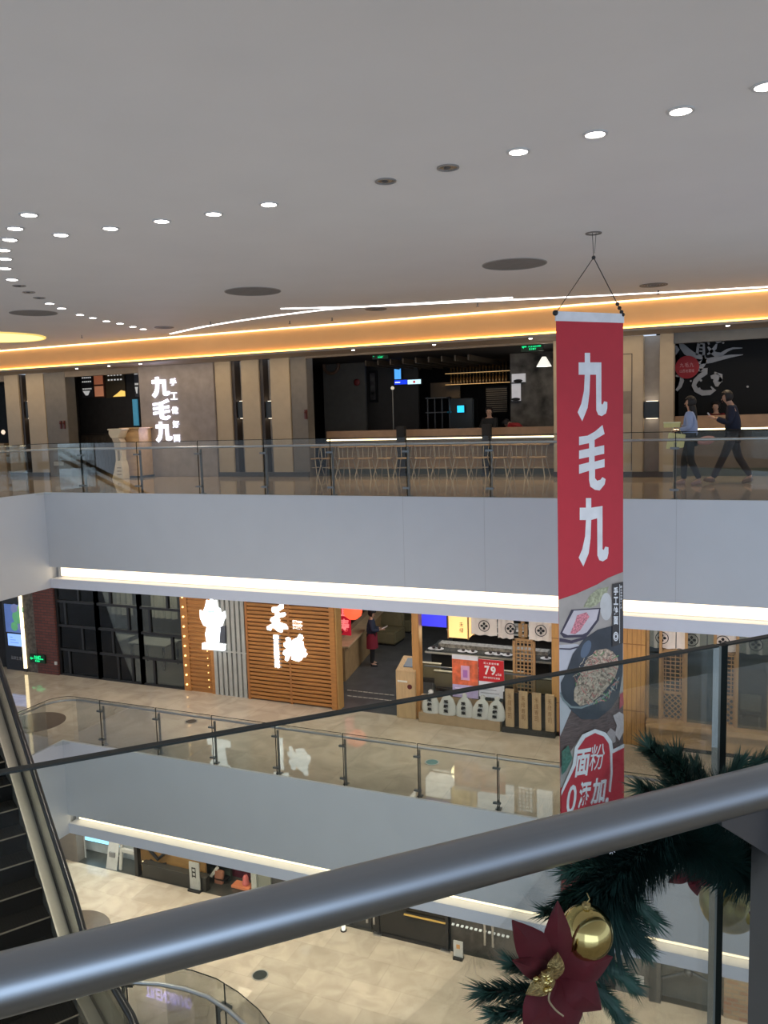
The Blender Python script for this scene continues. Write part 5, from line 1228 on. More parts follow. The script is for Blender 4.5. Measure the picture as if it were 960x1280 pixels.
# noren curtains with flower crests
nm = M('noren_cloth', (.74, .66, .60), .85, noise=.03)
def noren(x0, x1, yt, yb_, lab, Y=YB+.12):
    X0, X1, Z0, Z1 = FR(x0, yt, x1, yb_, Y); Z1 = ZH-.02
    t = thing('noren_curtain', lab, 'curtain', ((X0+X1)/2, Y, Z0), 'cream half curtains with black flower crests')
    n = 14; vs = []
    for k in range(n+1):
        X = X0+(X1-X0)*k/n; yy = Y+.018*math.sin(k*1.1)
        vs += [(X, yy, Z0+.008*math.sin(k)), (X, yy, Z1), (X, yy+.008, Z1), (X, yy+.008, Z0+.008*math.sin(k))]
    MB().add(vs, [(4*k+q, 4*k+4+q, 4*k+4+(q+1) % 4, 4*k+(q+1) % 4) for k in range(n) for q in range(4)]+[(0, 1, 2, 3)]).build('cloth', nm, t, smooth=True)
    MB().tube([(X0-.03, Y, ZH-.05), (X1+.03, Y, ZH-.05)], .018, 8).build('rod', darkw, t)
    return X0, X1, Z0, t, Y
def crest(nn, px, py):
    X0, X1, Z0, t, Y = nn; p = w(px, py, Y=Y-.03); r = .135
    q = MB(); 
    for k in range(24):
        a, b = 2*PI*k/24, 2*PI*(k+1)/24
        q.xz([(p.x+r*math.cos(a), p.z+r*math.sin(a)), (p.x+r*math.cos(b), p.z+r*math.sin(b)), (p.x+r*.88*math.cos(b), p.z+r*.88*math.sin(b)), (p.x+r*.88*math.cos(a), p.z+r*.88*math.sin(a))], Y-.03, Y-.024)
    for k in range(4):
        a = PI/2*k; c_, s2 = math.cos(a), math.sin(a)
        q.xz([(p.x+u*c_-v*s2, p.z+u*s2+v*c_) for u, v in [(.012, 0), (.045, .032), (.075, .024), (.092, 0), (.075, -.024), (.045, -.032)]], Y-.03, Y-.024)
    q.build('flower_crest', M('crest_black', (.012, .012, .012), .6), t)
L1 = [(589, 621, 772, 794, 605, 782.5), (622.5, 642, 774, 798, 638, 786), (661, 694, 776, 801, 676, 788.5)]
for i, (a, b, c_, d2_, e2, f2) in enumerate(L1): crest(noren(a, b, c_, d2_, 'cream half curtain with round flower crest, %s from the left before the banner' % ORD[i]), e2, f2)
L2 = [(808.5, 844.5, 789, 810, 827.5, 797.5), (845.5, 883.5, 791, 812.5, 864.5, 800), (884.5, 922, 793, 814, 903.5, 802.5), (923.5, 962, 796, 818, 945, 806)]
for i, (a, b, c_, d2_, e2, f2) in enumerate(L2): crest(noren(a, b, c_, d2_, 'cream half curtain with round flower crest, %s from the left after the banner' % ORD[i]), e2, f2)

# posters
def poster(x0, y0, x1, y1, Y, lab, build):
    X0, X1, Z0, Z1 = FR(x0, y0, x1, y1, Y); t = thing('poster', lab, 'poster', ((X0+X1)/2, Y, Z0))
    MB().box(X0, X1, Y, Y+.02, Z0, Z1).build('sheet', M('poster_white', (.75, .74, .80), .5), t); build(X0, X1, Z0, Z1, t, Y)
def pA(a, b, c, d, t, Y):
    W_, H_ = b-a, d-c
    B(a, b, Y-.004, Y, c+H_*.3, c+H_*.90).build('orange_field', M('poster_orange', (.72, .15, .06), .5, noise=.4, scale=6), t)
    B(a, b, Y-.004, Y, c, c+H_*.3).build('lilac_field', M('poster_lilac', (.50, .42, .66), .5, noise=.12, scale=8), t)
    B(a+W_*.34, a+W_*.68, Y-.007, Y-.003, c+H_*.42, c+H_*.76).build('pink_card', M('poster_pink', (.72, .40, .58), .5), t)
    B(a+W_*.42, a+W_*.60, Y-.009, Y-.006, c+H_*.48, c+H_*.66).build('purple_box', M('poster_purple', (.45, .18, .50), .5), t)
    q = MB()
    for k in range(3): q.box(a+W_*.1, a+W_*(.5+.1*k), Y-.007, Y-.003, c+H_*(.06+.07*k), c+H_*(.085+.07*k))
    q.build('text_lines', M('poster_text', (.75, .70, .85), .5), t)
def pB(a, b, c, d, t, Y):
    W_, H_ = b-a, d-c
    B(a, b, Y-.004, Y, c+H_*.42, d).build('red_field', M('poster_red', (.58, .015, .02), .5), t)
    q = MB().text('79', a+W_*.24, a+W_*.72, c+H_*.60, c+H_*.84, Y-.003, .006, .035); q.box(a+W_*.68, a+W_*.72, Y-.009, Y-.003, c+H_*.60, c+H_*.63)
    q.text('元起', a+W_*.74, a+W_*.92, c+H_*.60, c+H_*.66, Y-.003, .006); q.text('双人套餐特惠', a+W_*.2, a+W_*.82, c+H_*.88, c+H_*.93, Y-.003, .006); q.text('回转寿司任吃套餐', a+W_*.2, a+W_*.85, c+H_*.50, c+H_*.55, Y-.003, .006)
    q.build('white_lettering', M('poster_letter', (.85, .82, .80), .5), t)
    q = MB()
    for k in range(3): q.box(a+W_*.08, a+W_*(.8-.1*k), Y-.007, Y-.003, c+H_*(.1+.09*k), c+H_*(.12+.09*k))
    q.box(a+W_*.56, a+W_*.66, Y-.007, Y-.003, c+H_*.3, c+H_*.38); q.build('grey_print', M('poster_grey', (.35, .34, .36), .5), t)
poster(565.5, 819.5, 597.5, 872, YB+.02, 'orange and lilac poster with a pink card in the shop window', pA)
poster(598.5, 825, 630, 872, YB+.02, 'red and white price poster reading 79 in the shop window', pB)
# shop window glass and its rails
for i, (x0, x1) in enumerate([(530, 632), (632, 694)]):
    X0, X1 = XB(x0, 850), XB(x1, 850)
    t = thing('window_pane', 'shop window glass of the sushi restaurant, %s one' % ['left', 'right'][i], 'window', ((X0+X1)/2, YB, ZB)); B(X0, X1, YB+.05, YB+.06, ZB+.1, ZB+1.3).build('glass', glass, t); B(X0, X1, YB+.04, YB+.07, ZB+1.3, ZB+1.33).build('top_rail', darksteel, t)
# conveyor counter seen through the window, stools and booth backs
Yt = YB+1.5
ct = M('conveyor_top', (.055, .06, .06), .15, .2)
for i, (x0, x1, y, Y_) in enumerate([(533, 690, 806, YB+2.2), (560, 694, 789, YB+4.6)]):
    X0, X1 = w(x0, y, Y=Y_).x, w(x1, y, Y=Y_).x; z = ZB+1.05
    t = thing('conveyor_counter', ['near dark glossy sushi conveyor counter behind the posters', 'far dark glossy sushi conveyor counter'][i], 'counter', ((X0+X1)/2, Y_, ZB))
    B(X0, X1, Y_-.1, Y_+1.1, z-.06, z).build('top', ct, t, bevel=.01); B(X0+.1, X1-.1, Y_+.1, Y_+.9, ZB, z-.06).build('base', blackm, t); B(X0, X1, Y_-.11, Y_-.10, z-.05, z-.0).build('pale_edge', M('pale_edge', (.45, .45, .42), .4), t)
    B(X0+.2, X1-.2, Y_+.4, Y_+.7, z, z+.1).build('belt', M('belt', (.30, .29, .27), .35, noise=.6, scale=14), t)
t0 = thing('counter_chair', 'x', 'seat', (0, 0, 0), 'olive backed seats at the conveyor counter')
B(-.28, .28, -.04, .04, .62, 1.0).build('backrest', M('olive_leather', (.20, .175, .10), .45), t0, bevel=.03, local=True); B(-.28, .28, .0, .45, .48, .60).build('seat', M('seat_black', (.02, .02, .02), .5), t0, bevel=.03, local=True)
B(-.285, .285, -.045, .045, 1.0, 1.02).build('piping', M('piping_pale', (.5, .48, .38), .5), t0, local=True)
MB().tube([(0, .2, 0), (0, .2, .48)], .04, 10).lathe([(.2, 0), (.2, .03)], (0, .2, 0), 18).build('pedestal', steel, t0, local=True)
tb2 = kids(t0); n = 0
for i, (px, Y_) in enumerate([(538, YB+1.25), (556, YB+.7), (584, YB+1.2), (612, YB+1.2), (640, YB+1.2), (684, YB+.9)]):
    X = w(px, 825, Y=Y_).x; lab = 'olive backed counter seat behind the shop window, %s from the left' % ORD[i]
    if n == 0: t0.location = (X, Y_, ZB); t0['label'] = lab
    else: dup(t0, (X, Y_, ZB), lab, 0, tb2)
    n += 1
tb3 = None; n = 0
t0 = thing('table_setting', 'x', 'table setting', (0, 0, 0), 'plates and bowls on the conveyor counters')
MB().lathe([(.05, 0), (.13, .015), (.14, .02)], (0, 0, 0), 16).build('plate', M('plate_white', (.6, .6, .6), .3), t0, smooth=True, local=True); MB().lathe([(.03, .02), (.06, .07), (.055, .07)], (.02, 0, 0), 14).build('cup', M('cup_dark', (.04, .03, .03), .3), t0, smooth=True, local=True)
tb3 = kids(t0)
for j, (Y_, xs_) in enumerate([(YB+2.35, (541, 548, 578, 590, 612, 622, 634, 682)), (YB+4.8, (566, 578, 596, 612, 636, 650, 684))]):
    for i, px in enumerate(xs_):
        X = w(px, 800, Y=Y_).x; lab = 'small plate and cup on the %s conveyor counter, %s from the left' % (('near', 'far')[j], ORD[i])
        if n == 0: t0.location = (X, Y_, ZB+1.05); t0['label'] = lab
        else: dup(t0, (X, Y_, ZB+1.05), lab, 0, tb3)
        n += 1
lamp('sushi_room_glow', 'AREA', (-5.3, YB+3.2, ZH-.06), 90, (.95, .97, 1), 4.5, 3)
lamp('sushi_entry_glow', 'AREA', (-9.0+1.2, YB+3.0, ZH-.06), 55, (1, .93, .85), 1.5, 4)
lamp('sushi_right_glow', 'AREA', (0.2, YB+2.6, ZH-.06), 38, (.9, .95, 1), 4, 2)
# planter bench with white sacks
X0, X1 = XB(527, 885), XB(628, 900)
yb0 = YB-.05
t = thing('display_bench', 'low wooden ledge with a back board under the shop window', 'bench', ((X0+X1)/2, yb0, ZB))
B(X0, X1, YB-.22, YB+.0, ZB, ZB+.24).build('front_board', M('bench_oak', (.42, .30, .18), .5, noise=.1), t, bevel=.008); B(X0, X1, YB+.0, YB+.04, ZB+.24, ZB+.62).build('back_board', M('bench_oak', (.42, .30, .18), .5), t)
for i, px in enumerate((539, 559, 581, 600, 619)):
    y_ = 893+i*1.6; X = w(px, 885, Y=YB-.12).x; z = ZB+.24; wd, lean = .23, (0, .02, 0, .07, .05)[i]
    t = thing('rice_sack', 'white tied sack with black marks on the ledge, %s from the left' % ORD[i], 'sack', (X, YB-.12, z), 'white tied sacks on the ledge')
    q = MB().lathe([(wd*.9, 0), (wd, .08), (wd*.92, .22), (wd*.62, .38), (wd*.22, .47), (wd*.30, .52), (wd*.12, .56)], (0, 0, 0), 18)
    q.v = [Vector((X+v.x+lean*v.z*2, YB-.12+v.y*.45, z+v.z)) for v in q.v]; q.build('sack', M('sack_cloth', (.62, .62, .58), .8, noise=.06), t, smooth=True)
    q = MB()
    for k, ch in enumerate('禾绿米'):
        zc = z+.34-.115*k; q.glyph(ch, lambda u, v, kk: Vector((X-.06+lean*(zc-z)*2+.12*u, YB-.12-wd*.47-.012*kk+.0, zc-.04+.085*v)), .06)
    q.build('black_marks', M('crest_black', (.012, .012, .012), .6), t)
# wooden name boards
for i, (px, yt, yb_) in enumerate([(637.5, 861, 903), (654.5, 864, 905), (671, 866, 908), (687.5, 868, 910)]):
    X = w(px, 885, Y=YB-.1).x; z1 = w(px, yt, Y=YB-.1).z
    t = thing('name_board', 'upright pale wooden board with faint characters, %s from the left' % ORD[i], 'wooden board', (X, YB-.1, ZB+.12), 'upright wooden boards')
    B(X-.10, X+.10, YB-.14, YB-.08, ZB+.12, z1).build('plank', M('plank_oak', (.52, .36, .20), .5, noise=.12, scale=8, stretch=(4, 4, .5)), t, bevel=.006)
    MB().text('禾绿寿司', X-.045, X+.045, ZB+.3, z1-.1, YB-.14, .005, .0, True).build('characters', M('plank_mark', (.30, .17, .08), .6), t)
X0, X1 = XB(630, 905), XB(696, 905)
t = thing('board_stand', 'dark ledge carrying the upright wooden boards', 'stand', ((X0+X1)/2, YB-.1, ZB)); B(X0, X1, YB-.2, YB+.0, ZB, ZB+.12).build('base', M('stand_dark', (.03, .028, .025), .5), t); B(X0, X1, YB-.04, YB-.0, ZB+.12, ZB+.9).build('back_panel', M('stand_dark', (.03, .028, .025), .5), t)
# lattice screens
def lattice(x0, x1, yt, yb_, Y, lab, diag=None, top=None):
    X0, X1, Z0, Z1 = FR(x0, yt, x1, yb_, Y); Z1 = min(Z1, ZH-.02)
    t = thing('lattice_screen', lab, 'lattice screen', ((X0+X1)/2, Y, Z0)); mt = M('lattice_wood', (.42, .24, .10), .5)
    MB().box(X0, X0+.06, Y, Y+.06, Z0, Z1).box(X1-.06, X1, Y, Y+.06, Z0, Z1).box(X0, X1, Y, Y+.06, Z0, Z0+.05).box(X0, X1, Y, Y+.06, Z1-.05, Z1).build('frame', mt, t)
    g = MB(); zm_ = Z0+(Z1-Z0)*(diag or 0)
    nx = max(3, int((X1-X0)/.085))
    for k in range(1, nx): X = X0+(X1-X0)*k/nx; g.box(X-.012, X+.012, Y+.02, Y+.04, zm_, Z1)
    nz = int((Z1-zm_)/.085)
    for k in range(nz): z = zm_+(Z1-zm_)*k/nz; g.box(X0, X1, Y+.015, Y+.035, z-.012, z+.012)
    g.build('square_lattice', mt, t)
    if diag:
        g = MB(); h_ = zm_-Z0; wd = X1-X0
        for s in (-1, 1):
            k = -h_
            while k < wd:
                a = (max(0, k), max(0, -k)) ; e = min(wd-a[0], h_-a[1])
                if e > .02:
                    P1 = (X0+a[0], Z0+a[1]) if s > 0 else (X1-a[0], Z0+a[1]); P2 = (X0+a[0]+e, Z0+a[1]+e) if s > 0 else (X1-a[0]-e, Z0+a[1]+e)
                    g.bar((P1[0], Y+.03, P1[1]), (P2[0], Y+.03, P2[1]), .02, .02, (0, 1, 0))
                k += .12
        g.box(X0, X1, Y, Y+.06, zm_-.03, zm_+.03); g.build('diagonal_lattice', mt, t)
lattice(641, 669, 799, 893, YB+.16, 'wooden square lattice screen standing between the curtains, left of the banner', .15)
lattice(648, 659, 777, 799, YB+.22, 'small dark brown lattice panel hanging between two curtains')
lattice(694, 702, 801, 905, YB+.16, 'narrow wooden lattice screen at the left edge of the banner')
lattice(826, 856, 812, 902, YB+.16, 'wooden lattice screen with diagonal foot, first right of the banner', .40)
lattice(893.5, 920.5, 815, 912, YB+.16, 'wooden lattice screen with diagonal foot behind the near glass joint', .42)
lattice(829, 846, 810, 816, YB+.3, 'small lattice panel under the first curtain right of the banner')
# cabinet front beside the banner and low wall at the right
X0, X1 = XB(690, 850), XB(806.5, 860)
t = thing('wood_panel_wall', 'tall orange wooden cupboard front behind and beside the banner', 'cupboard', ((X0+X1)/2, YB, ZB))
q = MB().box(X0, X1, YB-.02, YB+.4, ZB, ZH)
q.build('body', M('cupboard_wood', (.52, .27, .085), .45, noise=.1, scale=8, stretch=(3, 3, .4)), t)
q = MB(); zc1 = w(790, 805, Y=YB).z; zc2 = w(790, 888, Y=YB).z
q.box(X0, X1, YB-.024, YB-.019, zc1-.01, zc1+.01).box(X0, X1, YB-.024, YB-.019, zc2-.01, zc2+.01)
for px in (784, 790, 796, 801): X = XB(px, 850); q.box(X-.005, X+.005, YB-.024, YB-.019, ZB, ZH)
q.build('panel_joints', M('joint_brown', (.28, .13, .04), .6), t)
X0 = XB(808, 900); zt = w(860, 907, Y=YB-.1).z
t = thing('bench', 'long light brown wooden bench wall under the right shop window', 'bench', ((X0+XR)/2, YB, ZB))
B(X0, XR, YB-.06, YB+.25, ZB+.1, zt-.12).build('front', M('bench_front', (.50, .31, .15), .45, noise=.08), t); B(X0, XR, YB-.18, YB+.28, zt-.12, zt).build('ledge', M('bench_ledge', (.58, .36, .18), .4), t, bevel=.01)
for i, (px0, px1) in enumerate([(809, 825), (857, 893), (921, 962)]):
    X0, X1 = XB(px0, 860), XB(px1, 860)
    t = thing('window_pane', 'dark shop window pane right of the banner, %s from the left' % ORD[i], 'window', ((X0+X1)/2, YB, zt)); B(X0, X1, YB+.10, YB+.11, zt, ZH-.8).build('glass', glassd, t)
    MB().box(X0-.03, X0+.03, YB+.07, YB+.15, zt, ZH).box(X1-.03, X1+.03, YB+.07, YB+.15, zt, ZH).build('frame', M('lattice_wood', (.42, .24, .10), .5), t)
for i, (px, Y_) in enumerate([(817, YB+1.2), (938, YB+1.4)]):
    X = w(px, 890, Y=Y_).x
    t = thing('dining_chair', 'pale backed chair behind the dark window %s' % ('beside the cupboard' if i == 0 else 'at the right edge'), 'chair', (X, Y_, ZB))
    B(X-.22, X+.22, Y_, Y_+.45, ZB+.42, ZB+.48).build('seat', M('seat_black', (.02, .02, .02), .5), t, bevel=.01); B(X-.22, X+.22, Y_-.04, Y_, ZB+.55, ZB+.95).build('backrest', M('chair_pale', (.40, .36, .30), .6), t, bevel=.02)
    for sx in (-.2, .17):
        for sy in (0, .4): B(X+sx, X+sx+.03, Y_+sy-.03, Y_+sy, ZB, ZB+.45).build('leg', M('chair_pale', (.40, .36, .30), .6), t)
# ------------------------------------------------------------------ bottom level shops
YC_ = 18.0
def C3(x, y): p = w(x, y, Z=ZC); return p
tv(106, 1040, 149, 1054.5, 18.62, E('pale_blue_screen', (.35, .72, .95), 1.5), 'wide pale blue wall screen on the pale grey wall, bottom level')
p = C3(139, 1087)
t = thing('floor_sign', 'small white leaning notice board on the bottom floor under the blue screen', 'sign', tuple(p)); MB().hexa([p+Vector(v) for v in ((-.2, 0, 0), (.2, 0, 0), (.2, .03, 0), (-.2, .03, 0), (-.2, .2, .8), (.2, .2, .8), (.2, .23, .8), (-.2, .23, .8))]).build('board', M('notice_white', (.55, .55, .52), .5), t, bevel=.005)
B(p.x-.1, p.x+.1, p.y+.06, p.y+.1, ZC+.35, ZC+.5).build('print', M('notice_grey', (.25, .25, .25), .5), t); MB().bar(p+Vector((0, .2, .7)), p+Vector((0, .5, 0)), .03, .02).build('strut', darksteel, t)
p = C3(160, 1092)
t = thing('easel', 'white wooden easel stand beside the notice board, bottom level', 'easel', tuple(p)); em_ = M('easel_white', (.58, .57, .52), .5)
for sx in (-1, 1): MB().bar(p+Vector((sx*.36, .1, 0)), p+Vector((sx*.17, .25, 2.4)), .09, .05, (0, 1, 0)).build('leg', em_, t)
MB().bar(p+Vector((-.32, .13, .62)), p+Vector((.32, .13, .62)), .09, .10).build('tray', em_, t); MB().bar(p+Vector((-.23, .2, 1.7)), p+Vector((.23, .2, 1.7)), .07, .04).build('cross_bar', em_, t); MB().bar(p+Vector((0, .3, 2.3)), p+Vector((0, .9, 0)), .05, .04).build('rear_leg', em_, t)
# wooden shop with chain lights
X0, X1 = w(172, 1070, Y=18.3).x-.02, w(256, 1090, Y=18.3).x
struct('wall_ground_wood', B(X0, X1, 18.31, 18.4, ZC+.0, HC), M('ground_wood', (.27, .15, .05), .5, noise=.15, scale=6, stretch=(.4, 1, 3)), 'warm brown plank wall inside the bottom level shop', 'wall')
struct('wall_ground_post', B(C3(168, 1096).x, C3(172, 1097).x, 18.0, 18.15, ZC, HC), black, 'black edge post left of the brown plank wall', 'post')
t = thing('wall_emblem', 'black curly emblem hanging on the brown plank wall', 'emblem', (C3(196, 1100).x, 18.24, ZC+1.2)); c = w(197, 1068, Y=18.24)
MB().tube([(c.x-.25, 18.24, c.z+.35), (c.x-.3, 18.24, c.z+.1), (c.x, 18.24, c.z-.15), (c.x+.28, 18.24, c.z+.1), (c.x+.22, 18.24, c.z+.35)], .05, 8).build('hook', black, t); MB().tube([(c.x-.28, 18.24, c.z-.22), (c.x, 18.24, c.z-.32), (c.x+.28, 18.24, c.z-.22)], .03, 8).build('lower_curl', black, t)
t = thing('string_lights', 'string of tiny warm bulbs across the brown plank wall', 'string lights', (C3(205, 1100).x, 18.25, ZC+1.2))
pts = [w(174+k*2.4, 1068+k*.58+1.5*math.sin(k*.5)+6, Y=18.26) for k in range(26)]
MB().tube([(q.x, 18.26, q.z) for q in pts], .008, 6).build('cord', black, t); q_ = MB()
for q in pts[::2]: q_.ball((q.x, 18.25, q.z), .022, 8, 6)
q_.build('bulbs', E('tiny_bulb', (1, .75, .4), 2), t)
X0b = C3(256, 1117).x; X1b = C3(300, 1126).x
t = thing('display_counter', 'long low dark glass display counter in front of the brown plank wall', 'counter', ((X0+X0b)/2, 18.4, ZC)); X0 = C3(173, 1097).x; B(X0+.1, X0b, 18.03, 18.22, ZC, ZC+.40).build('body', M('counter_black', (.025, .025, .022), .3), t, bevel=.01); B(X0+.08, X0b+.02, 18.01, 18.24, ZC+.40, ZC+.43).build('top', M('counter_top_dark', (.05, .05, .045), .2), t)
p = C3(244, 1114)
t = thing('floor_sign', 'small grey framed floor sign in front of the dark shop, bottom level', 'sign', (p.x, p.y, ZC)); B(p.x-.17, p.x+.17, p.y, p.y+.04, ZC+.05, ZC+.85).build('board', M('sign_grey', (.40, .40, .37), .5), t, bevel=.005); MB().text('日', p.x-.08, p.x+.08, ZC+.4, ZC+.7, p.y, .005, .02).build('print', M('crest_black', (.012, .012, .012), .6), t); B(p.x-.2, p.x+.2, p.y-.08, p.y+.12, ZC, ZC+.05).build('foot', black, t)
# shoe and product wall
t = thing('display_rack', 'dark product rack behind the small floor sign, bottom level', 'rack', (w(266, 1090, Y=18.75).x, 18.75, ZC)); X = t.location.x
B(X-.65, X+.6, 18.75, 18.85, ZC, HC).build('back', M('rack_green', (.03, .04, .03), .6, noise=.5, scale=3), t)
for k in range(4): B(X-.65, X+.6, 18.5, 18.75, ZC+.12+.45*k, ZC+.15+.45*k).build('rack_shelf', black, t)
for i, (px, py, lab, colr) in enumerate([(252, 1107, 'left white and black round shoe on the dark rack', (.6, .6, .6)), (260, 1109.5, 'right white and black round shoe on the dark rack', (.6, .6, .6))]):
    p = w(px, py, Y=18.6); t = thing('shoe', lab, 'shoe', (p.x, 18.6, p.z-.06)); v, f = skinmesh([Vector((p.x-.15, 18.6, p.z)), Vector((p.x, 18.6, p.z+.02)), Vector((p.x+.16, 18.55, p.z-.01))], [(0, 1), (1, 2)], [.08, .08, .06], 1); MB().add(v, f).build('upper', M('shoe_white', colr, .5), t, smooth=True); B(p.x-.2, p.x+.22, 18.5, 18.7, p.z-.1, p.z-.07).build('sole', black, t)
c = w(268, 1090, Y=18.55)
tag(MB().obox((c.x, 18.55, c.z), (.12, 0, .16), (0, .04, 0), (-.03, 0, .03)).build('white_tag', M('white_tag', (.6, .58, .5), .5)), 'bright white slanted tag on the dark product rack', 'tag')
c = w(274, 1099, Y=18.55)
tag(MB().obox((c.x, 18.55, c.z), (.14, 0, 0), (0, .05, 0), (.03, 0, .28)).build('display_board', M('salmon', (.35, .15, .09), .5), bevel=.02), 'salmon coloured upright display piece on the dark rack', 'display piece')
# pink lit cafe corner
X0, X1 = w(282, 1095, Y=19.0).x, w(318, 1100, Y=19.0).x+.2
struct('wall_ground_pink', B(X0, X1, 19.0, 19.1, ZC, HC), M('dim_magenta_wall', (.10, .015, .03), .6), 'dim dark pink lit wall of the bottom level corner shop', 'wall')
c = w(305, 1097, Y=18.6)
t = thing('figurine_stand', 'orange table with a red and white figurine glowing in the dark pink corner', 'table', (c.x, 18.6, ZC)); z = w(307, 1107, Y=18.6).z
B(c.x-.35, c.x+.25, 18.45, 18.75, z-.06, z+.02).build('tabletop', E('orange_top', (.60, .20, .09), .25), t, bevel=.01); B(c.x-.25, c.x+.2, 18.5, 18.7, ZC, z-.06).build('base', M('base_dark', (.05, .045, .05), .5), t)
MB().lathe([(.08, 0), (.11, .06), (.08, .15), (.09, .21), (.05, .29), (.02, .3)], (c.x+.05, 18.6, z+.02), 16).build('figurine', E('figurine_red', (.55, .14, .12), .2), t, smooth=True)
# glossy columns
X0, X1, X2, X3 = C3(315, 1130).x, C3(322, 1131).x, C3(339, 1135).x, C3(362, 1140).x
struct('wall_ground_column', B(X0, X1, 18.0, 18.3, ZC, HC), M('pale_column', (.36, .37, .33), .4), 'pale grey green column at the bottom level', 'column')
struct('wall_ground_column', B(X1, X2, 18.05, 18.3, ZC, HC), M('grey_green_column', (.19, .20, .165), .4), 'darker grey green column beside the pale one', 'column')
struct('wall_ground_dark', B(X2, C3(461, 1166).x, 18.1, 18.3, ZC, HC), M('ground_dark', (.045, .045, .045), .35), 'dark glossy shop front behind the handrail, bottom level', 'wall')
c = w(378, 1107, Y=17.9)
tag(MB().ball((c.x, 17.95, c.z), .13, 14, 10).build('globe_lamp', E('globe', (.9, .95, .95), .9), smooth=True), 'small white globe lamp on the dark front above the handrail', 'lamp')
c = w(429, 1152, Y=17.8)
t = thing('floor_candle', 'small glowing white lamp standing by the dark shop front', 'lamp', (c.x, 17.8, ZC)); MB().lathe([(.05, 0), (.06, .3), (.04, .34)], (c.x, 17.8, ZC+.03), 12).build('shade', E('candle', (1, .95, .8), 1.2), t, smooth=True); MB().lathe([(.08, 0), (.08, .03)], (c.x, 17.8, ZC), 12).build('base', black, t)
# dark glass doors with a brass bar
xs_ = [C3(470, 1171).x, C3(560, 1191).x, C3(640, 1209).x]
for i in range(1):
    a, b = xs_[0], xs_[1]
    t = thing('glass_door', 'black glazed double door with a long brass bar, bottom level', 'door', ((a+b)/2, 18.0, ZC)); B(a, b, 17.98, 18.04, ZC+.05, HC).build('panel', M('door_black', (.014, .014, .014), .2), t)
    MB().box(a, a+.06, 17.94, 18.06, ZC, HC).box(b-.06, b, 17.94, 18.06, ZC, HC).box(a, b, 17.95, 18.05, ZC, ZC+.08).build('frame', black, t)
    z = w(515, 1145, Y=17.9).z
    MB().tube([(w(505, 1142, Y=17.9).x, 17.9, z), (b-.05, 17.9, z)], .025, 10).build('brass_bar', M('brass_lit', (.75, .48, .12), .3, .6), t)
    MB().box(a-.1, a+.12, 17.9, 18.0, ZC, ZC+.04).box(b-.2, b+.05, 17.9, 18.0, ZC, ZC+.04).build('floor_hinge', steel, t)
def stripes(a, b, lab, gname):
    struct('wall_ground_shop', B(a, b, 18.15, 18.3, ZC, HC), M('ground_brown', (.085, .075, .065), .4, noise=.3), lab, 'wall')
stripes(C3(461, 1166).x, xs_[0], 'brown grey strip left of the black glazed door', ''); stripes(xs_[1], C3(770, 1236).x, 'long brown grey shop front right of the black glazed door', '')
t = thing('dotted_light_rail', 'row of short white dashes of light along the brown grey shop front', 'light rail', (C3(600, 1200).x, 18.1, w(610, 1160, Y=18.1).z))
for j, (a, b, y0, y1) in enumerate([(473, 505, 1138.5, 1144), (566, 640, 1156, 1173)]):
    q = MB()
    for k in range(6 if j == 0 else 13):
        nn = 6 if j == 0 else 13; c = w(a+(b-a)*k/nn, y0+(y1-y0)*k/nn, Y=18.08); q.box(c.x-.03, c.x+.03, 18.07, 18.14, c.z-.012, c.z+.012)
    q.build('dashes', E('dash_light', (.8, .8, .75), .6), t)
for i, (px, py, lab) in enumerate([(463, 1144, 'pair of pale door handles left of the black glazed door'), (611, 1172, 'pair of pale vertical door handles right of the black glazed door')]):
    c = w(px, py, Y=18.05); t = thing('pull_bar', lab, 'door handle', (c.x, 18.05, c.z-.22))
    for s in (-.1, .1): MB().tube([(c.x+s, 18.05, c.z-.22), (c.x+s, 18.05, c.z+.4)], .028, 10).build('bar', M('pale_bar', (.45, .40, .34), .4), t)
p = C3(576, 1193)
t = thing('floor_sign', 'white notice with orange mark standing right of the black glazed door', 'sign', (p.x, p.y-.05, ZC)); B(p.x-.12, p.x+.12, p.y-.2, p.y-.16, ZC+.06, ZC+.46).build('board', M('notice_white', (.55, .55, .52), .5), t, bevel=.005)
B(p.x-.04, p.x+.05, p.y-.21, p.y-.2, ZC+.28, ZC+.38).build('print', M('notice_orange', (.6, .3, .1), .5), t); B(p.x-.12, p.x+.12, p.y-.26, p.y-.1, ZC, ZC+.06).build('foot', black, t)
# right part
a, b = C3(770, 1236).x, C3(812, 1246).x
struct('wall_ground_grey', B(a, b, 18.0, 18.3, ZC, HC), M('grey_metal_wall', (.17, .17, .16), .5), 'grey panel wall behind the garland, bottom level', 'wall')
struct('wall_ground_grey', B(b, b+.25, 17.9, 18.3, ZC, HC), M('grey_dark_column', (.09, .09, .085), .4), 'dark grey column right of the grey panel wall', 'column')
c = w(799, 1226, Y=17.95); tag(B(c.x-.1, c.x+.1, 17.96, 18.0, c.z-.1, c.z+.1).build('wall_switch', M('socket_white', (.6, .6, .58), .5), bevel=.005), 'small white square switch on the grey panel wall', 'switch')
exitsign(764, 1211, 17.85, 'green glowing exit sign behind the garland, bottom level', 1.5)
b2 = C3(905, 1266).x
struct('wall_ground_glass', B(b+.25, b2+.3, 18.2, 18.3, ZC, HC), M('grey_gloss', (.11, .115, .11), .25), 'grey glossy shop front under the dark rods', 'wall')
t = thing('sign_brace', 'dark horizontal rods bracing a joint in front of the grey shop front', 'brace', (w(856, 1217, Y=18).x, 18.0, w(856, 1217, Y=18).z))
P1, P2, P3, P4 = w(818, 1224, Y=18), w(855, 1216, Y=18), w(866, 1216, Y=18), w(897, 1233, Y=18)
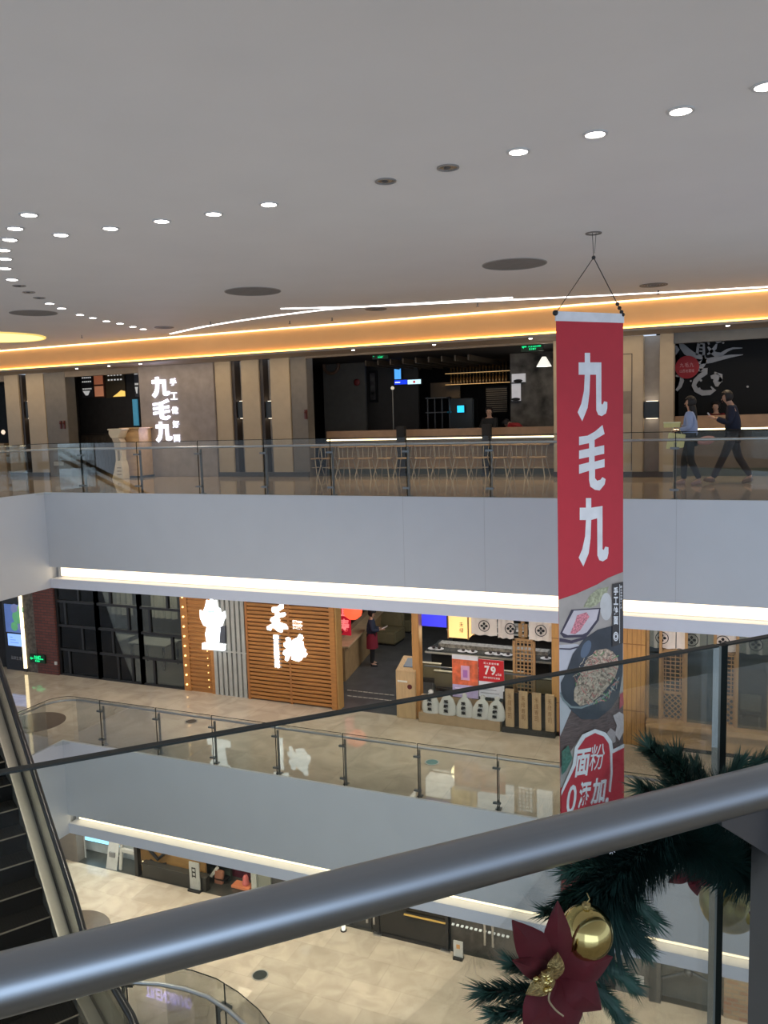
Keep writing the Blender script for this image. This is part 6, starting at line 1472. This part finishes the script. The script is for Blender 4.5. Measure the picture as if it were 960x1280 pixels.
MB().tube([P1, P2], .035, 8).tube([P3, P4], .03, 8).build('rod', darksteel, t); MB().ball((P2+P3)/2, .1, 12, 8).build('joint', darksteel, t)
# brand sign whose reflection shows in the floor
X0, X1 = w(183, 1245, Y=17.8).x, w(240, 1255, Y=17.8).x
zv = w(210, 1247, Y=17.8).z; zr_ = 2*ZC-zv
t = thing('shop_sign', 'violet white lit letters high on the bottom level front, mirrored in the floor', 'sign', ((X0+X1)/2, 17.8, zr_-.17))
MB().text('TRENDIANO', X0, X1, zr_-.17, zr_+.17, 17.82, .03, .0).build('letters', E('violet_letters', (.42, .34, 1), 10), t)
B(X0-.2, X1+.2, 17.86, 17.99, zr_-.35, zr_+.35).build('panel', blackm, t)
# recessed floor discs
for i, (px, py, Z, lab) in enumerate([(325, 1219, ZC, 'dark round drain cover in the bottom floor'), (147, 1163, ZC, 'pale rimmed round floor light near the handrail'), (540, 953, ZB, 'greenish round glass disc in the middle storey floor'), (239, 902, ZB, 'small round cover in the middle storey floor by the railing')]):
    p = w(px, py, Z=Z); r = .17 if Z == ZC else .13
    t = thing('floor_disc', lab, 'floor cover', (p.x, p.y, Z)); MB().lathe([(r, 0), (r, .006)], (p.x, p.y, Z), 24).build('cover', M('cover_dark' if i != 2 else 'cover_teal', (.03, .04, .04) if i != 2 else (.08, .22, .22), .25), t); MB().lathe([(r+.03, 0), (r+.03, .008), (r, .008), (r, 0)], (p.x, p.y, Z), 24).build('rim', M('rim_steel', (.4, .4, .38), .3, .6), t)
lamp('ground_shop_glow', 'AREA', (-18, 18.45, HC-.05), 130, (.95, 1, 1), 2, .5)
lamp('ground_shop_glow', 'AREA', (-14.3, 18.6, HC-.05), 50, (1, .8, .55), 3, .8)
# downlights under the two lower ceilings over the walkways
for Z, n0, pw, nm2 in ((ZB-2.24, 9, 280, 'bottom'), (-2.165, 9, 120, 'middle')):
    for i in range(n0):
        X = -17.5+i*2.35; Y_ = 16.0
        t = thing('downlight', 'lit round downlight over the %s walkway, %s from the left' % (nm2, ORD[i]), 'ceiling light', (X, Y_, Z-.012), 'downlights over the %s walkway' % nm2)
        MB().lathe([(.07, 0), (.07, .008)], (X, Y_, Z-.009), 16).build('lens', dlt, t); MB().lathe([(.09, 0), (.09, .012), (.071, .012), (.071, 0)], (X, Y_, Z-.012), 16).build('trim_ring', M('ring_white', (.55, .54, .52), .4), t)
        lamp('walkway_beam', 'SPOT', (X, Y_, Z-.03), pw, (1, .88, .72), .06, rot=(math.radians(20), 0, 0), spot=2.4)

# ------------------------------------------------------------------ hanging banner
TL, TR = w(695, 389, d=10.0), w(779, 393.5, d=10.5)
TR.z = TL.z+.005; uv = (TR-TL); bfn = uv.cross(Vector((0, 0, 1))).normalized(); vd = bfn.cross(uv).normalized(); vd = vd if vd.z < 0 else -vd
vv = vd*(TL.z-w(702, 1126, d=10.75).z); BL = TL+vv; bn = uv.cross(vv).normalized()
if bn.dot(EYEP-TL) < 0: bn = -bn
BW, BH = uv.length, vv.length; uh = uv.normalized(); vh = (vv-uh*vv.dot(uh)).normalized()
banner = thing('banner', 'long red vertical banner with white characters and a noodle photo hanging in the atrium', 'banner', tuple((TL+TR)/2))
bd = TL.dot(bn)
def bp(x, y, k=0.): return w(x, y, n=bn, c=bd+k)
def bq(u, v, k=0.): return TL+uh*u+vh*v+bn*k
BR_ = BL+uv
def bedge(x, y, k):
    """pixel to banner plane, kept inside the sheet"""
    p = bp(x, y, 0)-TL; u = min(max(p.dot(uh), 0), BW); v = min(max(p.dot(vh), 0), BH); return bq(u, v, k)
layer = [0.0]
def bpoly(name, pts, mat, k=None, clip=True):
    layer[0] += .0006; kk = layer[0] if k is None else k
    g = bedge
    return MB().prism(pts, lambda x, y, b: g(x, y, kk if b == 0 else kk-.0005)).build(name, mat, banner)
# cloth
sh = MB(); n = 6; vs = []
for j in range(n+1):
    for i in range(3): vs.append(bq(BW*i/2, BH*j/n, 0))
for j in range(n+1):
    for i in range(3): vs.append(bq(BW*i/2, BH*j/n, -.003))
fs = []; N = 3*(n+1)
for j in range(n):
    for i in range(2):
        q = j*3+i; fs += [(q, q+1, q+4, q+3), (N+q+1, N+q, N+q+3, N+q+4)]
for j in range(n): fs += [(j*3, j*3+3, N+j*3+3, N+j*3), (j*3+5, j*3+2, N+j*3+2, N+j*3+5)]
fs += [(1, 0, N, N+1), (2, 1, N+1, N+2), (N-3, N-2, 2*N-2, 2*N-3), (N-2, N-1, 2*N-1, 2*N-2)]
rb = M('banner_red', (.50, .018, .035), .55, noise=.03)
pw_ = M('print_white', (.78, .80, .84), .6)
MB().add(vs, fs).build('cloth', rb, banner)
MB().hexa([bq(-.01, 0, .006), bq(BW+.01, 0, .006), bq(BW+.01, .115, .006), bq(-.01, .115, .006), bq(-.01, 0, -.008), bq(BW+.01, 0, -.008), bq(BW+.01, .115, -.008), bq(-.01, .115, -.008)]).build('top_sleeve', pw_, banner)
def zb(pts, ox=680, oy=380, s=3.767): return [(ox+x/s, oy+y/s) for x, y in pts]
raw1 = [(192, 230), (217, 230), (217, 275), (270, 275), (270, 470), (276, 474), (283, 458), (298, 462), (298, 490), (292, 515), (272, 528), (255, 522), (246, 500), (245, 333), (217, 333), (214, 420), (205, 490), (180, 552), (158, 510), (175, 470), (188, 410), (192, 333), (163, 333), (163, 275), (192, 275)]
raw2 = [(165, 625), (205, 620), (240, 600), (275, 570), (285, 612), (238, 640), (238, 675), (283, 665), (283, 705), (238, 715), (238, 742), (285, 730), (285, 768), (240, 778), (240, 820), (250, 832), (265, 828), (275, 815), (290, 825), (285, 850), (262, 878), (240, 875), (218, 860), (212, 830), (212, 785), (165, 800), (165, 757), (212, 745), (212, 720), (165, 730), (165, 690), (212, 680), (212, 655), (165, 665)]
raw3 = [(x+5+(y-230)*.0, y+684-(8 if x > 230 and y < 340 else 0)) for x, y in raw1]
for r_ in (raw1, raw2, raw3): bpoly('large_character', zb(r_), pw_)
def z2(pts): return zb(pts, 680, 700)
def z3(pts): return [(695+x/6.4, 730+y/6.4) for x, y in pts]
def ell(cx, cy, a, b, rot=0., n=28): return [(cx+a*math.cos(q)*math.cos(rot)-b*math.sin(q)*math.sin(rot), cy+a*math.cos(q)*math.sin(rot)+b*math.sin(q)*math.cos(rot)) for q in [2*PI*k/n for k in range(n)]]
bpoly('photo_background', z2([(65, 188), (150, 160), (250, 115), (300, 85), (375, 55), (375, 865), (340, 880), (60, 1080)]), M('photo_bg', (.40, .37, .35), .6, noise=.15, scale=3))
bpoly('napkin', z2([(70, 400), (150, 395), (220, 420), (190, 560), (70, 640)]), M('napkin', (.55, .56, .62), .6, noise=.05))
bpoly('table_wood', z2([(70, 690), (375, 640), (375, 870), (290, 900), (230, 800), (170, 830), (70, 980)]), M('photo_wood', (.12, .08, .075), .6, noise=.4, scale=4, stretch=(4, 1, 14)))
bpoly('white_napkin', z2([(72, 640), (130, 700), (75, 830)]), M('napkin2', (.50, .52, .56), .6))
bpoly('herbs', z3([(215, 185), (270, 90), (330, 40), (420, 20), (400, 90), (320, 170), (270, 190)]), M('herb_print', (.38, .40, .27), .6, noise=.4, scale=25))
bpoly('white_bowl', z3(ell(400, 180, 50, 110)), M('photo_white', (.60, .61, .62), .6))
bpoly('plate_rim', z3([(30, 395), (120, 205), (355, 190), (340, 290), (260, 400), (230, 425), (60, 430)]), M('plate_rim_dark', (.05, .04, .07), .5))
bpoly('plate', z3([(48, 388), (140, 212), (342, 200), (322, 285), (245, 385), (210, 402), (90, 408)]), M('plate_white_print', (.60, .56, .62), .5))
bpoly('meat', z3([(110, 395), (150, 300), (165, 250), (240, 225), (265, 260), (230, 310), (190, 370), (150, 400)]), M('meat_print', (.62, .22, .27), .5, noise=.5, scale=50))
bpoly('cloth_fold', z3([(25, 430), (120, 450), (250, 415), (230, 440), (120, 475), (25, 460)]), M('plate_rim_dark', (.05, .04, .07), .5))
bpoly('cloth_line', z3([(20, 512), (110, 515), (200, 490), (200, 500), (110, 526), (20, 522)]), M('plate_rim_dark', (.05, .04, .07), .5))
bpoly('wok', z3([(80, 700), (130, 560), (220, 440), (330, 365), (440, 335), (530, 330), (530, 700), (500, 900), (440, 990), (330, 1080), (200, 1080), (110, 1000), (40, 900), (35, 790)]), M('wok_print', (.035, .042, .055), .4, noise=.3, scale=4))
bpoly('wok_rim', z3([(32, 860), (60, 920), (120, 975), (200, 980), (330, 930), (430, 850), (500, 740), (505, 752), (436, 864), (335, 944), (200, 996), (112, 990), (50, 930), (28, 872)]), M('wok_rim', (.22, .27, .28), .4))
bpoly('wok_shine', z3(ell(235, 520, 34, 75, .4)), M('wok_shine', (.10, .14, .21), .4))
noodles = z3([(215, 680), (235, 610), (290, 560), (310, 530), (400, 515), (450, 540), (490, 590), (495, 660), (470, 740), (420, 810), (350, 890), (270, 950), (190, 975), (140, 930), (140, 860), (170, 760)])
bpoly('noodles', noodles, M('noodle_print', (.42, .33, .25), .6, noise=.75, scale=28, bump=.0))
def bx(x, y, kk):
    return bedge(*z3([(x, y)])[0], kk)
layer[0] += .0008
for nm_, colr, cnt, wd in (('noodle_strands', (.58, .50, .40), 150, .008), ('ham_strips', (.50, .20, .17), 55, .012), ('green_leaves', (.10, .26, .10), 16, .013), ('dark_gaps', (.10, .07, .05), 60, .006)):
    q = MB(); k_ = layer[0]; layer[0] += .0006
    for i in range(cnt):
        while True:
            x, y = random.uniform(145, 490), random.uniform(520, 970)
            if abs((x-325)*.78+(y-745)*.62) < 235 and abs((x-325)*.62-(y-745)*.78*-1-0) < 400 and ((x-325)*.86+(y-745)*.5)**2/170**2+(-(x-325)*.5+(y-745)*.86)**2/225**2 < 1 or ((x-325)/150)**2+((y-745)/215)**2 < .9: break
        a = random.uniform(0, PI); l = random.uniform(8, 26)
        P1 = bx(x-l*math.cos(a), y-l*math.sin(a), k_); P2 = bx(x+l*math.cos(a), y+l*math.sin(a), k_)
        if (P2-P1).length > .01: q.bar(P1, P2, wd, .0006, bn)
    q.build(nm_, M(nm_, colr, .6), banner)
layer[0] += .001
bpoly('garlic', z3([(450, 1050), (500, 1020), (535, 1040), (535, 1180), (500, 1250), (465, 1200), (480, 1130)]), M('garlic_print', (.52, .46, .46), .6, noise=.1, scale=20))
bpoly('garlic', z3([(400, 1190), (430, 1150), (470, 1180), (470, 1260), (430, 1280), (400, 1260)]), M('garlic_print2', (.38, .33, .33), .6))
bpoly('pepper', z3([(505, 880), (530, 860), (535, 960), (500, 1000)]), M('pepper_print', (.42, .06, .08), .6))
bpoly('greens', z2([(80, 900), (110, 870), (130, 930), (100, 990), (80, 1010)]), M('greens_print', (.05, .16, .12), .6, noise=.4, scale=30))
bpoly('label_plate', z3([(443, 0), (530, -20), (530, 470), (443, 500)]), M('label_black', (.04, .035, .035), .5))
q = MB(); k_ = layer[0]+.001; layer[0] += .002
for i, ch in enumerate('手工烩面'):
    q.glyph(ch, lambda u, v, b: bx(453+36*u, 88+78*i-66*v, k_-.0004*b), .04)
q.glyph('◎', lambda u, v, b: bx(450+42*u, 455-75*v, k_-.0004*b), .05)
for i, ch in enumerate('匠心手作百年传承'):
    q.glyph(ch, lambda u, v, b: bx(506+16*u, 30+24*i-18*v, k_-.0004*b), .02)
q.build('label_text', pw_, banner)
bpoly('label_line', z3([(499, 0), (502, 0), (502, 470), (499, 472)]), pw_)
# red field with the round outlined top
bpoly('lower_white_outline', z2([(60, 1090), (130, 960), (140, 880), (175, 820), (235, 793), (285, 810), (315, 850), (320, 890), (375, 862), (375, 900), (375, 1500), (60, 1500)]), pw_)
bpoly('lower_red_field', z2([(60, 1112), (145, 965), (155, 885), (190, 835), (235, 812), (275, 828), (300, 862), (310, 905), (318, 908), (375, 880), (375, 1600), (60, 1600)]), rb)
bpoly('arc_outline', z2([(300, 862), (316, 905), (318, 1000), (308, 1090), (300, 1088), (309, 1000), (306, 905)]), pw_)
def bgl(ch, x0, y0, x1, y1, shear=-.18, bold=.03, name='small_character'):
    global layer
    layer[0] += .0006; k_ = layer[0]
    MB().glyph(ch, lambda u, v, b: bp(*z2([(x0+(x1-x0)*u+(v-.5)*16, y1-(y1-y0)*v+shear*(x1-x0)*u)])[0], k_-.0004*b), bold).build(name, pw_, banner)
bgl('面', 150, 895, 215, 1025); bgl('粉', 218, 872, 285, 995, bold=.0); bgl('0', 108, 1062, 152, 1200, bold=.01); bgl('添', 165, 1045, 220, 1172); bgl('加', 226, 1030, 290, 1155)
bgl('，', 282, 1120, 300, 1180, bold=.02)
bgl('手', 185, 1190, 235, 1260); bgl('工', 240, 1180, 285, 1250)
for x, y in ((732, 1088), (744, 1072)):
    layer[0] += .0006; k_ = layer[0]; q = MB()
    for k in range(26):
        a = random.uniform(0, 2*PI); r = random.uniform(2, 10); P1 = bedge(x+r*math.cos(a), y+r*math.sin(a), k_); P2 = bedge(x+r*math.cos(a)+4, y+r*math.sin(a)-3, k_)
        if (P2-P1).length > .005: q.bar(P1, P2, .007, .0005, bn)
    q.build('printed_strands', M('print_pinkish', (.70, .50, .52), .6), banner)
MB().tube([bq(-.01, BH, 0), bq(BW+.01, BH, 0)], .012, 8).build('bottom_rod', steel, banner)
# wires
kn = w(742, 322, d=10.5); an = w(742, 291, Z=ZCE)
kn = Vector((an.x, an.y, ZCE-.40))
kn = w(742, 322, d=(an-EYEP).dot(fwd))
t = thing('hanging_wire', 'thin dark wires forming a triangle from the ceiling plate to the banner top', 'wire', tuple(kn))
MB().tube([an+Vector((-.015, 0, 0)), kn], .004, 6).tube([an+Vector((.03, 0, -.0)), kn+Vector((.012, 0, .05))], .003, 6).build('drop_wire', M('wire_dark', (.04, .035, .03), .5), t)
MB().tube([kn, bq(0, .02, 0)], .005, 6).build('left_wire', M('wire_dark', (.04, .035, .03), .5), t); MB().tube([kn, bq(BW, .02, 0)], .006, 6).build('right_wire', M('wire_dark', (.04, .035, .03), .5), t)
MB().ball(kn, .025, 10, 6).build('knot', black, t); MB().ball(bq(-.01, .02, 0), .035, 10, 6).build('clip', black, t)
for k in (.80, .87, .94, .99): MB().ball(kn.lerp(bq(BW, .02, 0), k), .025, 8, 6).build('clip', black, t)

# ------------------------------------------------------------------ garland on the near railing
nm1 = M('pine_needles', (.010, .045, .038), .6, noise=.4, scale=30); nm2_ = M('pine_tips', (.028, .085, .062), .6, noise=.4, scale=30)
QP = .75
def catm(q, per=10):
    out = []
    for i in range(len(q)-1):
        for k in range(per):
            t = k/per; P0, P1, P2, P3 = q[max(i-1, 0)], q[i], q[i+1], q[min(i+2, len(q)-1)]
            out.append(.5*((2*P1)+(P2-P0)*t+(2*P0-5*P1+4*P2-P3)*t*t+(3*P1-P0-3*P2+P3)*t**3))
    out.append(q[-1]); return out
def needles(mb, path, count, ln, spread=1., lean=.45, wd=.0011, jit=.3):
    n = len(path)-1
    for i in range(count):
        s = random.random()*n; a = int(s); k = s-a; p = path[a].lerp(path[min(a+1, n)], k); t_ = (path[min(a+1, n)]-path[a]).normalized()
        r = Vector((random.gauss(0, 1), random.gauss(0, 1), random.gauss(0, 1))); r = (r-t_*r.dot(t_)).normalized()
        d_ = (r*spread+t_*lean+Vector((0, 0, -.08))).normalized(); l = ln*random.uniform(1-jit, 1+jit*.5)
        s_ = d_.cross(t_).normalized()*wd; e = p+d_*l+t_*l*.12; mdl = p+d_*l*.5
        o = len(mb.v); mb.v += [p-s_, p+s_, mdl+s_, mdl-s_, e]; mb.f += [(o, o+1, o+2, o+3), (o+3, o+2, o+4)]
g = thing('garland', 'dark green artificial pine garland wound around the near handrail', 'garland', tuple(wp(770, 1090, .86)))
paths = [
    ([(985, 1060, .90), (930, 1085, .90), (870, 1055, .88), (830, 1050, .87), (790, 1075, .86), (760, 1115, .85), (765, 1155, .85)], 6200, .060),
    ([(790, 1075, .86), (745, 1105, .85), (735, 1150, .86), (725, 1200, .86), (700, 1250, .86), (690, 1300, .86)], 3600, .050),
    ([(990, 1000, .93), (930, 1010, .92), (880, 1005, .90), (850, 1010, .88), (820, 1050, .87)], 2500, .060)]
mbn = MB(); stem = MB()
for ps, cnt, ln in paths:
    pth = catm([wp(x, y, q) for x, y, q in ps]); needles(mbn, pth, cnt, ln); stem.tube(pth, .006, 8)
mbn.build('needles', nm1, g); stem.build('stem', M('stem_green', (.01, .03, .02), .7), g)
tips = MB(); st2 = MB()
for a, b, cnt, ln in [((865, 1000, .88), (812, 935, .88), 750, .030), ((868, 1002, .88), (845, 945, .88), 500, .028), ((858, 1010, .88), (800, 985, .87), 350, .026), ((895, 1000, .90), (925, 955, .90), 500, .028), ((880, 995, .9), (868, 960, .9), 300, .026), ((890, 1000, .90), (955, 948, .91), 350, .028),
                      ((690, 1245, .85), (606, 1240, .85), 480, .030), ((690, 1262, .85), (620, 1268, .85), 560, .026), ((680, 1225, .85), (640, 1205, .85), 240, .024), ((760, 1140, .86), (805, 1185, .86), 520, .030), ((770, 1110, .86), (815, 1150, .86), 520, .030), ((740, 1200, .86), (790, 1230, .86), 420, .028), ((740, 1230, .86), (780, 1275, .86), 420, .028), ((735, 1110, .86), (700, 1130, .86), 300, .026), ((728, 1150, .86), (680, 1140, .86), 200, .022), ((765, 1085, .86), (712, 1090, .86), 380, .028)]:
    P1, P2 = wp(*a), wp(*b); md = P1.lerp(P2, .5)+Vector((0, 0, .004)); pth = catm([P1, md, P2], 6); needles(tips, pth, cnt, ln, .75, .85, .0009); st2.tube([paths[1][0] and pth[0]]+pth[1:], .0018, 6)
tips.build('branch_tips', nm2_, g); st2.build('twigs', M('twig', (.05, .04, .03), .7), g)
# ornaments
def bauble(x, y, q, rpx, lab, mat):
    c = wp(x, y, q); d_ = (c-EYEP).dot(fwd); r = rpx/F*d_
    t = thing('bauble', lab, 'bauble', tuple(c)); MB().ball(c, r, 40, 28).build('ball', mat, t, smooth=True)
    MB().lathe([(r*.16, r*.97), (r*.16, r*1.15), (r*.05, r*1.17)], tuple(c), 16).build('cap', goldg, t, smooth=True); MB().tube([c+Vector((0, 0, r*1.15)), c+Vector((.004, 0, r*1.35)), c+Vector((0, .004, r*1.5))], .0008, 6).build('hanging_loop', goldg, t)
bauble(733, 1165, .795, 33, 'shiny gold bauble above the lower poinsettia', gold)
bauble(912, 1128, 1.02, 36, 'dull gold bauble half hidden under the garland beside the glass joint', M('dull_gold', (.42, .36, .14), .35, .8, noise=.25, scale=30))
pet = M('velvet_red', (.10, .002, .007), .75, noise=.12, scale=40)
pet.node_tree.nodes['Principled BSDF'].inputs['Sheen Weight'].default_value = .05
def petal(t, cx, cy, tx, ty, wd, q0, q1, mat, name='petal'):
    """petal from centre pixel to tip pixel with half width wd px"""
    n = 9; L_ = math.hypot(tx-cx, ty-cy); ux, uy = (tx-cx)/L_, (ty-cy)/L_; vs = []
    prof = [.25, .62, .88, 1.0, .98, .85, .62, .34, .03]
    for j in (0, 1):
        for i in range(n):
            s = i/(n-1); q = q0+(q1-q0)*s-.012*math.sin(PI*s)+.0015*j
            for k in (-1, -.5, 0, .5, 1):
                o = wd*prof[i]*k; x, y = cx+ux*L_*s-uy*o, cy+uy*L_*s+ux*o
                vs.append(wp(x, y, q+.006*abs(k)+.002*math.sin(7*s+3*k)))
    fs = []; N = 5*n
    for i in range(n-1):
        for k in range(4):
            a = i*5+k; fs += [(a, a+1, a+6, a+5), (N+a+1, N+a, N+a+5, N+a+6)]
        fs += [(i*5, i*5+5, N+i*5+5, N+i*5), (i*5+9, i*5+4, N+i*5+4, N+i*5+9)]
    MB().add(vs, fs).build(name, mat, t, smooth=True)
t = thing('poinsettia', 'deep red velvet poinsettia with a gold glitter centre below the handrail', 'poinsettia', tuple(wp(692, 1215, .80)))
for tx, ty, wd in ((697, 1126, 19), (640, 1150, 24), (766, 1196, 24), (752, 1262, 27), (712, 1302, 26), (656, 1296, 24), (640, 1200, 15)): petal(t, 697, 1222, tx, ty, wd, .80, .775, pet)
for tx, ty, wd in ((697, 1190, 11), (657, 1243, 13), (676, 1214, 10), (668, 1228, 12)): petal(t, 693, 1224, tx, ty, wd, .782, .765, goldg, 'gold_petal')
cg_ = MB()
for k in range(12): cg_.ball(wp(680+random.uniform(-12, 14), 1226+random.uniform(-12, 12), .765), .0035, 8, 6)
cg_.build('gold_beads', gold, t, smooth=True)
MB().tube(catm([wp(x, y, .768) for x, y in ((688, 1238), (686, 1250), (694, 1262), (704, 1270))], 4), .0012, 6).build('gold_string', M('string_gold', (.5, .4, .25), .4, .5), t)
t = thing('poinsettia', 'small red velvet poinsettia peeking out under the garland left of the glass joint', 'poinsettia', tuple(wp(868, 1095, .93)))
for tx, ty, wd in ((835, 1103, 9), (862, 1072, 9), (872, 1120, 9), (893, 1107, 10), (880, 1080, 9)): petal(t, 866, 1090, tx, ty, wd, .94, .925, pet)
t = thing('poinsettia', 'red velvet poinsettia beside the steel post at the right edge', 'poinsettia', tuple(wp(952, 1148, .93)))
for tx, ty, wd in ((938, 1160, 9), (952, 1170, 9), (968, 1150, 9), (955, 1128, 8), (936, 1140, 8)): petal(t, 953, 1147, tx, ty, wd, .94, .925, pet)
t = thing('silver_flower', 'small silver white tinsel flower in front of the banner foot', 'ornament', tuple(wp(765, 1062, .83)))
q = MB()
for k in range(10):
    a = 2*PI*k/10; q.tube([wp(764, 1062, .80), wp(764+6*math.cos(a), 1062+6*math.sin(a), .795)], [.0016, .0004], 6)
q.build('tinsel', M('silver', (.75, .75, .78), .25, .7), t)

# ------------------------------------------------------------------ daylight and view
wd = bpy.data.worlds.new('World'); bpy.context.scene.world = wd; wd.use_nodes = True; nt = wd.node_tree
bg = nt.nodes['Background']; bg.inputs[0].default_value = (.70, .82, 1, 1); bg.inputs[1].default_value = .95
lamp('daylight_fill', 'AREA', (9, -13, 3.0), 1050, (.60, .78, 1), 18, 11, (math.radians(90), 0, math.radians(20)))  # area lamp added behind the viewer as bluish fill, no window is built there
vs_ = bpy.context.scene.view_settings
vs_.view_transform = 'Standard'; vs_.look = 'None'; vs_.gamma = 1; vs_.exposure = 0.0
try: vs_.use_curve_mapping = False
except Exception: pass
